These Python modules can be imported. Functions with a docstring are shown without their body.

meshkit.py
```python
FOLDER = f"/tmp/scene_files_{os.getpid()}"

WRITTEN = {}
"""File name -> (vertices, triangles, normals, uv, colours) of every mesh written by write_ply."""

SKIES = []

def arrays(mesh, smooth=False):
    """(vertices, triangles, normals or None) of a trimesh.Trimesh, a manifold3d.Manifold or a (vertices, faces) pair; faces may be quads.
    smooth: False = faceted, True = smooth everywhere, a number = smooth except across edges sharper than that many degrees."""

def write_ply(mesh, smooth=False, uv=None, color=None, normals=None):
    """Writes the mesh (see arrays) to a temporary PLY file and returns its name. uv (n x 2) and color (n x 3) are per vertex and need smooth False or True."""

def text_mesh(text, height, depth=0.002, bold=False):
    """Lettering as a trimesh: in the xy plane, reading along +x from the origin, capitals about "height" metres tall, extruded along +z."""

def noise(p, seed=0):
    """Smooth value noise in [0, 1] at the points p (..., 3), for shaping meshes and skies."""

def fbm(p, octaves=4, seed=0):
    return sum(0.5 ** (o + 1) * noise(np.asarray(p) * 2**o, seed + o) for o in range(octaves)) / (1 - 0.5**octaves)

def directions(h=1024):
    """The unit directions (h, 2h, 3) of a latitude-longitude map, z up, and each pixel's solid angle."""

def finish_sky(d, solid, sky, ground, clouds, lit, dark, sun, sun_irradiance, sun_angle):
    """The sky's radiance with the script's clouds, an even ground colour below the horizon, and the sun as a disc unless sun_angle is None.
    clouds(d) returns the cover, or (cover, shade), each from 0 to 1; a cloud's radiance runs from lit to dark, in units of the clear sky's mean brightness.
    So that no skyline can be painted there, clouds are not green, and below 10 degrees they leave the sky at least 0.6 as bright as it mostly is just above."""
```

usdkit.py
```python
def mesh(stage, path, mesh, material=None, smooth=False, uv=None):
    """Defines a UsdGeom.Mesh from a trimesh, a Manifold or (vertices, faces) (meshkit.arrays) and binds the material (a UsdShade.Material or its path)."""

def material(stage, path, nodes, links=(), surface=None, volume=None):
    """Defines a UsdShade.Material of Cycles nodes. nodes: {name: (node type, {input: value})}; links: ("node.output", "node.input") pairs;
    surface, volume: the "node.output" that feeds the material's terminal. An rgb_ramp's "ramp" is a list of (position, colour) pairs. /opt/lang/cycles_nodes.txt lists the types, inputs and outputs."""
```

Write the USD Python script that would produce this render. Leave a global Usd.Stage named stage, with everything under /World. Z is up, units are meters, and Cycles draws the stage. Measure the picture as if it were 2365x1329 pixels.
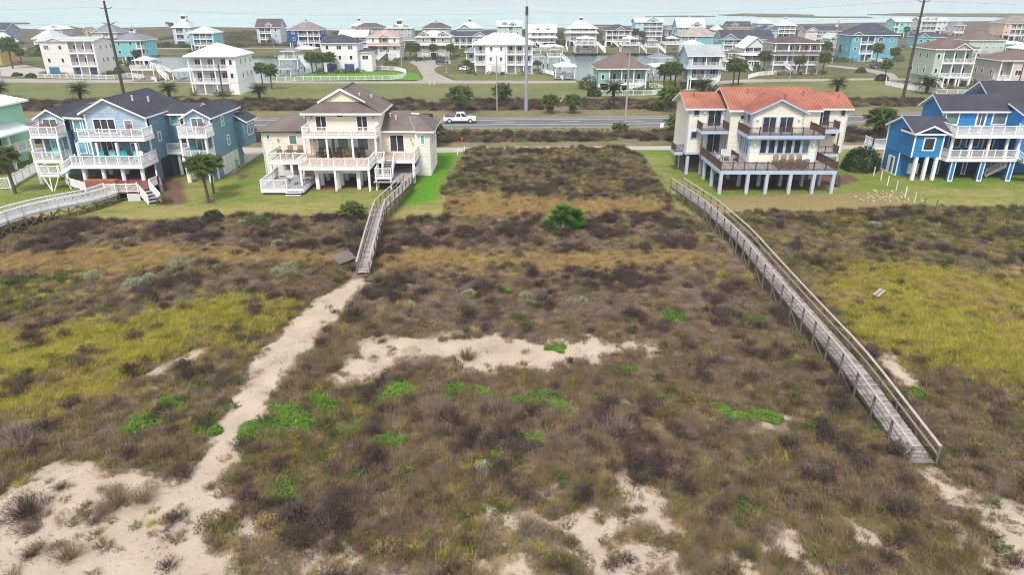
import math, random
import numpy as np
import shapely, shapely.ops
from shapely.geometry import Polygon, box as sbox
import trimesh
import meshkit, usdkit
from pxr import Gf, Sdf, Usd, UsdGeom, UsdLux, UsdShade, Vt

stage = Usd.Stage.CreateInMemory()
UsdGeom.SetStageUpAxis(stage, 'Z')
UsdGeom.SetStageMetersPerUnit(stage, 1.0)
UsdGeom.Xform.Define(stage, '/World')
UsdGeom.Scope.Define(stage, '/World/Looks')
R = random.Random(7)
RNG = np.random.default_rng(11)

# ------------------------------------------------ camera, sky, sun, exposure
CAM_H, PITCH, FOCAL = 21.0, 23.0, 24.0
cam = UsdGeom.Camera.Define(stage, '/World/camera')
cam.AddTranslateOp().Set(Gf.Vec3d(0, 0, CAM_H))
cam.AddRotateXOp().Set(90.0 - PITCH)
cam.CreateHorizontalApertureAttr(36.0)
cam.CreateVerticalApertureAttr(20.25)
cam.CreateFocalLengthAttr(FOCAL)
cam.CreateClippingRangeAttr(Gf.Vec2f(0.1, 60000))
cam.CreateExposureAttr(1.24)
SUN_EL, SUN_AZ = math.radians(52), math.radians(195)   # high, a little behind the camera, behind cloud
usdkit.material(stage, '/World/Looks/overcast_sky', {
    'sky': ('sky_texture', {'sky_type': 'single_scattering', 'sun_disc': False, 'sun_elevation': SUN_EL, 'sun_rotation': SUN_AZ, 'altitude': 10.0, 'air_density': 1.0, 'aerosol_density': 3.0, 'ozone_density': 1.0}),
    'tc': ('texture_coordinate', {}),
    'mp': ('mapping', {'scale': (1.0, 1.0, 3.0)}),
    'nz': ('noise_texture', {'scale': 2.2, 'detail': 5.0, 'roughness': 0.55}),
    'rp': ('rgb_ramp', {'ramp': [(0.0, (3.6, 3.75, 3.9)), (1.0, (5.2, 5.3, 5.4))]}),
    'mx': ('mix_color', {'fac': 0.82}),
    'bg': ('background_shader', {'strength': 0.10})},
    [('tc.generated', 'mp.vector'), ('mp.vector', 'nz.vector'), ('nz.fac', 'rp.fac'), ('sky.color', 'mx.a'), ('rp.color', 'mx.b'), ('mx.result', 'bg.color')], surface='bg.background')
sky = UsdLux.DomeLight.Define(stage, '/World/sky')
UsdShade.MaterialBindingAPI.Apply(sky.GetPrim()).Bind(UsdShade.Material.Get(stage, '/World/Looks/overcast_sky'))
sky.GetPrim().SetCustomDataByKey('kind', 'structure')
sun = UsdLux.DistantLight.Define(stage, '/World/sun')
sun.CreateNormalizeAttr(True)
sun.CreateIntensityAttr(0.4)
sun.CreateAngleAttr(14.0)
sun.CreateColorAttr(Gf.Vec3f(1.0, 0.96, 0.9))
sd = np.array([math.sin(SUN_AZ) * math.cos(SUN_EL), math.cos(SUN_AZ) * math.cos(SUN_EL), math.sin(SUN_EL)])
sun.AddRotateZOp().Set(math.degrees(math.atan2(sd[0], -sd[1])))
sun.AddRotateXOp().Set(90.0 - math.degrees(SUN_EL))

# ------------------------------------------------ naming, mesh building
USED = {}


def numbered(parent, name):
    k = USED.get((parent, name), -1) + 1
    USED[(parent, name)] = k
    return name if k == 0 else f'{name}_{k:03d}'


def tag(prim, label=None, cat=None, group=None, kind=None):
    for k, v in (('label', label), ('category', cat), ('group', group), ('kind', kind)):
        if v:
            prim.SetCustomDataByKey(k, v)
    return prim


def thing(name, label, cat, loc=(0, 0, 0), rz=0.0, group=None, scale=1.0):
    x = UsdGeom.Xform.Define(stage, '/World/' + numbered('/World', name))
    x.AddTranslateOp().Set(Gf.Vec3d(*map(float, loc)))
    if rz:
        x.AddRotateZOp().Set(float(rz))
    if scale != 1.0:
        x.AddScaleOp().Set(Gf.Vec3f(scale, scale, scale) if np.ndim(scale) == 0 else Gf.Vec3f(*map(float, scale)))
    return tag(x.GetPrim(), label, cat, group)


def copy_of(src, label, loc, rz=0.0, scale=1.0, group=None):
    was = src.GetCustomData()
    o = thing(src.GetName().rstrip('0123456789').rstrip('_'), label, was['category'], loc, rz, group or was.get('group'), scale)
    o.GetReferences().AddInternalReference(src.GetPath())
    o.SetInstanceable(True)
    return o


class MB:
    def __init__(self):
        self.v, self.f, self.n = [], [], 0

    def add(self, v, f):
        v = np.asarray(v, float).reshape(-1, 3)
        f = np.asarray(f, int)
        if f.shape[1] == 4:
            f = np.vstack([f[:, [0, 1, 2]], f[:, [0, 2, 3]]])
        self.v.append(v)
        self.f.append(f + self.n)
        self.n += len(v)
        return self

    def box(self, x0, x1, y0, y1, z0, z1):
        x0, x1, y0, y1, z0, z1 = min(x0, x1), max(x0, x1), min(y0, y1), max(y0, y1), min(z0, z1), max(z0, z1)
        v = [(x, y, z) for z in (z0, z1) for y in (y0, y1) for x in (x0, x1)]
        return self.add(v, [(0, 2, 3, 1), (4, 5, 7, 6), (0, 1, 5, 4), (2, 6, 7, 3), (0, 4, 6, 2), (1, 3, 7, 5)])

    def bar(self, p, q, w, h=None, up=(0, 0, 1)):
        p, q = np.asarray(p, float), np.asarray(q, float)
        h = w if h is None else h
        d = q - p
        L = np.linalg.norm(d)
        if L < 1e-6:
            return self
        d = d / L
        s = np.cross(d, up)
        if np.linalg.norm(s) < 1e-3:
            s = np.cross(d, (0, 1, 0))
        s /= np.linalg.norm(s)
        u = np.cross(s, d)
        c = [a * s * w / 2 + b * u * h / 2 for a, b in ((-1, -1), (1, -1), (1, 1), (-1, 1))]
        v = [p + k for k in c] + [q + k for k in c]
        return self.add(v, [(0, 3, 2, 1), (4, 5, 6, 7), (0, 1, 5, 4), (1, 2, 6, 5), (2, 3, 7, 6), (3, 0, 4, 7)])

    def tube(self, p, q, r0, r1=None, n=8, caps=True):
        p, q = np.asarray(p, float), np.asarray(q, float)
        r1 = r0 if r1 is None else r1
        d = q - p
        d = d / np.linalg.norm(d)
        s = np.cross(d, (0, 0, 1) if abs(d[2]) < 0.9 else (1, 0, 0))
        s /= np.linalg.norm(s)
        u = np.cross(d, s)
        a = np.arange(n) * 2 * np.pi / n
        ring = np.cos(a)[:, None] * s + np.sin(a)[:, None] * u
        v = np.vstack([p + ring * r0, q + ring * r1, [p], [q]])
        i, j = np.arange(n), (np.arange(n) + 1) % n
        f = np.vstack([np.stack([i, j, j + n], 1), np.stack([i, j + n, i + n], 1)])
        if caps:
            f = np.vstack([f, np.stack([j, i, np.full(n, 2 * n)], 1), np.stack([i + n, j + n, np.full(n, 2 * n + 1)], 1)])
        return self.add(v, f)

    def poly(self, pts):
        return self.add(pts, [(0, i, i + 1) for i in range(1, len(pts) - 1)])

    def prism(self, pts, vec):
        p = np.asarray(pts, float)
        n = len(p)
        v = np.vstack([p, p + np.asarray(vec, float)])
        f = [(0, i + 1, i) for i in range(1, n - 1)] + [(n, n + i, n + i + 1) for i in range(1, n - 1)]
        for i in range(n):
            j = (i + 1) % n
            f += [(i, j, n + j), (i, n + j, n + i)]
        return self.add(v, f)

    def tm(self, m):
        return self.add(m.vertices, m.faces)

    def build(self, name, mat, parent=None, label=None, kind=None, smooth=False, cat=None, group=None):
        if not self.v:
            return None
        base = str(parent.GetPath()) if parent is not None else '/World'
        v, f = np.vstack(self.v), np.vstack(self.f)
        m = usdkit.mesh(stage, base + '/' + numbered(base, name), (v, f), mat, smooth=smooth)
        return tag(m.GetPrim(), label, cat, group, kind)


# ------------------------------------------------ materials
MATS = {}


def mat(name, nodes, links, surface='p.BSDF', volume=None):
    if name not in MATS:
        MATS[name] = usdkit.material(stage, '/World/Looks/' + name, nodes, links, surface=surface, volume=volume)
    return MATS[name]


def paint(name, col, rough=0.55, var=0.12, scale=3.0, spec=0.3):
    """Painted or plain surface: slight blotches and streaks of wear."""
    c = np.array(col, float)
    return mat(name, {'g': ('geometry', {}), 'mp': ('mapping', {'scale': (1.0, 1.0, 0.4)}), 'n': ('noise_texture', {'scale': scale, 'detail': 5.0, 'roughness': 0.65}),
                      'r': ('rgb_ramp', {'ramp': [(0.3, c * (1 - var)), (0.55, c), (0.75, np.minimum(c * (1 + var * 0.6), 0.86))]}),
                      'p': ('principled_bsdf', {'roughness': rough, 'specular_ior_level': spec})},
               [('g.position', 'mp.vector'), ('mp.vector', 'n.vector'), ('n.fac', 'r.fac'), ('r.color', 'p.base_color')])


def siding(name, col, board=0.2, var=0.1, shake=False):
    """Lap siding: the boards' lower edges as relief in the shading, with slight tone changes from board to board."""
    c = np.array(col, float)
    nodes = {'g': ('geometry', {}), 'sep': ('separate_xyz', {}), 'm': ('math', {'math_type': 'divide', 'value2': board}), 'fr': ('math', {'math_type': 'fraction'}), 'fl': ('math', {'math_type': 'floor'}),
             'wn': ('white_noise_texture', {'dimensions': '1D'}), 'mp': ('mapping', {'scale': (1.0, 1.0, 0.22)}), 'n': ('noise_texture', {'scale': 1.8, 'detail': 7.0, 'roughness': 0.75}),
             'ad': ('math', {'math_type': 'multiply_add', 'value2': 0.28}), 'ns': ('math', {'math_type': 'multiply', 'value2': 0.8}),
             'r': ('rgb_ramp', {'ramp': [(0.25, c * (1 - var * 1.4)), (0.55, c), (0.85, np.minimum(c * (1 + var * 0.8), 0.86))]}),
             'b': ('bump', {'strength': 0.8, 'distance': 0.02}),
             'p': ('principled_bsdf', {'roughness': 0.6, 'specular_ior_level': 0.25})}
    links = [('g.position', 'sep.vector'), ('sep.z', 'm.value1'), ('m.value', 'fr.value1'), ('m.value', 'fl.value1'), ('fl.value', 'wn.w'), ('g.position', 'mp.vector'), ('mp.vector', 'n.vector'),
             ('wn.value', 'ad.value1'), ('n.fac', 'ns.value1'), ('ns.value', 'ad.value3'), ('ad.value', 'r.fac'), ('r.color', 'p.base_color'), ('fr.value', 'b.height'), ('b.normal', 'p.normal')]
    if shake:
        nodes['bt'] = ('brick_texture', {'scale': 1.0, 'brick_width': 0.28, 'row_height': board, 'mortar_size': 0.012, 'color1': c * 0.8, 'color2': np.minimum(c * 1.2, 0.86), 'mortar': c * 0.4})
        nodes['cx'] = ('combine_xyz', {})
        nodes['s2'] = ('math', {'math_type': 'add'})
        nodes['mx'] = ('mix_color', {'fac': 0.6})
        links = [l for l in links if l[1] != 'p.base_color'] + [('sep.x', 's2.value1'), ('sep.y', 's2.value2'), ('s2.value', 'cx.x'), ('sep.z', 'cx.y'), ('cx.vector', 'bt.vector'), ('r.color', 'mx.a'), ('bt.color', 'mx.b'), ('mx.result', 'p.base_color')]
    return mat(name, nodes, links)


def roofing(name, col, course=0.14, var=0.3, rough=0.85, metal=False):
    c = np.array(col, float)
    return mat(name, {'g': ('geometry', {}), 'sep': ('separate_xyz', {}), 'm': ('math', {'math_type': 'divide', 'value2': course * 0.6}), 'fr': ('math', {'math_type': 'fraction'}),
                      'n': ('noise_texture', {'scale': 0.9 if metal else 7.0, 'detail': 6.0, 'roughness': 0.7}), 'n2': ('noise_texture', {'scale': 0.35, 'detail': 3.0}),
                      'mu': ('math', {'math_type': 'multiply_add', 'value2': 0.5}), 'mh': ('math', {'math_type': 'multiply', 'value2': 0.5}),
                      'r': ('rgb_ramp', {'ramp': [(0.3, c * (1 - var)), (0.5, c), (0.7, np.minimum(c * (1 + var), 0.8))]}),
                      'b': ('bump', {'strength': 0.1 if metal else 0.6, 'distance': 0.02}),
                      'p': ('principled_bsdf', {'roughness': rough, 'specular_ior_level': 0.4 if metal else 0.2})},
               [('g.position', 'sep.vector'), ('sep.z', 'm.value1'), ('m.value', 'fr.value1'), ('g.position', 'n.vector'), ('g.position', 'n2.vector'), ('n2.fac', 'mh.value1'), ('n.fac', 'mu.value1'), ('mh.value', 'mu.value3'), ('mu.value', 'r.fac'),
                ('r.color', 'p.base_color'), ('fr.value', 'b.height'), ('b.normal', 'p.normal')])


def glass(name, col, rough=0.06):
    return mat(name, {'g': ('geometry', {}), 'n': ('noise_texture', {'scale': 0.6, 'detail': 2.0}), 'r': ('rgb_ramp', {'ramp': [(0.3, np.array(col) * 0.6), (0.7, np.array(col) * 1.3)]}),
                      'p': ('principled_bsdf', {'roughness': rough, 'specular_ior_level': 0.7})}, [('g.position', 'n.vector'), ('n.fac', 'r.fac'), ('r.color', 'p.base_color')])


def foliage(name, cols, rough=0.6, trans=0.25, scale=1.1):
    """Leaves and blades: tone varies per copy and from place to place; light shines through."""
    ramp = [(i / (len(cols) - 1), np.array(c)) for i, c in enumerate(cols)]
    return mat(name, {'oi': ('object_info', {}), 'g': ('geometry', {}), 'n': ('noise_texture', {'scale': scale, 'detail': 3.0, 'roughness': 0.6}), 'sp': ('math', {'math_type': 'multiply_add', 'value2': 2.2, 'value3': -0.6}),
                      'mx': ('math', {'math_type': 'multiply_add', 'value2': 0.32, 'use_clamp': True}), 'ns': ('math', {'math_type': 'multiply', 'value2': 0.32}), 'ri': ('math', {'math_type': 'multiply_add', 'value2': 0.42}),
                      'r': ('rgb_ramp', {'ramp': ramp}),
                      'p': ('principled_bsdf', {'roughness': rough, 'specular_ior_level': 0.15}), 't': ('translucent_bsdf', {}), 'm': ('mix_closure', {'fac': trans})},
               [('g.position', 'n.vector'), ('n.fac', 'sp.value1'), ('sp.value', 'ns.value1'), ('g.random_per_island', 'ri.value1'), ('ns.value', 'ri.value3'), ('oi.random', 'mx.value1'), ('ri.value', 'mx.value3'), ('mx.value', 'r.fac'),
                ('r.color', 'p.base_color'), ('r.color', 't.color'), ('p.BSDF', 'm.closure1'), ('t.BSDF', 'm.closure2')], surface='m.closure')


# ------------------------------------------------ survey: the photograph's pixels as directions, met with level or upright planes
TH = math.radians(PITCH)
FP = 2365 / 36 * FOCAL


def G(px, py, z=0.0):
    x, y = (px - 1182.5) / FP, -(py - 664.5) / FP
    d = np.array([x, math.cos(TH) + y * math.sin(TH), -math.sin(TH) + y * math.cos(TH)])
    return np.array([0, 0, CAM_H]) + (z - CAM_H) / d[2] * d


def P(x, y, z):
    z = z - CAM_H
    f, u = y * math.cos(TH) - z * math.sin(TH), y * math.sin(TH) + z * math.cos(TH)
    return 1182.5 + FP * x / f, 664.5 - FP * u / f


def V(px, py, y):
    xx, yy = (px - 1182.5) / FP, -(py - 664.5) / FP
    d = np.array([xx, math.cos(TH) + yy * math.sin(TH), -math.sin(TH) + yy * math.cos(TH)])
    p = y / d[1] * d
    return p[0], p[2] + CAM_H


def fbm(x, y, scale, seed=0, oct=4):
    return meshkit.fbm(np.stack([np.asarray(x) / scale, np.asarray(y) / scale, np.full(np.shape(x), 0.37 + seed)], -1), oct, seed)


def sstep(a, b, t):
    t = np.clip((t - a) / (b - a), 0, 1)
    return t * t * (3 - 2 * t)

# ------------------------------------------------ ground of the dunes and front yards
PX = dict(
    path=[(812, 650), (732, 698), (680, 742), (630, 790), (580, 850), (537, 920), (505, 980), (482, 1040), (430, 1100), (390, 1150), (520, 1180), (545, 1160), (515, 1115), (548, 1060), (582, 1000), (612, 940), (652, 880), (692, 830), (742, 780), (782, 730), (805, 690), (852, 650)],
    lowleft=[(-300, 1190), (0, 1150), (80, 1085), (200, 1062), (250, 1078), (340, 1085), (385, 1110), (430, 1098), (510, 1110), (520, 1160), (545, 1185), (470, 1230), (545, 1270), (600, 1380), (520, 1500), (-300, 1500)],
    centre=[(760, 872), (850, 815), (920, 795), (1000, 802), (1050, 782), (1130, 783), (1200, 790), (1260, 800), (1380, 800), (1470, 797), (1500, 808), (1380, 820), (1260, 826), (1180, 842), (1100, 848), (1045, 822), (980, 836), (900, 850), (840, 886), (790, 880)],
    leftpatch=[(318, 872), (400, 834), (478, 797), (492, 803), (450, 836), (380, 866), (330, 880)],
    leftpatch2=[(330, 890), (390, 880), (400, 895), (345, 905)],
    lowright=[(1320, 1205), (1380, 1180), (1440, 1200), (1500, 1225), (1560, 1262), (1600, 1300), (1600, 1420), (1370, 1420), (1345, 1270)],
    rightpath=[(2095, 1060), (2128, 1085), (2175, 1085), (2235, 1128), (2365, 1178), (2460, 1215), (2460, 1260), (2365, 1212), (2290, 1192), (2200, 1172), (2140, 1115)],
    corner=[(2240, 1205), (2300, 1200), (2460, 1260), (2460, 1420), (2280, 1420), (2330, 1300)],
    boardside=[(2010, 818), (2060, 815), (2120, 880), (2130, 905), (2085, 900), (2040, 860)],
    boardleft=[(1740, 985), (1800, 955), (1850, 965), (1800, 1000), (1720, 1020)])
PX['path'] = list(Polygon(PX['path']).buffer(6).exterior.coords)
SPARSE = dict(
    low=[(500, 1190), (700, 1230), (760, 1240), (900, 1300), (1100, 1300), (1200, 1230), (1330, 1160), (1500, 1080), (1560, 1150), (1700, 1220), (1900, 1190), (2050, 1200), (2200, 1200), (2365, 1230), (2365, 1500), (450, 1500)],
    mid=[(830, 760), (900, 775), (1050, 765), (1500, 780), (1560, 810), (1450, 850), (1050, 860), (800, 900), (740, 880)],
    a=[(1180, 1080), (1350, 1060), (1500, 1100), (1450, 1180), (1300, 1160), (1100, 1230), (1000, 1200)])
ZONE = [
    ('dark', [(-300, 555), (0, 540), (200, 520), (420, 515), (560, 500), (700, 505), (830, 500), (855, 520), (835, 600), (760, 588), (600, 580), (460, 582), (300, 575), (100, 590), (-300, 610)]),
    ('dark', [(880, 520), (1040, 503), (1250, 510), (1540, 498), (1620, 560), (1560, 590), (1300, 588), (1100, 570), (900, 610), (860, 600)]),
    ('dark2', [(860, 615), (1000, 625), (1300, 630), (1600, 615), (1700, 640), (1760, 770), (1600, 765), (1400, 745), (1200, 765), (1000, 775), (880, 770), (810, 710)]),
    ('olive', [(1620, 500), (1760, 492), (1900, 488), (2365, 480), (2700, 480), (2700, 690), (2365, 640), (2000, 620), (1900, 660), (1960, 740), (2020, 810), (1980, 800), (1800, 600)]),
    ('olive', [(1540, 500), (1640, 500), (1700, 560), (1740, 640), (1640, 600)]),
    ('tan', [(-300, 620), (40, 592), (130, 577), (350, 565), (500, 572), (720, 588), (815, 598), (790, 612), (600, 607), (450, 607), (250, 640), (100, 622), (-300, 660)]),
    ('tan', [(870, 600), (1000, 572), (1100, 590), (1300, 590), (1600, 582), (1680, 600), (1500, 622), (1200, 628), (1000, 622), (880, 625)]),
    ('tan', [(1028, 452), (1180, 446), (1300, 464), (1530, 455), (1545, 492), (1400, 502), (1060, 503)]),
    ('lot', [(1075, 344), (1440, 341), (1490, 366), (1540, 450), (1530, 458), (1300, 466), (1180, 447), (1030, 455), (1012, 450), (1050, 395)]),
    ('green', [(-300, 650), (60, 640), (200, 640), (230, 690), (150, 712), (60, 722), (-300, 730)]),
    ('purple', [(160, 722), (330, 640), (560, 620), (650, 660), (720, 690), (560, 705), (400, 722), (330, 742), (60, 760), (-200, 780), (40, 740)]),
    ('yellow', [(-300, 800), (0, 770), (130, 748), (330, 742), (480, 697), (620, 690), (700, 705), (650, 750), (560, 795), (440, 812), (330, 850), (240, 915), (120, 950), (0, 975), (-300, 1000)]),
    ('yellow', [(1900, 660), (2000, 615), (2130, 615), (2250, 640), (2365, 650), (2700, 670), (2700, 960), (2365, 880), (2150, 845), (2010, 795), (1940, 725)]),
    ('olive', [(1840, 1000), (2000, 955), (2085, 985), (2085, 1050), (1900, 1050)]), ('olive', [(1150, 1180), (1340, 1170), (1350, 1329), (1000, 1329), (1060, 1250)]), ('olive', [(400, 880), (560, 805), (620, 800), (560, 890), (430, 960), (290, 930)]), ('olive', [(1540, 1030), (1750, 1000), (1820, 1080), (1620, 1130)]), ('olive', [(560, 1000), (720, 900), (860, 880), (900, 960), (780, 1040), (600, 1060)]), ('dark2', [(900, 1000), (1100, 930), (1500, 960), (1800, 1010), (1500, 1080), (1000, 1070)]), ('dark2', [(560, 1180), (760, 1120), (900, 1180), (760, 1300), (600, 1260)]),
    ('yellow2', [(2090, 640), (2250, 640), (2365, 660), (2365, 780), (2250, 740), (2120, 700)]),
]
ZID = dict(brown=0, dark=1, dark2=2, olive=3, tan=4, lot=5, green=6, purple=7, yellow=8, yellow2=9, lawn=10)


def hill(x, y):
    """Low dune relief, dying out towards the level yards."""
    k = 1 - sstep(58, 69, y + 2.0 * np.sin(x * 0.11))
    h = (fbm(x, y, 9.0, 3) - 0.5) * 1.1 + (fbm(x, y, 2.6, 5) - 0.5) * 0.42
    a = np.exp(-((x + 12.4) / 3.5) ** 2 - ((y - 50) / 6.0) ** 2)
    h = h * (1 - 0.8 * a) * (1 - 0.85 * np.exp(-((x - 19.9) / 3.0) ** 2 - ((y - 27) / 4.0) ** 2))
    lip = np.exp(-((y - 37 - 0.04 * x) / 3.0) ** 2) * 0.25      # the hummock the middle sand lies behind
    return k * (h + lip)


def inside(polys, x, y, z, jit=0.0, seed=0):
    if jit:
        x = x + (fbm(x, y, 1.6, seed + 21) - 0.5) * jit
        y = y + (fbm(x, y, 1.6, seed + 22) - 0.5) * jit
    px, py = P(x, y, z)
    r = np.zeros(np.shape(x), bool)
    for p in polys:
        r |= shapely.contains_xy(Polygon(p).buffer(0), px, py)
    return r


def soft(polys, x, y, z, jit, rad, seed=0):
    s = 0.0
    for k in range(9):
        a = k * 2.4
        r = rad * math.sqrt((k + 0.3) / 9)
        s = s + inside(polys, x + r * math.cos(a), y + r * math.sin(a), z, jit, seed)
    return s / 9.0


LAWN_EDGE = [(-60, 520), (0, 508), (200, 505), (330, 512), (420, 508), (560, 497), (700, 503), (830, 497), (880, 515), (1020, 507), (1035, 450), (1012, 450), (1050, 390), (1078, 342), (1440, 340), (1490, 366), (1545, 450), (1560, 495), (1640, 500), (1720, 492), (1900, 490), (2100, 478), (2365, 482), (2800, 482), (3000, 295), (-700, 295), (-900, 560)]


def lawn_at(x, y, z):
    return soft([LAWN_EDGE], x, y, z, 1.2, 0.35, 4)


def sand_at(x, y, z):
    s = soft(list(PX.values()), x, y, z, 1.9, 0.5, 1)
    sp = soft(list(SPARSE.values()), x, y, z, 2.5, 1.6, 2)
    n = fbm(x, y, 1.9, 31)
    n2 = fbm(x, y, 0.6, 33)
    s = np.maximum(s, sp * sstep(0.40, 0.56, 0.55 * n + 0.45 * n2))
    gen = sstep(0.66, 0.78, 0.6 * fbm(x, y, 2.2, 35) + 0.4 * n2) * (1 - sstep(48, 56, y)) * 0.8
    return np.maximum(s, gen)


def zones_at(x, y, z):
    zi = np.zeros(np.shape(x), int)
    for k, (n, p) in enumerate(ZONE):
        zi[inside([p], x, y, z, 3.6, 40 + k)] = ZID[n]
    f = fbm(x, y, 2.6, 66, 3)
    f2 = fbm(x, y, 3.4, 67, 3)
    zi[(zi == 8) & (f2 > .57)] = 9
    zi[(zi == 8) & (f > .63)] = 3
    zi[((zi == 4) | (zi == 9)) & (f > .68)] = 7
    zi[(zi == 0) & (f > .62) & (y < 45)] = 3
    return zi


gx = np.unique(np.concatenate([np.linspace(-400, -75, 40), np.arange(-75, 75.01, 0.33), np.linspace(75, 400, 40)]))
gy = np.concatenate([np.linspace(-60, 10, 12), np.arange(12, 108.01, 0.33), [112.0]])
GX, GY = np.meshgrid(gx, gy)
X, Y = GX.ravel(), GY.ravel()
Z0 = hill(X, Y)
SANDM, LAWNM, ZN = sand_at(X, Y, Z0), lawn_at(X, Y, Z0), zones_at(X + RNG.normal(0, .7, len(X)), Y + RNG.normal(0, .7, len(X)), Z0)
LAWNM = np.where(Y > 76, np.maximum(LAWNM, (np.abs(X) > 70) * 1.0), LAWNM)
SANDM = np.where(LAWNM > 0.5, 0, SANDM)
soil = {0: (.19, .142, .105), 1: (.13, .10, .082), 2: (.145, .112, .092), 3: (.17, .145, .085), 4: (.29, .21, .12), 5: (.15, .128, .08), 6: (.09, .10, .05), 7: (.2, .158, .132), 8: (.23, .21, .065), 9: (.28, .235, .11), 10: (.1, .13, .03)}
COL = np.array([soil[k] for k in range(11)])[ZN] * 1.1
# the yards' grass: greener where watered, straw-coloured where worn
g1, g2, g3 = fbm(X, Y, 7.0, 51), fbm(X, Y * 3.0, 5.0, 52), fbm(X, Y, 0.8, 53)
green, straw, lush, mulch = np.array([.10, .17, .024]), np.array([.27, .225, .085]), np.array([.07, .215, .008]), np.array([.13, .075, .055])
g4 = fbm(X, Y * 2.2, 1.7, 54)
t = sstep(0.36, 0.66, 0.3 * g1 + 0.3 * g2 + 0.2 * g3 + 0.2 * g4 + 0.09 * sstep(76, 69, Y))[:, None]
LC = (green * (1 - t) + straw * t) * (0.78 + 0.44 * fbm(X, Y * 1.5, 0.75, 55)[:, None])
k_lush = soft([[(975, 350), (1062, 350), (1050, 395), (1022, 445), (1000, 470), (930, 475), (950, 420), (985, 400)]], X, Y, Z0, 3.0, 1.5, 6)
k_lush2 = soft([[(540, 400), (600, 360), (606, 420), (620, 440), (560, 470), (480, 480), (430, 465), (520, 420)]], X, Y, Z0, 2.0, 1.5, 7) * 0.35 + soft([[(1560, 400), (1640, 440), (1930, 455), (2100, 440), (2365, 430), (2365, 400), (2000, 400), (1640, 350), (1480, 345)]], X, Y, Z0, 2.0, 1.5, 8) * 0.3
k_dry = soft([[(1600, 470), (1700, 452), (1930, 448), (2050, 440), (2110, 470), (2090, 482), (1900, 492), (1720, 495)]], X, Y, Z0, 2.0, 1.2, 9)
LC = LC * (1 - k_lush[:, None] * 0.9) + lush * k_lush[:, None] * 0.9
LC = LC * (1 - k_lush2[:, None]) + np.array([.085, .18, .015]) * k_lush2[:, None]
LC = LC * (1 - 0.75 * k_dry[:, None]) + np.array([.25, .18, .095]) * 0.75 * k_dry[:, None]
BEDS = [[(345, 425), (420, 415), (432, 470), (385, 475), (340, 455)], [(560, 420), (575, 405), (545, 400)], [(640, 445), (690, 415), (900, 410), (905, 428), (780, 437)], [(1650, 445), (1640, 385), (1690, 350), (1930, 380), (1930, 412), (1960, 400), (1985, 418), (1925, 432), (1700, 437)], [(90, 470), (250, 440), (300, 400), (400, 400), (400, 440), (230, 470)], [(360, 460), (400, 458), (405, 470), (362, 473)], [(475, 460), (500, 462), (498, 472), (470, 468)], [(2060, 400), (2365, 400), (2365, 365), (2075, 365)]]
k_m = soft(BEDS, X, Y, Z0, 0.8, 0.4, 10)[:, None]
LC = LC * (1 - k_m) + mulch * (0.8 + 0.5 * g3[:, None]) * k_m
COL = COL * (0.72 + 0.56 * fbm(X, Y, 1.2, 61)[:, None])
COL = COL * (1 - LAWNM[:, None]) + LC * LAWNM[:, None]
nx, ny = len(gx), len(gy)
ii = (np.arange(ny - 1)[:, None] * nx + np.arange(nx - 1)[None]).ravel()
F4 = np.stack([ii, ii + 1, ii + nx + 1, ii + nx], 1)
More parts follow.
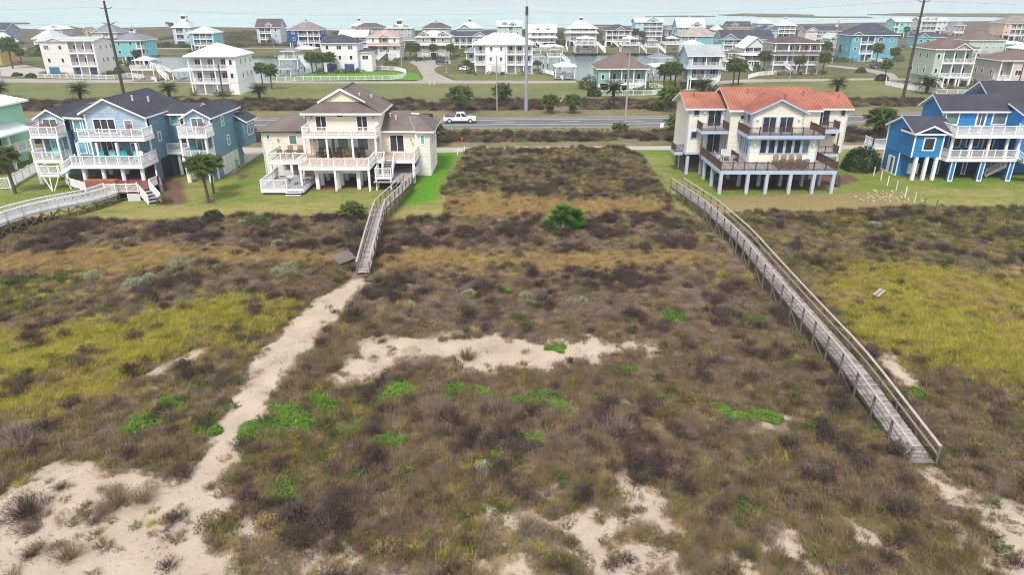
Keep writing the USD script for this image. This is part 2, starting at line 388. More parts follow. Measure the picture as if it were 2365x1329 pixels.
dune_mat = mat('dune_ground', {
    'a': ('attribute', {'attribute': 'soil'}), 's': ('attribute', {'attribute': 'sandy'}), 'g': ('geometry', {}),
    'n': ('noise_texture', {'scale': 5.0, 'detail': 8.0, 'roughness': 0.7}), 'n2': ('noise_texture', {'scale': 26.0, 'detail': 4.0, 'roughness': 0.7}), 'n3': ('noise_texture', {'scale': 0.5, 'detail': 4.0}),
    'sn': ('math', {'math_type': 'multiply_add', 'value2': 0.9}), 'sh': ('map_range', {'range_type': 'smoothstep', 'from_min': 0.70, 'from_max': 1.12, 'to_min': 0.0, 'to_max': 1.0}),
    'sr': ('rgb_ramp', {'ramp': [(0.28, (.215, .16, .115)), (0.4, (.37, .295, .23)), (0.55, (.465, .38, .305)), (0.7, (.54, .455, .37))]}),
    'so': ('math', {'math_type': 'multiply_add', 'value2': 0.6}), 'sm': ('math', {'math_type': 'multiply', 'value2': 0.4}),
    'n4': ('noise_texture', {'scale': 2.4, 'detail': 7.0, 'roughness': 0.72}), 'lm': ('math', {'math_type': 'multiply_add', 'value2': 0.5}), 'lh': ('math', {'math_type': 'multiply', 'value2': 0.5}),
    'vo': ('voronoi_texture', {'scale': 2.6, 'randomness': 1.0}), 'vr': ('map_range', {'range_type': 'smoothstep', 'from_min': 0.05, 'from_max': 0.32}), 'bh': ('math', {'math_type': 'multiply_add', 'value2': 0.5}),
    'lr': ('rgb_ramp', {'ramp': [(0.3, (.5, .5, .5)), (0.5, (1, 1, 1)), (0.7, (1.5, 1.45, 1.35))]}),
    'ml': ('mix_color', {'blend_type': 'multiply', 'fac': 1.0, 'use_clamp': False}), 'mx': ('mix_color', {}), 'b': ('bump', {'strength': 0.8, 'distance': 0.10}),
    'p': ('principled_bsdf', {'roughness': 0.95, 'specular_ior_level': 0.1})},
    [('g.position', 'n.vector'), ('g.position', 'n2.vector'), ('g.position', 'n3.vector'), ('s.fac', 'sn.value1'), ('n.fac', 'sn.value3'), ('sn.value', 'sh.value'), ('g.position', 'n4.vector'), ('n2.fac', 'lh.value1'), ('n4.fac', 'lm.value1'), ('lh.value', 'lm.value3'), ('lm.value', 'lr.fac'), ('g.position', 'vo.vector'), ('vo.distance', 'vr.value'), ('vr.result', 'bh.value1'), ('n.fac', 'bh.value3'),
     ('n3.fac', 'sm.value1'), ('n2.fac', 'so.value1'), ('sm.value', 'so.value3'), ('so.value', 'sr.fac'), ('a.color', 'ml.a'), ('lr.color', 'ml.b'), ('ml.result', 'mx.a'), ('sr.color', 'mx.b'), ('sh.result', 'mx.fac'), ('mx.result', 'p.base_color'), ('bh.value', 'b.height'), ('b.normal', 'p.normal')])
dg = usdkit.mesh(stage, '/World/dune_ground', (np.stack([X, Y, Z0], 1), F4), dune_mat, smooth=True)
pv = UsdGeom.PrimvarsAPI(dg)
pv.CreatePrimvar('soil', Sdf.ValueTypeNames.Color3fArray, 'vertex').Set(Vt.Vec3fArray.FromNumpy(COL.astype(np.float32)))
pv.CreatePrimvar('sandy', Sdf.ValueTypeNames.FloatArray, 'vertex').Set(Vt.FloatArray.FromNumpy(SANDM.astype(np.float32)))
tag(dg.GetPrim(), 'dune ground of sand, plant litter and mown yards', kind='structure')

# single plants that stand out among the scrub: pixel, radius in metres, description
VINES = [(655, 985, 1.7, 'largest bright green vine patch, right beside the sand path'), (738, 918, .7, 'small vine patch above the largest one'), (765, 940, .7, 'flowering vine patch right above the largest one'), (672, 960, 1.2, 'vine patch at the upper edge of the largest one'), (330, 990, 1.1, 'vivid green vine patch left of the sand path'), (475, 1003, .6, 'small round green patch at the left edge of the sand path'), (670, 1130, 1.2, 'green vine patch low beside the path bend'),
         (940, 912, 1.3, 'green vine patch at the upper middle with yellow flowers'), (1040, 905, .8, 'vine patch right of the upper middle one'), (1110, 906, .6, 'narrow bright vine patch'), (1235, 930, 1.2, 'broad vine patch in the middle with a few flowers'), (1295, 940, .9, 'blue-green trailing patch right of the broad vine'), (1445, 858, .5, 'small vine patch below the boards of brush'), (1225, 1020, .8, 'vine patch among grey brush in the middle'), (805, 995, .8, 'vine patch with flowers left of the middle'), (905, 1022, .8, 'leafy vine patch by a dark shrub'), (1148, 1052, .5, 'little blue-green patch above the yellow bush'),
         (1690, 962, .8, 'left one of two bright patches below the long boardwalk'), (1755, 966, .9, 'right one of two bright patches below the long boardwalk'), (1280, 808, .6, 'vine on the middle sand'), (2120, 915, .9, 'vine patch right of the boardwalk'), (1720, 740, 1.3, 'pale green vine mat left of the boardwalk'), (1560, 735, 1.1, 'dark green vine mat in the brush'), (400, 935, .8, 'dull green vines left of the path'), (300, 1240, .3, 'tiny sprig on lower left sand')][:-1]
SILV = [(312, 665, 1.5, 'largest silver-green shrub in the left scrub'), (345, 648, .9, 'silver shrub at the upper right of the largest'), (218, 642, 1.2, 'silver-green shrub at the far left'), (415, 612, 1.6, 'wide silver mound on the tan grass edge'), (1083, 684, .9, 'silver shrub below the yucca'), (1215, 690, .9, 'silver shrub right of the bright spiky plant'), (945, 668, .5, 'small silver shrub near the boardwalk foot'), (945, 708, .6, 'low silver shrub below the small one'),
        (1342, 702, .8, 'pale silver shrub in the middle right'), (1112, 1083, .6, 'pale mint shrub in the lower middle'), (640, 632, .9, 'silver shrub above the path start'), (668, 620, 1.0, 'broad silver shrub left of the grey boardwalk'), (300, 560, .8, 'silver shrub in the dark left scrub'), (560, 520, .9, 'silver shrub at the lawn edge'), (1212, 965, .3, 'very small silver tuft in the middle'), (1440, 940, .5, 'silver tuft beside yellow flowers'), (2020, 525, 1.0, 'yellowish pale shrub in the right scrub'), (640, 565, .7, 'pale green shrub in dark scrub near the middle walk')]
FLOW = [(892, 667, 1.0, 'golden flowering bush right of the boardwalk foot'), (618, 1222, .8, 'yellow-flecked bush at the bottom by the sand'), (1098, 1068, .6, 'yellow flowering bush above the mint shrub'), (935, 1108, .8, 'dark bush with few yellow flowers'), (900, 1280, .9, 'yellow-flecked dark bush at the bottom edge'), (1600, 935, .8, 'golden bush left of the boardwalk'), (1395, 930, .7, 'golden bush beside the silver tuft'), (245, 662, 1.0, 'brown and gold bush in the left scrub'), (1315, 888, .6, 'golden tuft by small sand patch'), (1228, 712, .7, 'yellow flowers below the silver shrub'), (1290, 700, .6, 'sparse yellow flowers in the middle brush'),
        (1440, 530, 1.0, 'gold-tinged dark bush right of the yucca'), (1500, 570, 1.1, 'large dark bush with gold flecks below the walk'), (490, 1215, .9, 'orange and green bush at the sand edge'), (2350, 950, .9, 'golden bush at the right edge'), (1150, 668, .5, 'golden grass tuft in the middle')]
TWIG = [(690, 1262, 1.4, 'dark twiggy shrub at the bottom by the sand'), (270, 1165, 1.1, 'bare upright twigs standing in the lower left sand'), (330, 1160, 1.0, 'second clump of bare twigs on the lower left sand'), (240, 1190, .9, 'sparse grey twigs on the lower left sand'), (60, 1190, 1.6, 'dark bare shrub at the left edge on the sand'), (40, 1030, 2.2, 'large tangle of pale bare branches at the left edge'), (1010, 960, 1.9, 'large grey twiggy mound in the middle'), (1150, 960, 1.8, 'arching pale brush right of the grey mound'), (1420, 1010, 2.0, 'long grey bowed stems in the right middle'), (800, 1180, 1.7, 'very dark dense shrub in the lower middle'), (860, 1008, 1.0, 'dark round shrub in the left middle'), (370, 1060, 1.6, 'dry tall brown brush beside the lower path'), (1080, 830, 1.2, 'brown twig clump on the middle sand'), (930, 855, 1.0, 'low brush below the middle sand'), (2120, 980, 1.7, 'pale fan of dry stems right of the boardwalk'), (160, 1290, 1.0, 'low brown tuft in the lower left sand')]


def clear_of(x, y, z):
    """Where the scattered scrub leaves room for the single plants."""
    k = np.ones(np.shape(x))
    for px, py, r, _ in VINES:
        c = G(px, py)
        k = np.minimum(k, sstep(.35, .85, np.hypot((x - c[0]) / (r * 1.1), (y - c[1]) / (r * .8)) + (fbm(x, y, .5, 98, 2) - .5) * .6))
    for px, py, r, _ in SILV:
        c = G(px, py)
        k = np.minimum(k, np.hypot(x - c[0], y - c[1]) > r * .8)
    return k

# ------------------------------------------------ dune vegetation
UsdGeom.Scope.Define(stage, '/World/Looks')
gcol = dict(
    brown=[(.085, .056, .034), (.21, .148, .088), (.34, .25, .155), (.54, .42, .28)],
    olive=[(.08, .08, .022), (.185, .178, .045), (.31, .275, .08), (.46, .39, .18)],
    yellow=[(.19, .18, .025), (.39, .355, .055), (.55, .48, .11), (.72, .61, .29)],
    tan=[(.24, .145, .055), (.42, .285, .125), (.54, .40, .21), (.66, .53, .34)],
    grey=[(.12, .088, .074), (.245, .187, .155), (.37, .29, .245), (.52, .43, .37)],
    dark=[(.034, .023, .021), (.082, .057, .05), (.165, .118, .10), (.32, .24, .195)],
    leafy=[(.035, .058, .016), (.08, .115, .032), (.14, .175, .055), (.23, .24, .11)],
    vine=[(.06, .13, .02), (.13, .245, .035), (.21, .34, .06), (.32, .43, .14)],
    silver=[(.15, .19, .11), (.28, .32, .20), (.38, .41, .28), (.50, .51, .38)],
    bloom=[(.42, .3, .01), (.55, .42, .015), (.62, .5, .03)],
    rust=[(.15, .07, .028), (.28, .15, .06), (.40, .235, .105), (.5, .35, .19)])
GM = {k: foliage('plants_' + k, v, trans=0.3 if k in ('yellow', 'vine', 'olive') else 0.2) for k, v in gcol.items()}


def blades(n, h, spread, width, lean, droop, seed, drift=(0, 0)):
    """A tuft: n tapering blades, two bends each, springing from a small base."""
    g = np.random.default_rng(seed)
    a = g.uniform(0, 2 * np.pi, n)
    r0 = spread * 0.45 * np.sqrt(g.uniform(0, 1, n))
    a0 = g.uniform(0, 2 * np.pi, n)
    base = np.stack([r0 * np.cos(a0), r0 * np.sin(a0), np.zeros(n) - 0.03], 1)
    hh = h * g.uniform(0.55, 1.1, n)
    ln = lean * g.uniform(0.2, 1.2, n)
    d = np.stack([np.cos(a) * ln + drift[0], np.sin(a) * ln + drift[1], np.ones(n)], 1)
    d /= np.linalg.norm(d, axis=1, keepdims=True)
    mid = base + d * hh[:, None] * 0.55
    d2 = d + np.stack([np.cos(a) * droop + drift[0], np.sin(a) * droop + drift[1], -droop * g.uniform(0.2, 0.9, n)], 1)
    d2 /= np.linalg.norm(d2, axis=1, keepdims=True)
    tip = mid + d2 * hh[:, None] * 0.5
    tip[:, 2] = np.maximum(tip[:, 2], 0.03)
    b = g.uniform(0, np.pi, n)
    s = np.stack([np.cos(b), np.sin(b), np.zeros(n)], 1) * width / 2 * g.uniform(.6, 2.1, (n, 1))
    v = np.stack([base - s, base + s, mid - s * 0.75, mid + s * 0.75, tip], 1).reshape(-1, 3)
    i = np.arange(n)[:, None] * 5
    f = np.concatenate([i + [0, 1, 3], i + [0, 3, 2], i + [2, 3, 4]])
    return v, f


def leaves(pts, size, g, flat=0.3):
    n = len(pts)
    nrm = g.normal(size=(n, 3))
    nrm[:, 2] = np.abs(nrm[:, 2]) + flat
    nrm /= np.linalg.norm(nrm, axis=1, keepdims=True)
    t = np.cross(nrm, g.normal(size=(n, 3)))
    t /= np.linalg.norm(t, axis=1, keepdims=True)
    b = np.cross(nrm, t)
    s = size * g.uniform(0.6, 1.3, (n, 1))
    v = np.stack([pts - t * s, pts + b * s * 0.5, pts + t * s, pts - b * s * 0.5], 1).reshape(-1, 3)
    i = np.arange(n)[:, None] * 4
    return v, np.concatenate([i + [0, 1, 2], i + [0, 2, 3]])


def twigs(n, h, r, w, g, crook=0.25):
    """Bare stems: from the root fanning to a dome, one bend each, as thin three-sided slivers."""
    a = g.uniform(0, 2 * np.pi, n)
    q = np.sqrt(g.uniform(0, 1, n))
    tip = np.stack([np.cos(a) * q * r, np.sin(a) * q * r, h * np.sqrt(np.maximum(0.08, 1 - 0.8 * q * q)) * g.uniform(0.7, 1.1, n)], 1)
    base = np.stack([np.cos(a) * q * r * 0.3, np.sin(a) * q * r * 0.3, np.zeros(n) - 0.03], 1)
    mid = base * 0.5 + tip * 0.5 + g.normal(size=(n, 3)) * crook * r * 0.5 + np.array([0, 0, 0.1 * h])
    b = g.uniform(0, np.pi, n)
    s = np.stack([np.cos(b), np.sin(b), np.zeros(n)], 1) * w / 2
    v = np.stack([base - s, base + s, mid - s * 0.7, mid + s * 0.7, tip], 1).reshape(-1, 3)
    i = np.arange(n)[:, None] * 5
    return v, np.concatenate([i + [0, 1, 3], i + [0, 3, 2], i + [2, 3, 4]]), tip, mid


def shrub(h, r, ntw, nlf, leaf, seed, w=0.02):
    g = np.random.default_rng(seed)
    v, f, tip, mid = twigs(ntw, h, r, w, g)
    m = MB().add(v, f)
    if nlf:
        k = g.integers(0, ntw, nlf)
        u = g.uniform(0.0, 1.0, (nlf, 1))
        p = mid[k] * (1 - u) + tip[k] * u + g.normal(size=(nlf, 3)) * 0.07 * r
        p[:, 2] = np.maximum(p[:, 2], 0.02)
        m.add(*leaves(p, leaf, g))
    return m


def vine(r, n, seed, h=0.16, leaf=0.05):
    g = np.random.default_rng(seed)
    a, q = g.uniform(0, 2 * np.pi, n), np.sqrt(g.uniform(0, 1, n))
    p = np.stack([np.cos(a) * q * r, np.sin(a) * q * r, h * (1 - 0.7 * q * q) * g.uniform(0.3, 1.1, n) + 0.03], 1)
    return MB().add(*leaves(p, leaf, g, 0.9))


def thatch(n, r, seed, h=.16, L=.34, w=.014):
    """Fallen and tangled stems lying over one another."""
    g = np.random.default_rng(seed)
    a, q = g.uniform(0, 2 * np.pi, n), np.sqrt(g.uniform(0, 1, n)) * r
    c = np.stack([np.cos(a) * q, np.sin(a) * q, g.uniform(.01, h, n) * (1 - .5 * q / r)], 1)
    b = g.uniform(0, 2 * np.pi, n)
    d = np.stack([np.cos(b), np.sin(b), g.normal(0, .28, n)], 1) * (L * g.uniform(.4, 1.1, (n, 1)) / 2)
    s = np.stack([-np.sin(b), np.cos(b), np.zeros(n)], 1) * w * .5 * g.uniform(.6, 2.2, (n, 1))
    bend = np.array([0, 0, .05]) + g.normal(0, .03, (n, 3))
    v = np.stack([c - d, c - s + bend, c + s + bend, c + d], 1).reshape(-1, 3)
    v[:, 2] = np.maximum(v[:, 2], .008)
    i = np.arange(n)[:, None] * 4
    return MB().add(v, np.concatenate([i + [0, 1, 2], i + [1, 3, 2]]))




def scatter(name, label, protos, pts, yaw, scl, tilt=None, kind='stuff'):
    """One object of uncountable plants: copies of a few grown variants."""
    if not len(pts):
        return
    pi = UsdGeom.PointInstancer.Define(stage, '/World/' + numbered('/World', name))
    paths = []
    for k, (mb, m) in enumerate(protos):
        pth = f'{pi.GetPath()}/variant_{k:03d}'
        usdkit.mesh(stage, pth, (np.vstack(mb.v), np.vstack(mb.f)), m)
        paths.append(pth)
    pi.CreatePrototypesRel().SetTargets([Sdf.Path(p) for p in paths])
    n = len(pts)
    pi.CreateProtoIndicesAttr(Vt.IntArray.FromNumpy(RNG.integers(0, len(protos), n).astype(np.int32)))
    pi.CreatePositionsAttr(Vt.Vec3fArray.FromNumpy(np.asarray(pts, np.float32)))
    q = np.zeros((n, 4), np.float32)
    q[:, 0], q[:, 3] = np.cos(yaw / 2), np.sin(yaw / 2)
    pi.CreateOrientationsAttr(Vt.QuathArray([Gf.Quath(float(a), 0, 0, float(b)) for a, b in q[:, [0, 3]]]))
    pi.CreateScalesAttr(Vt.Vec3fArray.FromNumpy(np.asarray(scl, np.float32)))
    tag(pi.GetPrim(), label, kind=kind)


def field(step, x0, x1, y0, y1):
    xs, ys = np.meshgrid(np.arange(x0, x1, step), np.arange(y0, y1, step))
    xs, ys = xs.ravel(), ys.ravel()
    return xs + RNG.uniform(-.5, .5, len(xs)) * step, ys + RNG.uniform(-.5, .5, len(ys)) * step


BOARD = [(19.8, 26, 58), (19.8, 58, 68), (19.2, 68, 77)]


def on_boards(x, y):
    r = (np.abs(x - 20.0) < 0.62) & (y > 26) & (y < 70) | (np.abs(x - 19.6 + 0.09 * (y - 66)) < 0.62) & (y >= 66) & (y < 78)
    return r | (np.abs(x + 12.6 + 0.06 * np.minimum(y - 52, 15) - 0.06 * np.maximum(y - 67, 0)) < 0.62) & (y > 50.5) & (y < 78)


sx, sy = field(0.23, -75, 75, 15.5, 104)
keep = np.abs(sx) < 0.80 * sy + 7
sx, sy = sx[keep], sy[keep]
sz = hill(sx, sy)
s_sand, s_lawn, s_zone = sand_at(sx, sy, sz), lawn_at(sx, sy, sz), zones_at(sx + RNG.normal(0, .8, len(sx)), sy + RNG.normal(0, .9, len(sx)), sz)
ok = (s_lawn < 0.4) & ((sy < 76) | (s_zone == 5) | (s_zone == 4))
sx, sy, sz, s_sand, s_zone = sx[ok], sy[ok], sz[ok], s_sand[ok], s_zone[ok]
# how many of each kind per square metre in each zone
#            brown dark dark2 olive tan lot green purple yellow yellow2
DENS = dict(
    mat_brown=[1.5, 1.0, 1.3, .8, .1, 1.0, .3, .8, .0, .05],
    mat_grey=[1.0, .9, 1.2, .6, .1, .5, .1, 1.6, .0, .2],
    mat_olive=[.7, .3, .3, 1.3, .1, 1.0, 1.4, .1, .3, .3],
    brown=[4.2, 1.4, 1.6, 1.2, .3, 1.6, .3, 1.0, .05, .2],
    olive=[1.8, .9, .7, 4.0, .5, 1.6, 2.2, .4, 1.6, .6],
    yellow=[.02, .03, .02, .35, .7, .3, .6, .2, 10.0, 4.5],
    tan=[.5, .9, .6, .6, 11.0, .5, .1, .6, .9, 6.0],
    grey=[1.4, 2.0, 2.8, 1.4, .2, .9, .3, 4.5, .05, .3],
    dark=[.30, 1.5, .95, .5, .03, .55, .3, .4, .06, .03],
    brush=[.55, .9, 1.1, .4, .02, .8, .3, .8, .01, .02],
    leafy=[.2, .2, .15, .6, .03, 1.1, 3.0, .15, .06, .02],
    rust=[.5, .1, .1, .15, .4, .1, .0, .3, .15, .15])
cellarea = 0.23 ** 2
clump = fbm(sx, sy, 2.4, 71, 3)
clump2 = fbm(sx, sy, 4.5, 72, 3)
big = fbm(sx, sy, 8.0, 73, 3)
mod = dict(mat_brown=1.0, mat_grey=0.6 + 0.8 * clump2, mat_olive=np.clip((big - 0.36) * 6, .1, 2.2), brown=np.clip(0.25 + 1.5 * big, .3, 1.6), olive=np.clip((clump2 - 0.38) * 5, 0.1, 2.6), yellow=0.8 + 0.5 * clump, tan=0.7 + 0.6 * clump, grey=np.clip((0.66 - clump2) * 4.5, 0.2, 2.0),
           dark=np.clip((clump - 0.49) * 14, 0, 3.0), brush=np.clip((clump2 - 0.4) * 6, 0.1, 2.0), leafy=np.clip((fbm(sx, sy, 3.0, 74, 3) - 0.48) * 9, 0, 2.5), rust=np.clip((fbm(sx, sy, 3.5, 75, 3) - 0.55) * 12, 0, 3))
bare = np.clip(1.08 - 1.25 * s_sand + 0.5 * (fbm(sx, sy, 1.1, 78, 3) - 0.5) * (s_sand > 0.05), 0, 1)
thin = inside([SPARSE['low'], SPARSE['a']], sx, sy, sz, 2.0, 88)
bare = np.maximum(bare, np.where(thin, .05 + .75 * sstep(.46, .62, fbm(sx, sy, 1.3, 79, 3)), np.where((fbm(sx, sy, 1.5, 79, 3) > .55) & inside([PX['lowleft'], PX['rightpath'], PX['centre']], sx, sy, sz), .22, .012)))
boards = on_boards(sx, sy)
roomy = clear_of(sx, sy, sz)
taken = RNG.uniform(0, 1, len(sx))
acc = np.zeros(len(sx))
near = sy < 40
PROTOS = {
    'brown': [(MB().add(*blades(46, .52, .55, .017, .55, .6, 100 + k)), GM['brown']) for k in range(4)],
    'olive': [(MB().add(*blades(48, .48, .55, .018, .55, .65, 110 + k)), GM['olive']) for k in range(4)],
    'yellow': [(MB().add(*blades(48, .6, .6, .019, .5, .9, 120 + k, (.28, .1))), GM['yellow']) for k in range(4)],
    'tan': [(MB().add(*blades(48, .5, .6, .019, .55, 1.0, 130 + k, (.3, .05))), GM['tan']) for k in range(4)],
    'grey': [(shrub(.42, .42, 70, 40, .03, 140 + k, .016), GM['grey']) for k in range(3)] + [(MB().add(*blades(30, .4, .4, .016, .7, .7, 145)), GM['grey'])],
    'dark': [(shrub(.72, .62, 110, 260, .042, 150 + k, .022), GM['dark']) for k in range(4)],
    'brush': [(shrub(.55, .5, 100, 130, .034, 160 + k, .018), GM['brown'] if k % 2 else GM['dark']) for k in range(4)],
    'leafy': [(shrub(.4, .5, 40, 170, .05, 170 + k), GM['leafy']) for k in range(4)],
    'mat_brown': [(thatch(150, .62, 210 + k), GM['brown']) for k in range(4)],
    'mat_grey': [(thatch(150, .62, 220 + k), GM['grey']) for k in range(3)],
    'mat_olive': [(thatch(140, .6, 230 + k, .14, .26), GM['olive']) for k in range(3)],
    'rust': [(MB().add(*blades(36, .42, .4, .017, .6, .7, 180 + k)), GM['rust']) for k in range(3)]}
WHAT = dict(mat_brown=('brown_thatch', 'matted brown fallen stems between the dune tufts'), mat_grey=('grey_thatch', 'matted grey dead stems between the dune tufts'), mat_olive=('olive_thatch', 'low matted olive runners between the dune tufts'), brown=('dry_grass', 'dry brown dune grass tufts covering most of the foreground'), olive=('olive_grass', 'olive green grass tufts mixed through the dune scrub'), yellow=('yellow_grass', 'bright yellow-green tall grass in swathes at left and right'),
            tan=('tan_grass', 'straw-tan grass in bands across the dunes and the vacant lot'), grey=('grey_scrub', 'pinkish grey withered low stems spread over the dunes'), dark=('dark_scrub', 'dark brown rounded dune scrub in clumps'),
            brush=('brown_brush', 'twiggy brown brush across the dunes'), leafy=('green_herbs', 'low dark green leafy plants among the brown scrub'), rust=('rust_grass', 'rust-coloured low grass patches in the dunes'))
nearf = 1.0 + 0.9 * sstep(52, 26, sy)
for sp in ('mat_brown', 'mat_grey', 'mat_olive', 'dark', 'brush', 'leafy', 'yellow', 'tan', 'olive', 'grey', 'rust', 'brown'):
    p = np.array(DENS[sp] + [0])[s_zone] * mod[sp] * cellarea * (bare ** 2 if sp[:3] == 'mat' else bare * np.where(thin & (sp == 'olive'), 2.0, 1.0)) * roomy * (nearf if sp != 'dark' else 1.0)
    take = (taken >= acc) & (taken < acc + p) & ~(boards & (sy > 29))
    acc = acc + p
    n = take.sum()
    s = RNG.uniform(.7, 1.3, n)
    low = np.where(boards[take], 0.6, 1.0) * (0.75 + 0.5 * big[take]) * np.where(s_sand[take] > 0.5, 0.6, 1)
    scl = np.stack([s, s, s * low], 1)
    scatter(WHAT[sp][0], WHAT[sp][1], PROTOS[sp], np.stack([sx[take], sy[take], sz[take]], 1), RNG.uniform(0, 6.28, n) if sp not in ('yellow', 'tan') else RNG.normal(2.6, .6, n), scl)

lx, ly = field(1.1, -60, 60, 16, 56)
lz = hill(lx, ly)
k = (sand_at(lx, ly, lz) > .3) & (np.abs(lx) < .8 * ly + 6)
k &= RNG.uniform(0, 1, len(lx)) < .2 + .8 * sstep(.45, .62, fbm(lx, ly, 2.0, 85, 3))
lx, ly, lz = lx[k], ly[k], lz[k]
s_ = RNG.uniform(.6, 1.5, len(lx))
scatter('sand_litter', 'dark twigs and dead grass scraps lying on the bare sand', [(thatch(16, .55, 250 + k, .05, .2, .016), GM[('dark', 'brown', 'grey', 'olive')[k]]) for k in range(4)], np.column_stack([lx, ly, lz]), RNG.uniform(0, 6.28, len(lx)), np.stack([s_, s_, s_ * .6], 1))

# ------------------------------------------------ the land beyond the yards, water, roads
def pxpoly(pts, z=0.0):
    return [tuple(G(a, b, z)[:2]) for a, b in pts]


def smoothpoly(poly, r=1.5):
    return poly.buffer(r).buffer(-2 * r).buffer(r)


SHORE = [(-3000, 75), (-600, 62), (-200, 60), (0, 62), (60, 66), (110, 67), (165, 60), (200, 66), (300, 63), (400, 61), (500, 62), (600, 64), (800, 70), (1000, 70), (1200, 66), (1400, 60), (1600, 58), (1700, 57), (1900, 54), (2000, 51.5), (2200, 49), (2365, 47), (2900, 46), (5000, 48)]
shore = [tuple(G(a, b)[:2]) for a, b in SHORE]
land = Polygon([(shore[0][0], 100)] + shore + [(shore[-1][0], 100)])
CANAL_L = Polygon(pxpoly([(345, 141), (395, 166), (415, 188), (640, 187), (665, 182), (705, 170), (742, 160), (742, 134), (690, 129), (600, 129), (365, 125)]))
CANAL_R = Polygon(pxpoly([(1228, 122), (1228, 158), (1262, 164), (1326, 184), (1365, 187), (1420, 190), (1560, 184), (1572, 150), (1560, 122)]))
land = land.difference(smoothpoly(CANAL_L)).difference(smoothpoly(CANAL_R))
ISL = [[(-200, 50), (0, 50.6), (55, 51.2), (57, 52.6), (0, 53.6), (-200, 54)], [(1668, 33), (1720, 30), (1800, 31), (1872, 33.2), (1862, 35.4), (1750, 35.8), (1700, 35)], [(2010, 33), (2100, 29.3), (2365, 30.5), (2900, 31), (3400, 36), (2900, 39), (2365, 38.5), (2150, 36)],
       [(1760, 37.6), (1990, 37), (1995, 38.6), (1900, 39.2)], [(1480, 36), (1560, 35.2), (1640, 35.8), (1600, 36.8)], [(1330, 57.2), (1420, 56.6), (1425, 57.8), (1340, 58.2)]]
mb = MB()
for g_ in (land.geoms if hasattr(land, 'geoms') else [land]):
    mb.tm(trimesh.creation.extrude_polygon(g_.segmentize(60), 2.2).apply_translation([0, 0, -2.21]))
island_mb = []
for k, p in enumerate(ISL):
    q = Polygon(pxpoly(p)).buffer(3)
    q = shapely.ops.transform(lambda x, y: (x + (fbm(np.array(x), np.array(y), 30., 80 + k) - .5) * 40, y + (fbm(np.array(x), np.array(y), 60., 90 + k) - .5) * 60), q.segmentize(12)) if hasattr(shapely, 'ops') else q
    q = q.buffer(0)
    for g_ in (q.geoms if hasattr(q, 'geoms') else [q]):
        island_mb.append(MB().tm(trimesh.creation.extrude_polygon(g_, 1.3).apply_translation([0, 0, -1.35])))
far_mat = mat('far_land', {
    'g': ('geometry', {}), 'sep': ('separate_xyz', {}), 'n': ('noise_texture', {'scale': 0.05, 'detail': 6.0, 'roughness': 0.6}), 'mp': ('mapping', {'scale': (0.012, 0.05, 0.05)}), 'n2': ('noise_texture', {'scale': 1.0, 'detail': 6.0, 'roughness': 0.65}),
    'n3': ('noise_texture', {'scale': 0.6, 'detail': 6.0, 'roughness': 0.75}),
    'lawn': ('rgb_ramp', {'ramp': [(0.34, (.07, .09, .028)), (0.5, (.11, .112, .045)), (0.64, (.155, .125, .066))]}),
    'marsh': ('rgb_ramp', {'ramp': [(0.36, (.06, .085, .03)), (0.46, (.085, .085, .04)), (0.53, (.115, .068, .058)), (0.64, (.16, .115, .085))]}),
    'far': ('map_range', {'range_type': 'smoothstep', 'from_min': 325.0, 'from_max': 350.0}), 'mx': ('mix_color', {}),
    'fr': ('rgb_ramp', {'ramp': [(0.3, (.6, .6, .6)), (0.5, (1, 1, 1)), (0.7, (1.35, 1.3, 1.25))]}), 'ml': ('mix_color', {'blend_type': 'multiply', 'fac': 1.0, 'use_clamp': False}),
    'p': ('principled_bsdf', {'roughness': 0.95, 'specular_ior_level': 0.1})},
    [('g.position', 'sep.vector'), ('g.position', 'n.vector'), ('g.position', 'mp.vector'), ('mp.vector', 'n2.vector'), ('g.position', 'n3.vector'), ('n.fac', 'lawn.fac'), ('n2.fac', 'marsh.fac'), ('sep.y', 'far.value'), ('far.result', 'mx.fac'), ('lawn.color', 'mx.a'), ('marsh.color', 'mx.b'),
     ('n3.fac', 'fr.fac'), ('mx.result', 'ml.a'), ('fr.color', 'ml.b'), ('ml.result', 'p.base_color')])
mb.build('far_land', far_mat, label='level land of lawns and marsh between the highway and the bay', kind='structure')
for k, m_ in enumerate(island_mb):
    m_.build('marsh_island', far_mat, label='low dark marsh island lying in the pale bay', kind='structure')
water_mat = mat('bay_water', {'g': ('geometry', {}), 'mp': ('mapping', {'scale': (0.5, 1.2, 1.0)}), 'n': ('noise_texture', {'scale': 0.9, 'detail': 4.0, 'roughness': 0.6}), 'n2': ('noise_texture', {'scale': 0.004, 'detail': 3.0}),
                              'r': ('rgb_ramp', {'ramp': [(0.35, (.17, .33, .32)), (0.65, (.26, .41, .40))]}), 'b': ('bump', {'strength': 0.35, 'distance': 0.10}),
                              'p': ('principled_bsdf', {'roughness': 0.22, 'specular_ior_level': 0.5})},
                [('g.position', 'mp.vector'), ('mp.vector', 'n.vector'), ('g.position', 'n2.vector'), ('n2.fac', 'r.fac'), ('r.color', 'p.base_color'), ('n.fac', 'b.height'), ('b.normal', 'p.normal')])
MB().poly([(-26000, 150, -0.75), (26000, 150, -0.75), (26000, 30000, -0.75), (-26000, 30000, -0.75)]).build('bay_water', water_mat, label='pale teal water of the bay and canals', kind='structure')
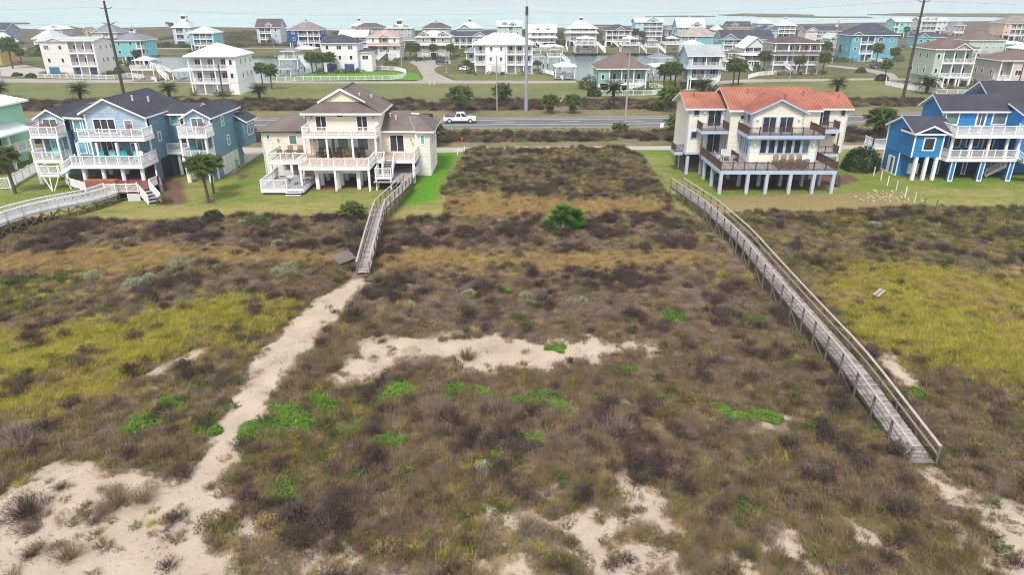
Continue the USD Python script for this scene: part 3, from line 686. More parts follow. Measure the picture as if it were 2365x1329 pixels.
canal_mat = mat('canal_water', {'g': ('geometry', {}), 'mp': ('mapping', {'scale': (0.6, 1.3, 1.0)}), 'n': ('noise_texture', {'scale': 1.1, 'detail': 5.0, 'roughness': 0.65}), 'n2': ('noise_texture', {'scale': 0.05, 'detail': 3.0}),
                              'r': ('rgb_ramp', {'ramp': [(0.35, (.055, .095, .10)), (0.65, (.10, .15, .15))]}), 'b': ('bump', {'strength': 0.5, 'distance': 0.15}),
                              'p': ('principled_bsdf', {'roughness': 0.12, 'specular_ior_level': 0.4})},
                [('g.position', 'mp.vector'), ('mp.vector', 'n.vector'), ('g.position', 'n2.vector'), ('n2.fac', 'r.fac'), ('r.color', 'p.base_color'), ('n.fac', 'b.height'), ('b.normal', 'p.normal')])
mb = MB()
for c_ in (CANAL_L, CANAL_R):
    v, f = trimesh.creation.triangulate_polygon(smoothpoly(c_).buffer(.5), engine='earcut')
    mb.add(np.column_stack([v, np.full(len(v), -.735)]), f)
mb.build('canal_water', canal_mat, label='grey-green rippled water of the two canal basins', kind='structure')
GROUND = shapely.MultiPolygon([g for g in (land.geoms if hasattr(land, 'geoms') else [land])])


def ground_tex(name, stops, scale, fine=3.0, rough=0.9, bump=0.3):
    return mat(name, {'g': ('geometry', {}), 'n': ('noise_texture', {'scale': scale, 'detail': 7.0, 'roughness': 0.65}), 'n2': ('noise_texture', {'scale': fine, 'detail': 5.0, 'roughness': 0.75}),
                      'a': ('math', {'math_type': 'multiply_add', 'value2': 0.45}), 'h': ('math', {'math_type': 'multiply', 'value2': 0.55}), 'r': ('rgb_ramp', {'ramp': stops}), 'b': ('bump', {'strength': bump, 'distance': 0.05}),
                      'p': ('principled_bsdf', {'roughness': rough, 'specular_ior_level': 0.15})},
               [('g.position', 'n.vector'), ('g.position', 'n2.vector'), ('n2.fac', 'h.value1'), ('n.fac', 'a.value1'), ('h.value', 'a.value3'), ('a.value', 'r.fac'), ('r.color', 'p.base_color'), ('n2.fac', 'b.height'), ('b.normal', 'p.normal')])


M_LAWN = ground_tex('mown_lawn', [(0.34, (.075, .115, .03)), (0.47, (.118, .14, .045)), (0.58, (.18, .158, .072))], 0.07, 1.1)
M_LUSH = ground_tex('watered_lawn', [(0.3, (.07, .19, .012)), (0.6, (.10, .23, .02))], 0.3, 3.0)
M_TURF = ground_tex('bright_turf', [(0.3, (.02, .16, .03)), (0.6, (.03, .2, .04))], 0.3, 3.0)
M_SCRUBFLOOR = ground_tex('scrub_floor', [(0.3, (.10, .082, .062)), (0.5, (.155, .13, .09)), (0.65, (.19, .175, .09))], 0.2, 2.0)
M_VERGE = ground_tex('dry_verge', [(0.33, (.085, .10, .035)), (0.48, (.15, .135, .066)), (0.6, (.22, .178, .11))], 0.25, 1.5)
M_ASPHALT = ground_tex('asphalt', [(0.3, (.095, .095, .105)), (0.5, (.128, .128, .136)), (0.65, (.165, .165, .17))], 0.35, 8.0, 0.85, 0.15)
M_OLDASPHALT = ground_tex('street_concrete', [(0.3, (.24, .21, .19)), (0.5, (.31, .275, .25)), (0.65, (.37, .33, .30))], 0.15, 3.0, 0.9, 0.15)
M_CONC = ground_tex('pale_concrete', [(0.3, (.3, .26, .235)), (0.5, (.38, .34, .31)), (0.65, (.45, .40, .365))], 0.3, 4.0, 0.9, 0.1)
M_GRAVEL = ground_tex('gravel', [(0.3, (.15, .13, .115)), (0.5, (.22, .19, .165)), (0.65, (.3, .26, .225))], 0.6, 9.0, 0.95, 0.3)
M_LINE = paint('road_paint', (.72, .72, .70), 0.7)


def sheet(name, pts, z, m, label, px=True, r=0.0, clip=False):
    q = Polygon(pxpoly(pts) if px else pts).buffer(0)
    if r:
        q = smoothpoly(q, r)
    if clip:
        q = q.intersection(GROUND.buffer(-0.3))
    mb = MB()
    for g_ in (q.geoms if hasattr(q, 'geoms') else [q]):
        v, f = trimesh.creation.triangulate_polygon(g_, engine='earcut')
        mb.add(np.column_stack([v, np.full(len(v), z)]), f)
    mb.build(name, m, label=label, kind='structure')
    return q


def ribbon(pts, w):
    """A strip along world points, w wide."""
    return shapely.LineString(pts).buffer(w / 2, cap_style='flat', join_style='mitre')


def off(pts, d):
    return list(shapely.LineString(pts).offset_curve(d).coords)


hw_near = [(-900, 303), (540, 296.5), (1100, 294), (1545, 290.5), (1960, 284.5), (3200, 266)]
hw_far = [(3200, 247), (1960, 264.5), (1545, 270.5), (1100, 275), (540, 276), (-900, 279)]
sheet('grass_verge', [(-900, 340), (600, 340), (1545, 338.5), (3200, 335), (3300, 228), (2400, 228), (1600, 234), (560, 234), (-900, 236)], 0.004, M_VERGE, 'dry grass verges on both sides of the highway')
sheet('gravel_shoulder', [(-900, 306), (540, 299.5), (1100, 297.5), (1545, 293), (1960, 286.5), (3200, 268.5), (3200, 245), (1960, 262), (1545, 267), (1100, 272), (540, 273), (-900, 276)], 0.008, M_GRAVEL, 'pale gravel shoulder along the highway')
sheet('highway', hw_near + hw_far, 0.012, M_ASPHALT, 'grey two-lane asphalt highway')
nl = [tuple(G(*p)[:2]) for p in [(-600, 293), (560, 289.6), (1100, 288.3), (1500, 285.8), (1960, 281.5), (3000, 268)]]
fl = [tuple(G(*p)[:2]) for p in [(-600, 281), (560, 278.2), (1100, 277.2), (1500, 274), (1960, 268.6), (3000, 254)]]
ce = [((a[0] + b[0]) / 2, (a[1] + b[1]) / 2) for a, b in zip(nl, fl)]
m1 = MB()
for ln in (nl, fl):
    q = ribbon(ln, 0.22)
    v, f = trimesh.creation.triangulate_polygon(q, engine='earcut')
    m1.add(np.column_stack([v, np.full(len(v), 0.016)]), f)
m1.build('edge_line', M_LINE, label='white painted edge lines of the highway', kind='structure')
lc = shapely.LineString(ce)
m1 = MB()
for k in range(int(lc.length / 12.0)):
    a, b = lc.interpolate(k * 12.0 + 4.5), lc.interpolate(k * 12.0 + 8.0)
    d = np.array([b.x - a.x, b.y - a.y]) / 3.5
    n_ = np.array([-d[1], d[0]]) * 0.1
    A, B = np.array([a.x, a.y]), np.array([b.x, b.y])
    m1.add(np.column_stack([[A + n_, A - n_, B - n_, B + n_], np.full(4, 0.016)]), [(0, 1, 2, 3)])
m1.build('lane_dash', M_LINE, label='dashed white centre markings of the highway', kind='structure')
sheet('frontage_lane', [(-500, 352), (540, 351), (1010, 352.5), (1200, 348), (1470, 346.5), (1620, 347), (2500, 341), (3000, 340), (3000, 331), (2365, 333), (1550, 337.5), (1200, 338.5), (1010, 341), (540, 341), (-500, 342)], 0.008, M_CONC, 'pale concrete lane behind the beach houses')
sheet('driveway', [(545, 398), (520, 405), (505, 385), (555, 350), (612, 350), (600, 356), (545, 395)], 0.012, M_CONC, 'concrete driveway beside the blue-grey house')
sheet('field_lawn', [(-900, 236), (560, 233), (1600, 231), (2400, 226), (3300, 224), (3200, 168), (1900, 186), (1330, 191), (600, 192), (0, 189), (-900, 180)], 0.008, M_LAWN, 'wide mown field between the scrub bank and the street')
sheet('street', [(-900, 181), (0, 190), (180, 191.5), (440, 191), (620, 192), (1040, 192.5), (1240, 192.5), (1330, 191), (1332, 186.5), (1240, 186), (1048, 185.5), (1036, 181), (1006, 167), (1002, 160), (1010, 154), (1042, 146), (1040, 137), (952, 137), (945, 143), (962, 152), (968, 163), (978, 178), (974, 185), (620, 186), (440, 184), (180, 183.5), (0, 181), (-900, 172)], 0.012, M_OLDASPHALT, 'pale street with a turning circle between canal houses')
sheet('street', [(1660, 193), (1770, 189), (1900, 187), (2040, 184), (2080, 186), (2365, 186), (2900, 186), (2900, 181), (2365, 181), (2075, 181), (2065, 170), (2000, 158), (1918, 150), (1900, 152), (1990, 162), (2035, 173), (2030, 180), (1900, 182), (1720, 183), (1660, 187)], 0.012, M_OLDASPHALT, 'pale curving street among the right-hand houses')
sheet('back_street', [(-900, 118), (0, 113.5), (600, 111.8), (1140, 111), (1140, 109.6), (600, 110), (0, 111.5), (-900, 115)], 0.012, M_OLDASPHALT, 'thin far street along the canal houses', clip=True)
sheet('left_driveway', [(0, 176), (60, 176), (105, 170), (105, 160), (60, 150), (30, 152), (0, 156), (-60, 170)], 0.016, M_CONC, 'concrete driveway by the cream and ochre houses at left')
sheet('lush_lawn', [(620, 180), (640, 187), (800, 187.5), (960, 187), (972, 184), (966, 175), (955, 168), (935, 166), (760, 167), (700, 172)], 0.012, M_LUSH, 'bright green watered lawn round the curved white fence', r=1.0)
sheet('side_lawn', [(1030, 172), (1052, 184), (1240, 185), (1300, 184.5), (1270, 176), (1200, 168), (1090, 169)], 0.012, M_LAWN, 'mown green lawn before the big white canal house', r=1.0)
sheet('bright_lawn', [(1385, 208), (1395, 217), (1500, 217), (1535, 213), (1520, 204), (1480, 203)], 0.016, M_TURF, 'vivid green turf yard inside a white fence')
sheet('scrub_bank', [(-900, 262), (540, 258), (1100, 257), (1545, 254), (2000, 248), (3200, 238), (3200, 228), (1600, 232), (560, 233.5), (-900, 236)], 0.012, M_SCRUBFLOOR, 'dark ground under the scrub bank beside the highway')
sheet('scrub_verge', [(540, 331), (1100, 330), (1545, 326), (1545, 305), (1100, 308), (540, 306)], 0.012, M_SCRUBFLOOR, 'dark ground under the scrub strip beside the lane')


def band(pts, step, seed, name, label, protos, size=(0.8, 1.3), mask=None, dens=1.0):
    q = Polygon(pxpoly(pts))
    x0, y0, x1, y1 = q.bounds
    x, y = field(step, max(x0, -190), min(x1, 190), y0, y1)
    k = shapely.contains_xy(q, x, y) & (RNG.uniform(0, 1, len(x)) < dens)
    if mask is not None:
        k &= mask(x, y)
    x, y = x[k], y[k]
    s = RNG.uniform(*size, len(x))
    scatter(name, label, protos, np.stack([x, y, np.zeros(len(x))], 1), RNG.uniform(0, 6.28, len(x)), np.stack([s * 1.2, s * 1.2, s], 1))


notlow = lambda x, y: fbm(x, y, 9.0, 95, 3) > 0.36
band([(-700, 259), (540, 256), (1100, 255), (1545, 252), (2000, 247), (3000, 238), (3000, 229), (1600, 233), (560, 234), (-700, 237)], 0.62, 1, 'bank_scrub', 'dense brown scrub bank along the far side of the highway', PROTOS['dark'][:2] + PROTOS['brush'] + PROTOS['leafy'][:1] + PROTOS['grey'] + PROTOS['olive'][:3] + PROTOS['brown'][:2], (0.8, 1.9), notlow)
band([(-300, 332), (540, 330), (1100, 329), (1545, 325), (1560, 330), (2500, 325), (2500, 300), (1545, 306), (1100, 309), (540, 307), (-300, 308)], 0.6, 2, 'lane_scrub', 'brown scrub strip between the highway and the concrete lane', PROTOS['dark'][:2] + PROTOS['brush'] + PROTOS['leafy'][:2] + PROTOS['grey'] + PROTOS['tan'][:2] + PROTOS['olive'][:2], (0.8, 1.8), notlow)
band([(-700, 300), (540, 306), (1545, 304), (2500, 290), (2500, 284), (1545, 295), (540, 300)], 0.7, 3, 'verge_grass', 'short dry grass on the highway verge', PROTOS['tan'][:2] + PROTOS['olive'][:2], (0.5, 0.9), None, 0.5)
band([(-900, 105), (360, 110), (1140, 108), (1900, 95), (2900, 95), (2900, 62), (2000, 62), (1200, 76), (0, 72), (-900, 80)], 3.4, 4, 'marsh_scrub', 'grey-green scrub mounds over the far marsh', PROTOS['leafy'] + PROTOS['brush'], (2.6, 5.0), lambda x, y: fbm(x, y, 40., 97, 3) > 0.48)

# ------------------------------------------------ building kit
WHITE = paint('white_paint', (.78, .79, .80), 0.5, 0.08)
OFFWHITE = paint('worn_white_paint', (.62, .63, .63), 0.6, 0.16)
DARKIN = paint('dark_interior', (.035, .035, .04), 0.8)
GREYDOOR = paint('grey_garage_door', (.34, .34, .38), 0.5)
BROWNRAIL = paint('brown_rail_paint', (.115, .07, .055), 0.6, 0.25)
BLUETRIM = paint('pale_blue_trim', (.38, .48, .62), 0.5, 0.1)
DECKTAN = paint('tan_deck_boards', (.45, .31, .23), 0.7, 0.2, 6)
DECKGREY = paint('grey_deck_boards', (.31, .29, .30), 0.75, 0.22, 6)
GLASS = [glass('window_glass', (.03, .036, .048)), glass('window_glass_blind', (.12, .15, .15), 0.1), glass('window_glass_green', (.13, .24, .2), 0.1), glass('window_glass_teal', (.12, .35, .42), 0.1), glass('window_glass_shade', (.2, .22, .24), 0.15)]


def frame_pts(face, plane, u0, u1, z0, z1, d0, d1):
    """A box lying on a wall: d0 and d1 are distances proud of the wall."""
    if face == 'F':
        return (u0, u1, plane - d1, plane - d0, z0, z1)
    if face == 'B':
        return (u0, u1, plane + d0, plane + d1, z0, z1)
    if face == 'L':
        return (plane - d1, plane - d0, u0, u1, z0, z1)
    return (plane + d0, plane + d1, u0, u1, z0, z1)


def win(t, face, plane, u0, u1, z0, z1, n=2, g=0, trim=None, fw=0.12, rail=False, name='window', far=False):
    """A window: casing, mullions and sill as one piece, each light of glass a piece of its own."""
    trim = trim or WHITE
    m = MB()
    fp = lambda *a: m.box(*frame_pts(face, plane, *a))
    fp(u0, u0 + fw, z0, z1, 0.0, .07)
    fp(u1 - fw, u1, z0, z1, 0.0, .07)
    fp(u0 + fw, u1 - fw, z1 - fw, z1, 0.0, .07)
    fp(u0 + fw, u1 - fw, z0, z0 + fw * .8, 0.0, .08)
    w = (u1 - u0 - 2 * fw) / n
    for k in range(1, n):
        fp(u0 + fw + k * w - .035, u0 + fw + k * w + .035, z0 + fw * .8, z1 - fw, 0.0, .06)
    if rail:
        zm = (z0 + z1) / 2
        fp(u0 + fw, u1 - fw, zm - .03, zm + .03, 0.0, .055)
    f = m.build(name, trim, t)
    if far:
        MB().box(*frame_pts(face, plane, u0 + fw, u1 - fw, z0 + fw * .8, z1 - fw, 0.0, .025)).build('pane', GLASS[g], f)
        return f
    for k in range(n):
        a = u0 + fw + k * w + (.035 if k else 0)
        b = u0 + fw + (k + 1) * w - (.035 if k < n - 1 else 0)
        MB().box(*frame_pts(face, plane, a, b, z0 + fw * .8, z1 - fw, 0.0, .025)).build('pane', GLASS[g], f)
    return f


def rail(t, p, q, m, h=1.0, post=1.8, bal=0.16, posts=True, ends=(True, True), pw=.11, far=False, name='railing'):
    """A straight run of railing: cap and bottom rail, posts, balusters."""
    p, q = np.asarray(p, float), np.asarray(q, float)
    L = np.linalg.norm(q - p)
    u = np.array([0, 0, 1.0])
    a = MB().bar(p + u * h, q + u * h, .11, .06).bar(p + u * .12, q + u * .12, .05, .07)
    if far:
        for k in range(int(L / bal) + 1):
            c = p + (q - p) * min(1, k * bal / L)
            a.bar(c, c + u * h, .06 if k % 5 else .12)
        return a.build(name, m, t)
    r = a.build(name, m, t)
    n = max(1, round(L / post))
    if posts:
        for k in range(n + 1):
            if (k == 0 and not ends[0]) or (k == n and not ends[1]):
                continue
            c = p + (q - p) * k / n
            MB().bar(c, c + u * (h + .1), pw, pw, up=(0, 1, 0)).build('post', m, r)
    b = MB()
    for k in range(1, int(L / bal)):
        c = p + (q - p) * k * bal / L
        b.bar(c + u * .15, c + u * (h - .02), .035, .035, up=(0, 1, 0))
    b.build('balusters', m, r, kind='stuff')
    return r


def deck(t, x0, x1, y0, y1, z, m, fascia, fh=.32, name='deck'):
    d = MB().box(x0, x1, y0, y1, z - .06, z).build(name, m, t)
    MB().box(x0 + .02, x1 - .02, y0 - .04, y0 + .02, z - fh, z - .004).box(x0 - .04, x0 + .018, y0, y1, z - fh, z - .006).box(x1 - .018, x1 + .04, y0, y1, z - fh, z - .008).build('fascia', fascia, d)
    return d


def stair(t, p, q, w, m, n=None, railm=None, far=False, rails=(1, 1), name='stair', axis=None):
    """A flight from p (top) to q (bottom)."""
    p, q = np.asarray(p, float), np.asarray(q, float)
    d = np.array([q[0] - p[0], q[1] - p[1], 0])
    run = np.linalg.norm(d)
    d = d / run
    s = np.cross(d, (0, 0, 1))
    n = n or max(2, round((p[2] - q[2]) / .19))
    a = MB()
    for k in (-1, 1):
        a.bar(p + s * k * w / 2 - (0, 0, .12), q + s * k * w / 2 - (0, 0, .05), .06, .28)
    st = a.build(name, railm or m, t)
    tr = MB()
    for k in range(n):
        c = p + (q - p) * (k + .5) / n
        if far:
            tr.bar(c - s * w / 2, c + s * w / 2, run / n * 1.1, .05)
        else:
            MB().bar(c - s * (w / 2 - .03), c + s * (w / 2 - .03), run / n * 1.08, .05).build('tread', m, st)
    tr.build('treads', m, st)
    for k, on in zip((-1, 1), rails):
        if on:
            rail(t, p + s * k * w / 2, q + s * k * w / 2, railm or m, .95, 2.0, .3 if far else .17, far=far, name='stair_railing')
    return st


def slab_roof(t, polys, m, edge=None, th=.2, seam=0, seam_m=None, name='roof'):
    """Sloping planes with a board along the eaves: each plane is given by its corners, first two along the eave."""
    a, e = MB(), MB()
    for p in polys:
        p = np.asarray(p, float)
        a.poly(p + (0, 0, .004))
        e.prism(p - (0, 0, th), (0, 0, th))
    r = a.build(name, m, t)
    if edge is not None:
        e.build('eave_board', edge, r)
    if seam:
        s = MB()
        for p in polys:
            p = np.asarray(p, float)
            o, ex = p[0], p[1] - p[0]
            L = np.linalg.norm(ex)
            ex = ex / L
            nz = np.cross(p[1] - p[0], p[2] - p[0])
            nz /= np.linalg.norm(nz)
            ey = np.cross(nz, ex)
            if ey[2] < 0:
                ey, nz = -ey, -nz
            if nz[2] < 0:
                nz = -nz
            uv = np.stack([(p - o) @ ex, (p - o) @ ey], 1)
            pg = Polygon(uv).buffer(0)
            for k in range(1, int(L / seam) + 60):
                for sg in ((1, -1) if k else (1,)):
                    u = k * seam * sg
                    if u < uv[:, 0].min() or u > uv[:, 0].max():
                        continue
                    c = shapely.LineString([(u, -50), (u, 50)]).intersection(pg)
                    for g_ in getattr(c, 'geoms', [c]):
                        if g_.length > .3:
                            (x0, y0), (x1, y1) = g_.coords[0], g_.coords[-1]
                            s.bar(o + ex * x0 + ey * y0 + nz * .03, o + ex * x1 + ey * y1 + nz * .03, .05, .06, up=nz)
        s.build('roof_ribs', seam_m or m, r, kind='stuff')
    return r


def hip(x0, x1, y0, y1, z, rise, ridge=None):
    """Corner lists of a hip roof; the ridge runs along the longer side."""
    w, d = x1 - x0, y1 - y0
    h = min(w, d) / 2
    if w >= d:
        ym = (y0 + y1) / 2
        a, b = (x0 + h, ym, z + rise), (x1 - h, ym, z + rise)
    else:
        xm = (x0 + x1) / 2
        a, b = (xm, y0 + h, z + rise), (xm, y1 - h, z + rise)
    c = [(x0, y0, z), (x1, y0, z), (x1, y1, z), (x0, y1, z)]
    if w >= d:
        return [[c[0], c[1], b, a], [c[2], c[3], a, b], [c[1], c[2], b], [c[3], c[0], a]]
    return [[c[0], c[1], a], [c[2], c[3], b], [c[1], c[2], b, a], [c[3], c[0], a, b]]


def gable_x(x0, x1, y0, y1, z, rise, ym=None):
    """Ridge along x."""
    ym = (y0 + y1) / 2 if ym is None else ym
    return [[(x0, y0, z), (x1, y0, z), (x1, ym, z + rise), (x0, ym, z + rise)], [(x1, y1, z), (x0, y1, z), (x0, ym, z + rise), (x1, ym, z + rise)]]


def gable_y(x0, x1, y0, y1, z, rise, xm=None):
    """Ridge along y."""
    xm = (x0 + x1) / 2 if xm is None else xm
    return [[(x1, y0, z), (x1, y1, z), (xm, y1, z + rise), (xm, y0, z + rise)], [(x0, y1, z), (x0, y0, z), (xm, y0, z + rise), (xm, y1, z + rise)]]


def posts(t, pts, z0, z1, w, m, name='pillar', round_=False):
    for x, y in pts:
        (MB().tube((x, y, z0), (x, y, z1), w / 2, n=10) if round_ else MB().box(x - w / 2, x + w / 2, y - w / 2, y + w / 2, z0, z1)).build(name, m, t)


def vents(t, pts, m):
    for x, y, z in pts:
        MB().tube((x, y, z - .2), (x, y, z + .35), .1, n=8).tube((x, y, z + .35), (x, y, z + .45), .16, n=8).build('roof_vent', m, t)


# ------------------------------------------------ cream house with red tile roof and wide deck
CREAM = siding('cream_stucco', (.74, .715, .62), 0.22, 0.12)
RED = roofing('red_roof', (.34, .135, .095), 0.3, 0.45, 0.85)
h = thing('beach_house', 'cream beach house with red tile roofs and a wide brown-railed deck on pillars', 'house')
w = MB()
w.box(22.1, 26.6, 86.8, 93.8, 2.8, 8.5).box(26.6, 37.5, 84.5, 93.5, 2.8, 8.6).box(37.5, 41.9, 86.8, 93.8, 2.8, 8.5).box(28.4, 34.3, 81.7, 86, 6.25, 8.75)
w.box(28.2, 36.2, 81.1, 84.6, 2.8, 6.0)
w.prism([(28.4, 81.7, 8.745), (34.3, 81.7, 8.745), (31.3, 81.7, 10.15)], (0, 1, 0))
for xa, ya, yb, za in ((22.1, 86.8, 93.8, 8.49), (41.9, 86.8, 93.8, 8.49)):
    s = 1 if xa < 30 else -1
    w.prism([(xa, ya, za), (xa, yb, za), (xa, (ya + yb) / 2, za + 1.35)], (s, 0, 0))
w.build('wall', CREAM, h)
slab_roof(h, gable_x(21.5, 26.9, 86.3, 94.3, 8.42, 1.52), RED, WHITE, .2, .36)
slab_roof(h, gable_x(37.3, 42.4, 86.3, 94.3, 8.42, 1.52), RED, WHITE, .2, .36)
slab_roof(h, gable_x(26.2, 37.6, 84.0, 94.2, 8.55, 2.15), RED, WHITE, .2, .36)
slab_roof(h, gable_y(27.9, 34.8, 81.2, 88.2, 8.62, 1.62, 31.3), RED, BLUETRIM, .22, .36)
for b_ in [(x - .07, x + .07, 86.74, 86.80, 2.9, 8.4) for x in (22.1, 26.6, 37.5, 41.9)] + [(x - .08, x + .08, 81.63, 81.70, 6.3, 8.6) for x in (28.4, 34.3)] + [(x - .08, x + .08, 81.03, 81.10, 2.8, 6.0) for x in (28.2, 36.2)] + [(22.0, 26.6, 86.72, 86.79, 2.62, 2.9), (22.02, 22.09, 86.8, 93.8, 2.62, 2.9)]:
    MB().box(*b_).build('corner_trim', BLUETRIM, h)
T = BLUETRIM
win(h, 'F', 86.8, 22.6, 23.4, 7.45, 8.3, 1, 0, T)
win(h, 'F', 86.8, 22.5, 23.4, 4.6, 5.6, 1, 0, T)
win(h, 'F', 86.8, 24.4, 26.2, 6.15, 8.2, 2, 0, T, name='sliding_door')
win(h, 'F', 86.8, 24.6, 26.4, 2.85, 5.3, 2, 0, T, name='sliding_door')
win(h, 'F', 86.8, 37.9, 39.7, 6.2, 8.25, 2, 0, T, name='sliding_door')
win(h, 'F', 86.8, 40.9, 41.6, 7.4, 8.3, 1, 0, T)
win(h, 'F', 86.8, 40.1, 40.9, 4.9, 5.9, 1, 0, T)
win(h, 'F', 86.8, 38.0, 39.0, 3.05, 5.5, 1, 0, T, name='door')
win(h, 'F', 84.5, 27.7, 28.3, 7.35, 7.95, 1, 0, T)
win(h, 'L', 28.4, 82.6, 83.6, 7.2, 8.3, 2, 0, T)
win(h, 'F', 81.7, 29.5, 31.2, 6.25, 8.2, 2, 0, T, name='sliding_door')
win(h, 'F', 81.7, 31.5, 33.2, 6.25, 8.2, 2, 0, T, name='sliding_door')
for k in range(6):
    win(h, 'F', 81.1, 29.35 + k * 1.0, 30.28 + k * 1.0, 3.9, 5.65, 1, 0 if k < 5 else 2, T)
for k in range(4):
    win(h, 'L', 28.2, 81.45 + k * .78, 82.15 + k * .78, 3.7, 5.6, 1, 2 if k > 1 else 0, T)
lamps = MB()
for x, y, z in ((24.0, 86.7, 7.9), (26.45, 86.7, 7.9), (28.9, 81.6, 7.9), (33.8, 81.6, 7.9), (28.75, 81.0, 5.0), (35.7, 81.0, 5.0), (40.1, 86.7, 8.1), (24.2, 86.7, 5.3)):
    MB().tube((x, y, z - .1), (x, y, z + .14), .17, .1, 8).build('wall_lamp', WHITE, h)
deck(h, 23.9, 37.3, 77.3, 81.1, 2.75, DECKGREY, BLUETRIM, .42)
deck(h, 23.9, 28.2, 81.1, 86.8, 2.75, DECKGREY, BLUETRIM, .42)
deck(h, 36.2, 37.3, 81.1, 84.5, 2.75, DECKGREY, BLUETRIM, .42)
deck(h, 27.6, 36.5, 80.3, 81.72, 6.2, DECKGREY, BLUETRIM, .4, 'balcony')
deck(h, 27.6, 28.4, 81.72, 84.5, 6.2, DECKGREY, BLUETRIM, .4, 'balcony')
deck(h, 34.3, 36.5, 81.72, 84.5, 6.2, DECKGREY, BLUETRIM, .4, 'balcony')
deck(h, 23.2, 26.5, 84.4, 86.8, 6.0, DECKGREY, BLUETRIM, .36, 'balcony')
deck(h, 37.5, 40.4, 85.2, 86.8, 6.05, DECKGREY, BLUETRIM, .5, 'balcony')
deck(h, 37.5, 40.9, 85.4, 86.8, 3.0, DECKGREY, BLUETRIM, .4, 'balcony')
deck(h, 21.0, 22.1, 88.0, 90.2, 2.7, DECKGREY, BLUETRIM, .4, 'balcony')
B = BROWNRAIL
rail(h, (23.95, 77.35, 2.75), (37.25, 77.35, 2.75), B, .95, 1.35, .13)
rail(h, (23.95, 86.6, 2.75), (23.95, 77.35, 2.75), B, .95, 1.35, .11, ends=(True, False))
rail(h, (37.25, 77.35, 2.75), (37.25, 84.4, 2.75), B, .95, 1.35, .11, ends=(False, True))
rail(h, (27.2, 81.6, 2.75), (27.2, 86.5, 2.75), B, .95, 1.6, .11)
rail(h, (27.65, 80.35, 6.2), (36.45, 80.35, 6.2), B, .9, 1.25, .13)
rail(h, (27.65, 84.4, 6.2), (27.65, 80.35, 6.2), B, .9, 1.35, .1, ends=(True, False))
rail(h, (36.45, 80.35, 6.2), (36.45, 84.4, 6.2), B, .9, 1.35, .1, ends=(False, True))
for x0, x1, y0, z in ((23.25, 26.45, 84.45, 6.0), (37.6, 40.35, 85.25, 6.05), (37.6, 40.85, 85.45, 3.0)):
    rail(h, (x0, y0, z), (x1, y0, z), B, .9, 1.5, .13)
    rail(h, (x0, 86.7, z), (x0, y0, z), B, .9, 1.5, .1, ends=(True, False))
    rail(h, (x1, y0, z), (x1, 86.7, z), B, .9, 1.5, .1, ends=(False, True))
rail(h, (21.05, 90.1, 2.7), (21.05, 88.05, 2.7), B, .9, 1.0, .1)
rail(h, (21.05, 88.05, 2.7), (22.1, 88.05, 2.7), B, .9, 1.0, .1, ends=(False, True))
posts(h, [(23.4, 84.5), (26.3, 84.5)], 2.75, 5.65, .14, B, 'balcony_post')
posts(h, [(40.6, 85.5)], 3.0, 5.6, .14, B, 'balcony_post')
pil = [(x, 77.45) for x in (24.1, 27.2, 29.4, 32.1, 34.8, 37.05)] + [(x, 81.0) for x in (24.1, 27.4, 29.8, 32.4, 35.0, 37.1)] + [(x, 84.6) for x in (24.1, 27.2, 29.6, 32.3, 35.0, 37.4)] + [(22.5, 87.1), (24.3, 87.2), (22.4, 90.5), (26.4, 87.4), (41.6, 87.0), (39, 87.0)] + [(x, 89) for x in (27.2, 29.8, 32.4, 35, 37.6)]
posts(h, pil, -.1, 2.45, .36, paint('blue_grey_pillar', (.42, .47, .57), 0.6, 0.15))
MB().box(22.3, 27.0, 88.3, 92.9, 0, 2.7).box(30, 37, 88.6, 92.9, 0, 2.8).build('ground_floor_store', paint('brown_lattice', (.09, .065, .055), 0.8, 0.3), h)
MB().box(24, 37.3, 77.5, 93.3, 2.42, 2.60).build('deck_joists', paint('joist_wood', (.16, .14, .13), .8), h)
MB().box(25.5, 37.6, 84.2, 93.6, 0.0, .05).build('slab', M_GRAVEL, h)
stair(h, (37.4, 81.6, 2.6), (39.6, 81.0, .15), 1.1, B, railm=B)
vents(h, [(23.0, 89, 9.6), (29.3, 87.6, 10.2), (33.6, 86.4, 9.7), (36.0, 87.0, 10.0), (41.2, 88.6, 9.4)], RED)

# ------------------------------------------------ yellow house with brown shingle roofs
YEL = siding('pale_yellow_siding', (.76, .72, .61), 0.2, 0.12)
BRN = roofing('brown_shingles', (.15, .118, .112), 0.14, 0.4)
h = thing('beach_house', 'pale yellow beach house with brown shingle roofs and white-railed decks', 'house')
w = MB()
w.box(-25.2, -16.4, 85.2, 92.2, 2.9, 8.2).box(-31.5, -25.2, 86.3, 96, 0, 5.75).box(-16.4, -12.2, 86.7, 96, 2.6, 5.75).box(-12.2, -10.3, 86.3, 93.5, 0, 5.76).box(-16.4, -12.21, 88, 96, 0, 2.6).box(-25.2, -16.4, 88.5, 92, 0, 2.9)
w.prism([(-23.2, 85.75, 9.25), (-18.4, 85.75, 9.25), (-20.8, 85.75, 10.68)], (0, .4, 0))
w.build('wall', YEL, h)
L_, R_, F_, K_ = -25.75, -15.85, 84.5, 92.8
gf = (-23.4, 85.45, 9.36), (-18.2, 85.45, 9.36)
ap, bk = (-20.8, 85.35, 10.83), (-20.8, 92.8, 10.83)
slab_roof(h, [[(R_, F_, 8.1), (R_, K_, 8.1), bk, ap, gf[1]], [(L_, K_, 8.1), (L_, F_, 8.1), gf[0], ap, bk], [(L_, F_, 8.1), (R_, F_, 8.1), gf[1], gf[0]]], BRN, None)
e = MB()
e.bar((L_, F_, 8.0), (R_, F_, 8.0), .06, .22).bar((R_, F_, 8.0), (R_, K_, 8.0), .06, .22).bar((L_, F_, 8.0), (L_, K_, 8.0), .06, .22)
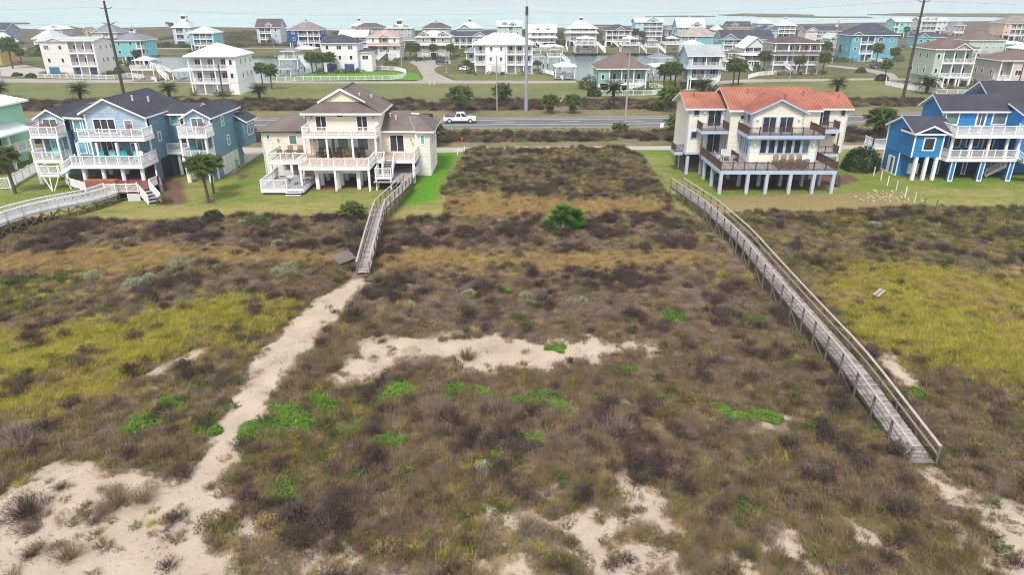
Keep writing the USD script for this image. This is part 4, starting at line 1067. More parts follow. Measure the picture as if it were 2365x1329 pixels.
e.bar(np.array(gf[0]) + (-.3, -.12, -.1), np.array(ap) + (0, -.12, .02), .1, .24).bar(np.array(gf[1]) + (.3, -.12, -.1), np.array(ap) + (0, -.12, .02), .1, .24)
e.build('eave_board', WHITE, h)
MB().prism([(-23.2, 85.6, 9.2), (-18.4, 85.6, 9.2), (-20.8, 85.6, 10.6)], (0, .1, 0)).build('gable_panel', paint('cream_panel', (.72, .68, .52)), h)
slab_roof(h, hip(-32.0, -22.0, 85.8, 96.4, 5.7, 1.75)[:1] + hip(-32.0, -20.0, 85.8, 96.4, 5.7, 1.75)[3:] + [[(-20, 96.4, 5.7), (-32, 96.4, 5.7), (-26.7, 91.1, 7.45), (-20, 91.1, 7.45)], [(-27, 85.8, 5.702), (-25.2, 85.8, 5.702), (-25.2, 91.1, 7.452), (-26.7, 91.1, 7.452)]], BRN, paint('dark_gutter', (.05, .04, .04)), .14)
slab_roof(h, [[(-16.4, 86.1, 5.7), (-11.9, 86.1, 5.7), (-13.2, 90.6, 7.55), (-16.4, 90.6, 7.55)], [(-12, 85.75, 5.72), (-9.7, 85.75, 5.72), (-12.1, 89.2, 7.1), (-13.2, 89.2, 7.1)], [(-9.7, 85.75, 5.72), (-9.7, 94.2, 5.72), (-12.1, 91.4, 7.1), (-12.1, 89.2, 7.1)], [(-9.7, 94.2, 5.72), (-16.4, 96.4, 5.72), (-16.4, 90.6, 7.55), (-12.1, 91.4, 7.1)]], BRN, WHITE, .2)
vents(h, [(-19, 87.6, 9.7), (-18.0, 90.0, 9.2), (-26.6, 89.0, 6.8), (-14.8, 88.6, 6.8), (-15.6, 89.2, 7.0)], OFFWHITE)
win(h, 'F', 85.2, -24.2, -22.75, 5.85, 7.75, 2, 0, name='sliding_door')
win(h, 'F', 85.2, -19.15, -17.7, 5.85, 7.75, 2, 0, name='sliding_door')
win(h, 'F', 85.2, -21.5, -20.7, 7.55, 7.8, 1, 0, fw=.06)
for x in (-24.2, -21.75, -19.3):
    win(h, 'F', 85.2, x, x + 1.5, 3.5, 5.5, 1, 2)
win(h, 'F', 85.2, -22.5, -21.95, 2.95, 5.1, 1, 1, YEL, .1, name='door')
win(h, 'F', 86.3, -30.9, -30.35, 4.6, 5.3, 1, 2)
win(h, 'F', 86.3, -28.1, -27.0, 3.95, 5.2, 1, 2)
win(h, 'F', 86.7, -15.5, -13.6, 2.95, 5.2, 2, 0, name='sliding_door')
win(h, 'F', 86.3, -11.55, -10.95, 4.0, 5.2, 1, 3)
win(h, 'R', -10.3, 88.2, 89.4, 3.6, 5.0, 1, 1)
win(h, 'R', -10.3, 90.4, 91.6, 3.6, 5.0, 1, 1)
MB().box(-11.9, -11.05, 86.25, 86.3, .1, 2.2).build('door', WHITE, h)
MB().box(-10.3, -10.25, 88.0, 90.6, .1, 2.3).build('garage_door', OFFWHITE, h)
for x0 in (-16.2, -14.35):
    MB().box(x0, x0 + 1.75, 87.92, 88.0, .3, 2.5).build('garage_door', GREYDOOR, h)
for x0 in (-28.8, -27.2):
    MB().box(x0, x0 + 1.5, 86.22, 86.3, .7, 2.5).build('garage_door', GREYDOOR, h)
for x0, w_ in ((-24.6, 1.0), (-22.4, 1.6), (-19.8, 1.6), (-17.8, 1.3)):
    MB().box(x0, x0 + w_, 88.42, 88.5, .5, 2.3).build('dark_opening', DARKIN, h)
MB().box(-25.2, -16.4, 85.6, 88.5, -.02, .35).build('plinth', OFFWHITE, h)
deck(h, -24.85, -16.6, 78.6, 85.2, 2.9, DECKTAN, WHITE, .4)
deck(h, -29.4, -24.85, 81.7, 86.3, 2.9, DECKTAN, WHITE, .4)
deck(h, -16.6, -11.8, 82.3, 86.7, 2.9, DECKTAN, WHITE, .4)
deck(h, -25.25, -16.35, 82.7, 85.2, 5.8, DECKTAN, WHITE, .38, 'balcony')
deck(h, -29.0, -24.1, 77.0, 83.4, .7, DECKGREY, WHITE, .45, 'lower_deck')
W = WHITE
rail(h, (-24.8, 78.65, 2.9), (-16.65, 78.65, 2.9), W, .95, 1.36, .14)
rail(h, (-24.8, 81.7, 2.9), (-24.8, 78.65, 2.9), W, .95, 1.5, .12, ends=(True, False))
rail(h, (-16.65, 78.65, 2.9), (-16.65, 82.3, 2.9), W, .95, 1.5, .12, ends=(False, True))
rail(h, (-29.35, 81.75, 2.9), (-24.8, 81.75, 2.9), W, .95, 1.5, .14, ends=(True, False))
rail(h, (-29.35, 86.2, 2.9), (-29.35, 81.75, 2.9), W, .95, 1.5, .12, ends=(True, False))
rail(h, (-16.6, 82.35, 2.9), (-15.5, 82.35, 2.9), W, .95, 1.5, .14)
rail(h, (-14.2, 82.35, 2.9), (-11.85, 82.35, 2.9), W, .95, 1.2, .14)
rail(h, (-11.85, 82.35, 2.9), (-11.85, 86.6, 2.9), W, .95, 1.5, .12, ends=(False, True))
rail(h, (-25.2, 82.75, 5.8), (-16.4, 82.75, 5.8), W, .95, 1.47, .14)
rail(h, (-25.2, 85.1, 5.8), (-25.2, 82.75, 5.8), W, .95, 1.5, .12, ends=(True, False))
rail(h, (-16.4, 82.75, 5.8), (-16.4, 85.1, 5.8), W, .95, 1.5, .12, ends=(False, True))
rail(h, (-28.95, 83.3, .7), (-28.95, 77.05, .7), W, 1.0, 2.0, .13)
rail(h, (-28.95, 77.05, .7), (-26.0, 77.05, .7), W, 1.0, 1.5, .13, ends=(False, True))
posts(h, [(-25.1, 82.85), (-22.4, 82.85), (-19.3, 82.85), (-16.5, 82.85)], 2.9, 5.45, .22, W, 'balcony_column')
posts(h, [(-24.7, 78.75), (-20.7, 78.75), (-16.75, 78.75)], -.1, 2.55, .24, W, 'column')
posts(h, [(-23.1, 79.7), (-20.6, 79.7), (-18.2, 79.7), (-23.0, 81.4), (-20.6, 81.4), (-18.3, 81.4), (-23.0, 84), (-20.6, 84), (-18.3, 84)], -.1, 2.3, .42, W, 'pillar')
posts(h, [(-29.2, 81.9), (-26.7, 81.9), (-12.0, 82.5), (-16.4, 82.5)], 0, 2.6, .3, W, 'column')
MB().box(-23.4, -17.9, 79.45, 81.7, 1.95, 2.55).build('beam', W, h)
stair(h, (-14.85, 82.3, 2.9), (-14.85, 80.3, 1.65), 1.2, DECKGREY, railm=W)
deck(h, -16.1, -14.2, 79.0, 80.3, 1.65, DECKGREY, W, .3, 'landing')
rail(h, (-16.05, 79.05, 1.65), (-14.25, 79.05, 1.65), W, .95, .9, .14)
rail(h, (-16.05, 80.2, 1.65), (-16.05, 79.05, 1.65), W, .95, 1.2, .12, ends=(True, False))
posts(h, [(-16.0, 79.1), (-14.3, 79.1), (-16, 80.2)], 0, 1.4, .16, W, 'column')
for k in range(3):
    MB().box(-26.0, -24.2, 76.7 - .3 * k, 77.0 - .3 * k, .5 - .2 * k, .56 - .2 * k).build('step', OFFWHITE, h)
MB().box(-16.3, -11.9, 78.6, 87.9, 1.0, 1.08).build('lower_deck', DECKGREY, h)
rail(h, (-11.85, 87.4, .4), (-11.85, 81.0, 1.05), W, .95, 1.6, .14)

for x, y, z0, z1 in ((-25.1, 85.14, 2.95, 8.0), (-16.5, 85.14, 2.95, 8.0), (-10.36, 86.24, .2, 5.6), (-31.4, 86.24, .2, 5.6)):
    MB().bar((x, y, z0), (x, y, z1), .09, .07, up=(0, 1, 0)).build('downpipe', OFFWHITE, h)
for x, z in ((-24.6, 7.5), (-17.0, 7.5), (-24.55, 4.7), (-16.75, 4.7), (-29.4, 4.6), (-12.7, 4.6)):
    MB().box(x - .1, x + .1, 85.0 if x > -25 and x < -16.6 else 86.1, 85.2 if x > -25 and x < -16.6 else 86.32, z - .14, z + .14).build('wall_lamp', GREYDOOR, h)
MB().bar((-20.8, 85.5, 10.86), (-20.8, 92.7, 10.86), .3, .05).build('ridge_cap', BRN, h)

# ------------------------------------------------ blue-grey shake house with three gables
SHAKE = siding('blue_grey_shakes', (.145, .275, .36), 0.2, 0.16, shake=True)
PALESHAKE = siding('faded_blue_shakes', (.37, .49, .61), 0.2, 0.1, shake=True)
CHAR = roofing('charcoal_shingles', (.05, .052, .07), 0.14, 0.35)
h = thing('beach_house', 'blue-grey shingled beach house with three gables and charcoal roofs', 'house')
w = MB()
w.box(-51.0, -43.8, 83.0, 93.0, 3.0, 8.1).box(-57.4, -54.3, 84.0, 92.5, 3.0, 7.75).box(-40.0, -36.9, 84.6, 93.5, 0, 7.75).box(-43.8, -40.0, 88.2, 92.5, 3.1, 7.7).box(-36.9, -35.6, 92.2, 95.5, 2.6, 6.0)
w.box(-45.0, -43.8, 83.02, 93, 0, 3.0).box(-51, -46, 87.5, 92.8, 0, 3.0).box(-57.2, -54.5, 87, 92, 0, 3.0).box(-43.8, -40, 91.5, 92.4, 0, 3.1)
w.prism([(-54.31, 87.0, 3.0), (-53.9, 84.6, 3.0), (-53.0, 83.5, 3.0), (-51.4, 83.3, 3.0), (-50.9, 84.0, 3.0), (-50.9, 87, 3.0)], (0, 0, 4.9))
w.build('wall', SHAKE, h)
g = MB().prism([(-51.0, 82.98, 6.2), (-43.8, 82.98, 6.2), (-43.8, 82.98, 8.05), (-48.15, 82.98, 10.0), (-51.0, 82.98, 8.5)], (0, .6, 0)).build('gable_wall', PALESHAKE, h)
MB().prism([(-57.4, 83.98, 6.1), (-54.3, 83.98, 6.1), (-54.3, 83.98, 7.75), (-55.85, 83.98, 8.6), (-57.4, 83.98, 7.75)], (0, .6, 0)).build('gable_wall', PALESHAKE, h)
MB().prism([(-40.0, 84.58, 6.1), (-36.9, 84.58, 6.1), (-36.9, 84.58, 7.75), (-38.45, 84.58, 8.55), (-40.0, 84.58, 7.75)], (0, .6, 0)).build('gable_wall', PALESHAKE, h)
slab_roof(h, [[(-43.5, 82.4, 7.95), (-43.5, 93.4, 7.95), (-48.15, 93.4, 10.15), (-48.15, 82.4, 10.15)], [(-51.5, 93.4, 8.4), (-51.5, 82.4, 8.4), (-48.15, 82.4, 10.15), (-48.15, 93.4, 10.15)]], CHAR, WHITE)
slab_roof(h, gable_y(-57.8, -53.9, 83.5, 93, 7.6, 1.15), CHAR, WHITE)
slab_roof(h, gable_y(-40.4, -36.5, 84.1, 94, 7.6, 1.1), CHAR, WHITE)
slab_roof(h, [[(-54.4, 83.9, 7.85), (-53.1, 83.1, 7.85), (-52.4, 86.5, 9.0)], [(-53.1, 83.1, 7.852), (-51.1, 82.9, 7.852), (-52.0, 86.5, 9.0), (-52.4, 86.5, 9.0)], [(-54.4, 90, 7.85), (-54.4, 83.9, 7.85), (-52.4, 86.5, 9.0), (-52.4, 90, 9.0)], [(-51.1, 82.9, 7.854), (-51.0, 90, 8.2), (-52.4, 90, 9.0), (-52.0, 86.5, 9.0)]], CHAR, WHITE)
slab_roof(h, gable_x(-44.0, -39.9, 87.6, 93, 7.6, 1.0), CHAR, WHITE, .25)
slab_roof(h, [[(-35.2, 91.8, 5.9), (-35.2, 96, 5.9), (-36.9, 96, 6.9), (-36.9, 91.8, 6.9)]], CHAR, WHITE, .2)
vents(h, [(-46.5, 86, 9.6), (-45.6, 88, 9.2)], OFFWHITE)
tr = MB()
for x, y, z0, z1 in ((-43.8, 82.98, 0, 8.0), (-51.0, 82.98, 3, 8.3), (-57.4, 83.98, 3, 7.7), (-54.3, 83.98, 3, 7.7), (-40.0, 84.58, 3, 7.7), (-36.9, 84.58, 0, 7.7)):
    MB().box(x - .1, x + .1, y - .07, y, z0, z1).build('corner_trim', WHITE, h)
win(h, 'F', 82.98, -50.2, -47.5, 6.0, 7.75, 3, 0, name='sliding_door')
win(h, 'F', 82.98, -46.5, -45.4, 6.1, 7.6, 1, 4)
win(h, 'F', 83.0, -49.9, -47.7, 3.05, 5.1, 3, 0, name='sliding_door')
win(h, 'F', 83.0, -46.3, -45.2, 3.6, 4.9, 2, 1, rail=True)
win(h, 'F', 83.98, -56.9, -55.1, 5.95, 7.6, 2, 1, name='sliding_door')
win(h, 'F', 84.0, -56.6, -55.0, 3.05, 5.1, 3, 3, name='sliding_door')
win(h, 'F', 84.58, -39.2, -37.6, 5.95, 7.6, 2, 1, name='sliding_door')
win(h, 'F', 84.6, -39.0, -37.5, 3.05, 5.1, 2, 1, name='sliding_door')
for z in (3.4, 6.1):
    win(h, 'F', 83.4, -52.9, -51.9, z, z + 1.5, 1, 3)
    win(h, 'F', 83.32, -51.7, -50.98, z, z + 1.5, 1, 3)
    win(h, 'L', -53.95, 84.6, 85.6, z, z + 1.5, 1, 3)
for k in range(3):
    win(h, 'F', 88.2, -43.5 + k * 1.2, -42.4 + k * 1.2, 6.1, 7.4, 1, 3 if k == 0 else 0, rail=True)
win(h, 'F', 88.2, -42.6, -41.6, 3.15, 5.1, 1, 0, name='door')
win(h, 'R', -43.8, 85.0, 85.8, 4.6, 5.8, 1, 1)
win(h, 'R', -36.9, 87.8, 88.7, 6.0, 7.2, 1, 1, rail=True)
win(h, 'R', -36.9, 88.8, 89.7, 3.4, 4.7, 1, 1, rail=True)
win(h, 'R', -35.6, 92.7, 94.9, 3.9, 5.4, 2, 4)
for y0 in (86.2, 87.6, 89.0, 90.4):
    MB().box(-36.9, -36.84, y0, y0 + 1.3, .1, 2.4).build('garage_door', OFFWHITE, h)
MB().box(-43.8, -43.75, 84.6, 87.0, .05, 2.5).build('dark_opening', DARKIN, h)
MB().box(-44.9, -43.86, 82.94, 83.0, .1, 2.3).build('dark_opening', DARKIN, h)
for x0, x1, z in ((-57.8, -54.2, 3.0), (-57.6, -54.3, 5.9)):
    y0 = 81.9 if z < 4 else 82.2
    deck(h, x0, x1, y0, 84.0, z, DECKGREY, WHITE, .4, 'balcony')
    rail(h, (x0 + .05, y0 + .05, z), (x1 - .05, y0 + .05, z), WHITE, .95, 1.2, .13)
    rail(h, (x0 + .05, 83.9, z), (x0 + .05, y0 + .05, z), WHITE, .95, 1.2, .12, ends=(True, False))
    rail(h, (x1 - .05, y0 + .05, z), (x1 - .05, 83.9, z), WHITE, .95, 1.2, .12, ends=(False, True))
for x0, x1, z in ((-40.1, -36.8, 3.0), (-40.0, -36.6, 5.9)):
    y0 = 82.6 if z < 4 else 82.4
    deck(h, x0, x1, y0, 84.6, z, DECKGREY, WHITE, .4, 'balcony')
    rail(h, (x0 + .05, y0 + .05, z), (x1 - .05, y0 + .05, z), WHITE, .95, 1.1, .13)
    rail(h, (x0 + .05, 84.5, z), (x0 + .05, y0 + .05, z), WHITE, .95, 1.2, .12, ends=(True, False))
    rail(h, (x1 - .05, y0 + .05, z), (x1 - .05, 84.5, z), WHITE, .95, 1.2, .12, ends=(False, True))
posts(h, [(-57.6, 82.1), (-54.4, 82.1)], 3.0, 5.5, .2, WHITE, 'column')
posts(h, [(-39.95, 82.7), (-36.95, 82.7)], 3.0, 5.5, .2, WHITE, 'column')
posts(h, [(-57.6, 82.1), (-54.4, 82.1), (-54.4, 86), (-57.2, 86)], -.1, 2.6, .5, WHITE, 'pillar', True)
posts(h, [(-39.8, 82.8), (-37.1, 82.8)], -.1, 2.6, .5, WHITE, 'pillar', True)
deck(h, -51.6, -43.3, 79.2, 83.0, 3.0, DECKGREY, WHITE, .45)
deck(h, -50.9, -43.2, 80.6, 83.0, 5.9, DECKGREY, WHITE, .45, 'balcony')
rail(h, (-51.5, 79.25, 3.0), (-43.35, 79.25, 3.0), WHITE, 1.0, 1.36, .13)
rail(h, (-43.35, 79.25, 3.0), (-43.35, 82.9, 3.0), WHITE, 1.0, 1.3, .12, ends=(False, True))
rail(h, (-50.85, 80.65, 5.9), (-43.25, 80.65, 5.9), WHITE, 1.0, 1.26, .13)
rail(h, (-43.25, 80.65, 5.9), (-43.25, 82.9, 5.9), WHITE, 1.0, 1.3, .12, ends=(False, True))
posts(h, [(-50.6, 79.5), (-48.3, 79.5), (-46, 79.5), (-43.7, 79.5)], 3.0, 5.5, .2, WHITE, 'column')
posts(h, [(-50.7, 79.8), (-48.4, 79.8), (-46.1, 79.8), (-43.8, 79.8), (-49.4, 83), (-47.4, 83), (-46, 84.5), (-48, 84.8)], .9, 2.6, .46, WHITE, 'pillar', True)
deck(h, -43.8, -40.0, 86.5, 88.2, 3.1, DECKGREY, WHITE, .4, 'bridge_deck')
rail(h, (-43.7, 86.55, 3.1), (-40.1, 86.55, 3.1), WHITE, .95, 1.8, .14)
posts(h, [(-42.6, 87), (-41.2, 87), (-42, 90)], 0, 2.7, .42, WHITE, 'pillar', True)
stair(h, (-51.6, 79.9, 3.0), (-53.2, 79.6, 1.95), 1.1, DECKGREY, railm=WHITE)
deck(h, -55.3, -53.2, 78.9, 80.3, 1.95, DECKGREY, WHITE, .3, 'landing')
rail(h, (-55.25, 78.95, 1.95), (-53.2, 78.95, 1.95), WHITE, .95, 1.0, .13)
rail(h, (-55.25, 80.2, 1.95), (-55.25, 78.95, 1.95), WHITE, .95, 1.0, .12, ends=(True, False))
lg = MB()
for a, b in (((-55.2, 79, 1.7), (-54.2, 78.6, 0)), ((-54.4, 79, 1.7), (-54.2, 78.6, 0)), ((-53.3, 79, 1.7), (-54.0, 78.6, 0)), ((-53.3, 80, 1.7), (-52.6, 79.6, 0))):
    MB().bar(a, b, .1).build('stair_leg', WHITE, h)
TERR = paint('red_brown_deck', (.2, .07, .055), 0.6, 0.3, 5)
MB().prism([(-50.9, 77.0, .9), (-47.6, 74.6, .9), (-45.2, 74.0, .9), (-41.7, 74.4, .9), (-41.2, 78, .9), (-43.9, 82.9, .9), (-51, 86, .9)], (0, 0, .12)).build('terrace', TERR, h)
MB().prism([(-45.4, 74.15, 0), (-44.2, 74.1, 0), (-44.2, 74.25, 0), (-45.4, 74.3, 0)], (0, 0, .85)).prism([(-43.0, 74.2, 0), (-41.75, 74.5, 0), (-41.75, 74.65, 0), (-43.0, 74.35, 0)], (0, 0, .85)).build('skirt_panel', OFFWHITE, h)
MB().box(-50, -46.5, 78.3, 79.2, 1.02, 1.35).build('planter_bench', paint('terracotta', (.33, .13, .07), .7, .3), h)
for a, b in (((-52.3, 79.0, 1.0), (-50.9, 77.0, 1.0)), ((-50.9, 77.0, 1.0), (-47.8, 74.8, 1.0)), ((-45.3, 74.1, 1.0), (-41.75, 74.45, 1.0)), ((-41.2, 78, 1.0), (-42.6, 80.6, 1.0)), ((-41.35, 76.4, 1.0), (-41.2, 78, 1.0))):
    rail(h, a, b, WHITE, .95, 1.1, .12)
stair(h, (-41.6, 75.4, .95), (-39.6, 73.4, .1), 1.3, DECKGREY, railm=WHITE)
MB().prism([(-43.9, 82.9, 0.0), (-41.2, 78, 0.0), (-40.9, 78.2, 0.0), (-43.5, 83, 0.0)], (0, 0, .9)).build('skirt_panel', paint('grey_skirt', (.3, .28, .29), .8), h)

# ------------------------------------------------ bright blue house
BLUE = siding('bright_blue_siding', (.025, .205, .50), 0.2, 0.14)
h = thing('beach_house', 'bright blue beach house with charcoal roof and white decks at the right', 'house')
w = MB()
w.box(49.2, 52.7, 83.8, 90.1, 2.9, 6.0).box(53.9, 72.0, 87.0, 91.6, 2.9, 8.2).box(52.7, 53.9, 86, 90.1, 2.9, 6.0).box(62.0, 72.0, 84.4, 87, 2.6, 8.2)
w.box(49.25, 50.2, 86.4, 90.0, 0, 2.9).box(50.2, 51.4, 86.4, 86.55, 0, 2.9).box(63, 72, 88, 91, 0, 2.9)
w.prism([(49.2, 83.8, 5.99), (49.2, 90.1, 5.99), (49.2, 86.95, 7.35)], (.5, 0, 0)).prism([(49.2, 83.8, 5.99), (52.7, 83.8, 5.99), (50.95, 83.8, 6.75)], (0, .5, 0)).prism([(53.9, 87, 8.19), (53.9, 91.6, 8.19), (53.9, 89.3, 9.7)], (.5, 0, 0))
w.build('wall', BLUE, h)
slab_roof(h, gable_x(48.8, 54.0, 83.4, 90.5, 5.85, 1.6), CHAR, WHITE)
slab_roof(h, gable_y(48.82, 53.1, 83.3, 86.6, 5.88, .95), CHAR, WHITE, .22)
slab_roof(h, gable_x(53.4, 72.5, 86.5, 92.1, 8.05, 1.75), CHAR, WHITE)
slab_roof(h, [[(61.8, 84.0, 8.05), (72.5, 84.0, 8.05), (72.5, 89.3, 9.85), (61.8, 87.2, 9.0)]], CHAR, WHITE)
slab_roof(h, gable_x(62, 72.4, 90.5, 97.5, 8.6, 2.3), CHAR, WHITE)
MB().box(62.3, 72, 91.6, 97, 0, 8.7).build('rear_wall', BLUE, h)
tr = MB()
for x, y, z0, z1 in ((49.2, 83.78, 2.9, 5.9), (52.7, 83.78, 2.9, 5.9), (53.9, 86.98, 2.9, 8.1)):
    MB().box(x - .09, x + .09, y - .06, y, z0, z1).build('corner_trim', WHITE, h)
for b_ in ((49.1, 49.2, 90.0, 90.15, 0, 5.9), (49.15, 49.25, 86.3, 86.45, 0, 2.9), (49.14, 49.2, 86.45, 90.0, -.02, .12)):
    MB().box(*b_).build('corner_trim', WHITE, h)
win(h, 'F', 83.8, 50.3, 51.8, 3.7, 5.35, 1, 0, fw=.16)
win(h, 'F', 87.0, 54.2, 56.0, 6.3, 8.0, 1, 2, fw=.16)
win(h, 'F', 87.0, 58.1, 59.4, 6.05, 8.0, 2, 1, fw=.2, name='french_door')
win(h, 'F', 87.0, 60.1, 62.0, 6.3, 8.0, 1, 1, fw=.16)
win(h, 'F', 84.4, 63.4, 65.0, 6.2, 8.0, 1, 0, fw=.16)
win(h, 'F', 84.4, 63.3, 64.6, 4.4, 6.0, 1, 0, fw=.16)
win(h, 'F', 87.0, 55.3, 57.0, 3.5, 5.2, 1, 0, fw=.14)
win(h, 'F', 87.0, 57.6, 59.3, 3.5, 5.2, 1, 0, fw=.14)
win(h, 'F', 87.0, 59.7, 61.2, 3.0, 5.2, 2, 0, fw=.16, name='french_door')
win(h, 'F', 86.0, 52.75, 53.8, 3.0, 5.2, 1, 4, fw=.12, name='door')
MB().box(49.16, 49.25, 87.3, 88.8, .1, 2.2).build('door_frame', WHITE, h)
MB().box(49.14, 49.2, 87.5, 88.0, .15, 2.1).build('dark_opening', paint('dim_store', (.12, .13, .09)), h)
MB().box(50.6, 51.9, 86.2, 86.38, .25, 1.6).build('bench_cupboard', WHITE, h)
posts(h, [(50.0, 83.95), (51.3, 83.95), (52.5, 83.95), (49.5, 90.0), (48.2, 91.2)], -.1, 2.9, .36, WHITE, 'pillar')
BLUEP = paint('blue_pillar', (.02, .17, .45), .5)
for x, y in ((54.4, 83.6), (58.0, 83.6), (61.6, 83.6), (54.7, 87.2), (58.2, 87.2), (61.8, 87.2)):
    p = MB().box(x - .24, x + .24, y - .24, y + .24, -.1, 2.6).build('pillar', BLUEP, h)
    MB().box(x - .3, x - .2, y - .3, y - .2, -.1, 2.6).box(x + .2, x + .3, y - .3, y - .2, -.1, 2.6).box(x - .2, x + .2, y - .3, y - .24, 0, .12).build('edge_trim', WHITE, p)
deck(h, 53.3, 61.9, 83.2, 87.0, 2.9, DECKGREY, WHITE, .42)
deck(h, 53.4, 61.9, 82.7, 87.0, 5.85, DECKGREY, WHITE, .42, 'balcony')
deck(h, 52.7, 53.3, 84.4, 86.0, 2.9, DECKGREY, WHITE, .42)
for z, y0 in ((2.9, 83.25), (5.85, 82.75)):
    rail(h, (53.4, y0, z), (61.85, y0, z), WHITE, 1.0, 1.4, .13)
    rail(h, (53.4, 86.5, z), (53.4, y0, z), WHITE, 1.0, 1.4, .12, ends=(True, False))
    rail(h, (61.85, y0, z), (61.85, 84.3 if z > 4 else 83.9, z), WHITE, 1.0, 1.4, .12, ends=(False, True))
posts(h, [(53.6, 83.4), (55.9, 83.4), (58.1, 83.4), (60.3, 83.4), (61.75, 83.4)], 2.9, 5.45, .26, WHITE, 'column')
stair(h, (61.9, 82.6, 2.9), (66.4, 82.6, .6), 1.2, DECKGREY, railm=WHITE)
stair(h, (63.2, 85.5, 2.2), (60.4, 86.2, .1), 1.1, WHITE, railm=WHITE)
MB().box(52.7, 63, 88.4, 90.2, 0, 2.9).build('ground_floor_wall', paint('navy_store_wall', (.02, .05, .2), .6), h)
deck(h, 47.5, 49.2, 90.1, 92.4, 3.0, DECKGREY, WHITE, .4, 'balcony')
rail(h, (47.55, 92.3, 3.0), (47.55, 90.15, 3.0), WHITE, .95, 1.2, .13)
rail(h, (47.55, 90.15, 3.0), (49.2, 90.15, 3.0), WHITE, .95, 1.2, .13)
posts(h, [(47.7, 90.4)], -.1, 2.6, .25, WHITE, 'pillar')

# ------------------------------------------------ mint green house cut by the left edge
MINT = siding('mint_green_siding', (.30, .58, .42), 0.2, 0.06)
METAL = roofing('white_metal_roof', (.68, .70, .74), 0.3, 0.06, 0.45, True)
h = thing('beach_house', 'mint green house with white metal roof cut by the left edge', 'house', (-5.9, 0, -.4))
w = MB().box(-75, -61.4, 88.0, 96, 2.8, 8.6).box(-75, -62.4, 89.5, 96, 0, 2.8)
w.build('wall', MINT, h)
slab_roof(h, hip(-76, -60.8, 87.3, 96.8, 8.5, 2.2), METAL, WHITE, .2, .45)
slab_roof(h, [[(-76, 85.2, 5.1), (-59.4, 85.2, 5.1), (-61.3, 88, 6.0), (-76, 88, 6.0)], [(-59.4, 85.2, 5.1), (-59.4, 94, 5.1), (-61.3, 94, 6.0), (-61.3, 88, 6.0)]], METAL, WHITE, .2, .45)
deck(h, -76, -59.6, 85.4, 88, 2.8, DECKGREY, OFFWHITE, .4)
deck(h, -61.4, -59.6, 88, 94, 2.8, DECKGREY, OFFWHITE, .4)
rail(h, (-75, 85.45, 2.8), (-59.65, 85.45, 2.8), WHITE, .95, 1.8, .14)
rail(h, (-59.65, 85.45, 2.8), (-59.65, 94, 2.8), WHITE, .95, 1.8, .14, ends=(False, True))
posts(h, [(-59.9, 85.7), (-59.9, 89.6), (-63.5, 85.7), (-67, 85.7)], 0, 4.9, .25, WHITE, 'column')
for x in (-66, -63.6):
    win(h, 'F', 88.0, x, x + 1.3, 6.5, 8.0, 2, 1)
for y0 in (89.6, 91.2, 92.8):
    MB().box(-62.4, -62.34, y0, y0 + 1.5, .1, 2.5).build('garage_door', OFFWHITE, h)
MB().box(-63.9, -62.7, 89.44, 89.5, .1, 2.5).build('door', OFFWHITE, h)
win(h, 'R', -61.4, 89, 90.4, 3.4, 5.0, 1, 0)

# ------------------------------------------------ the houses round the canals
GARDEN = []


def wallm(c):
    k = 'far_wall_' + '_'.join(f'{int(x * 1000):03d}' for x in c)
    return siding(k, c, 0.22, 0.07)


ROOFC = dict(white=((.70, .71, .73), 1), grey=((.33, .35, .37), 1), pale=((.47, .50, .51), 1), navy=((.055, .06, .085), 0), brown=((.15, .105, .095), 0), pink=((.40, .27, .235), 0), tan=((.33, .28, .25), 0), mint=((.46, .6, .56), 1), slate=((.19, .2, .225), 0), darkbrown=((.10, .075, .075), 0), greybrown=((.22, .185, .18), 0))


def roofm(k):
    c, metal = ROOFC[k]
    return roofing('far_roof_' + k, c, .2, .16 if metal else .3, .5 if metal else .85, bool(metal))


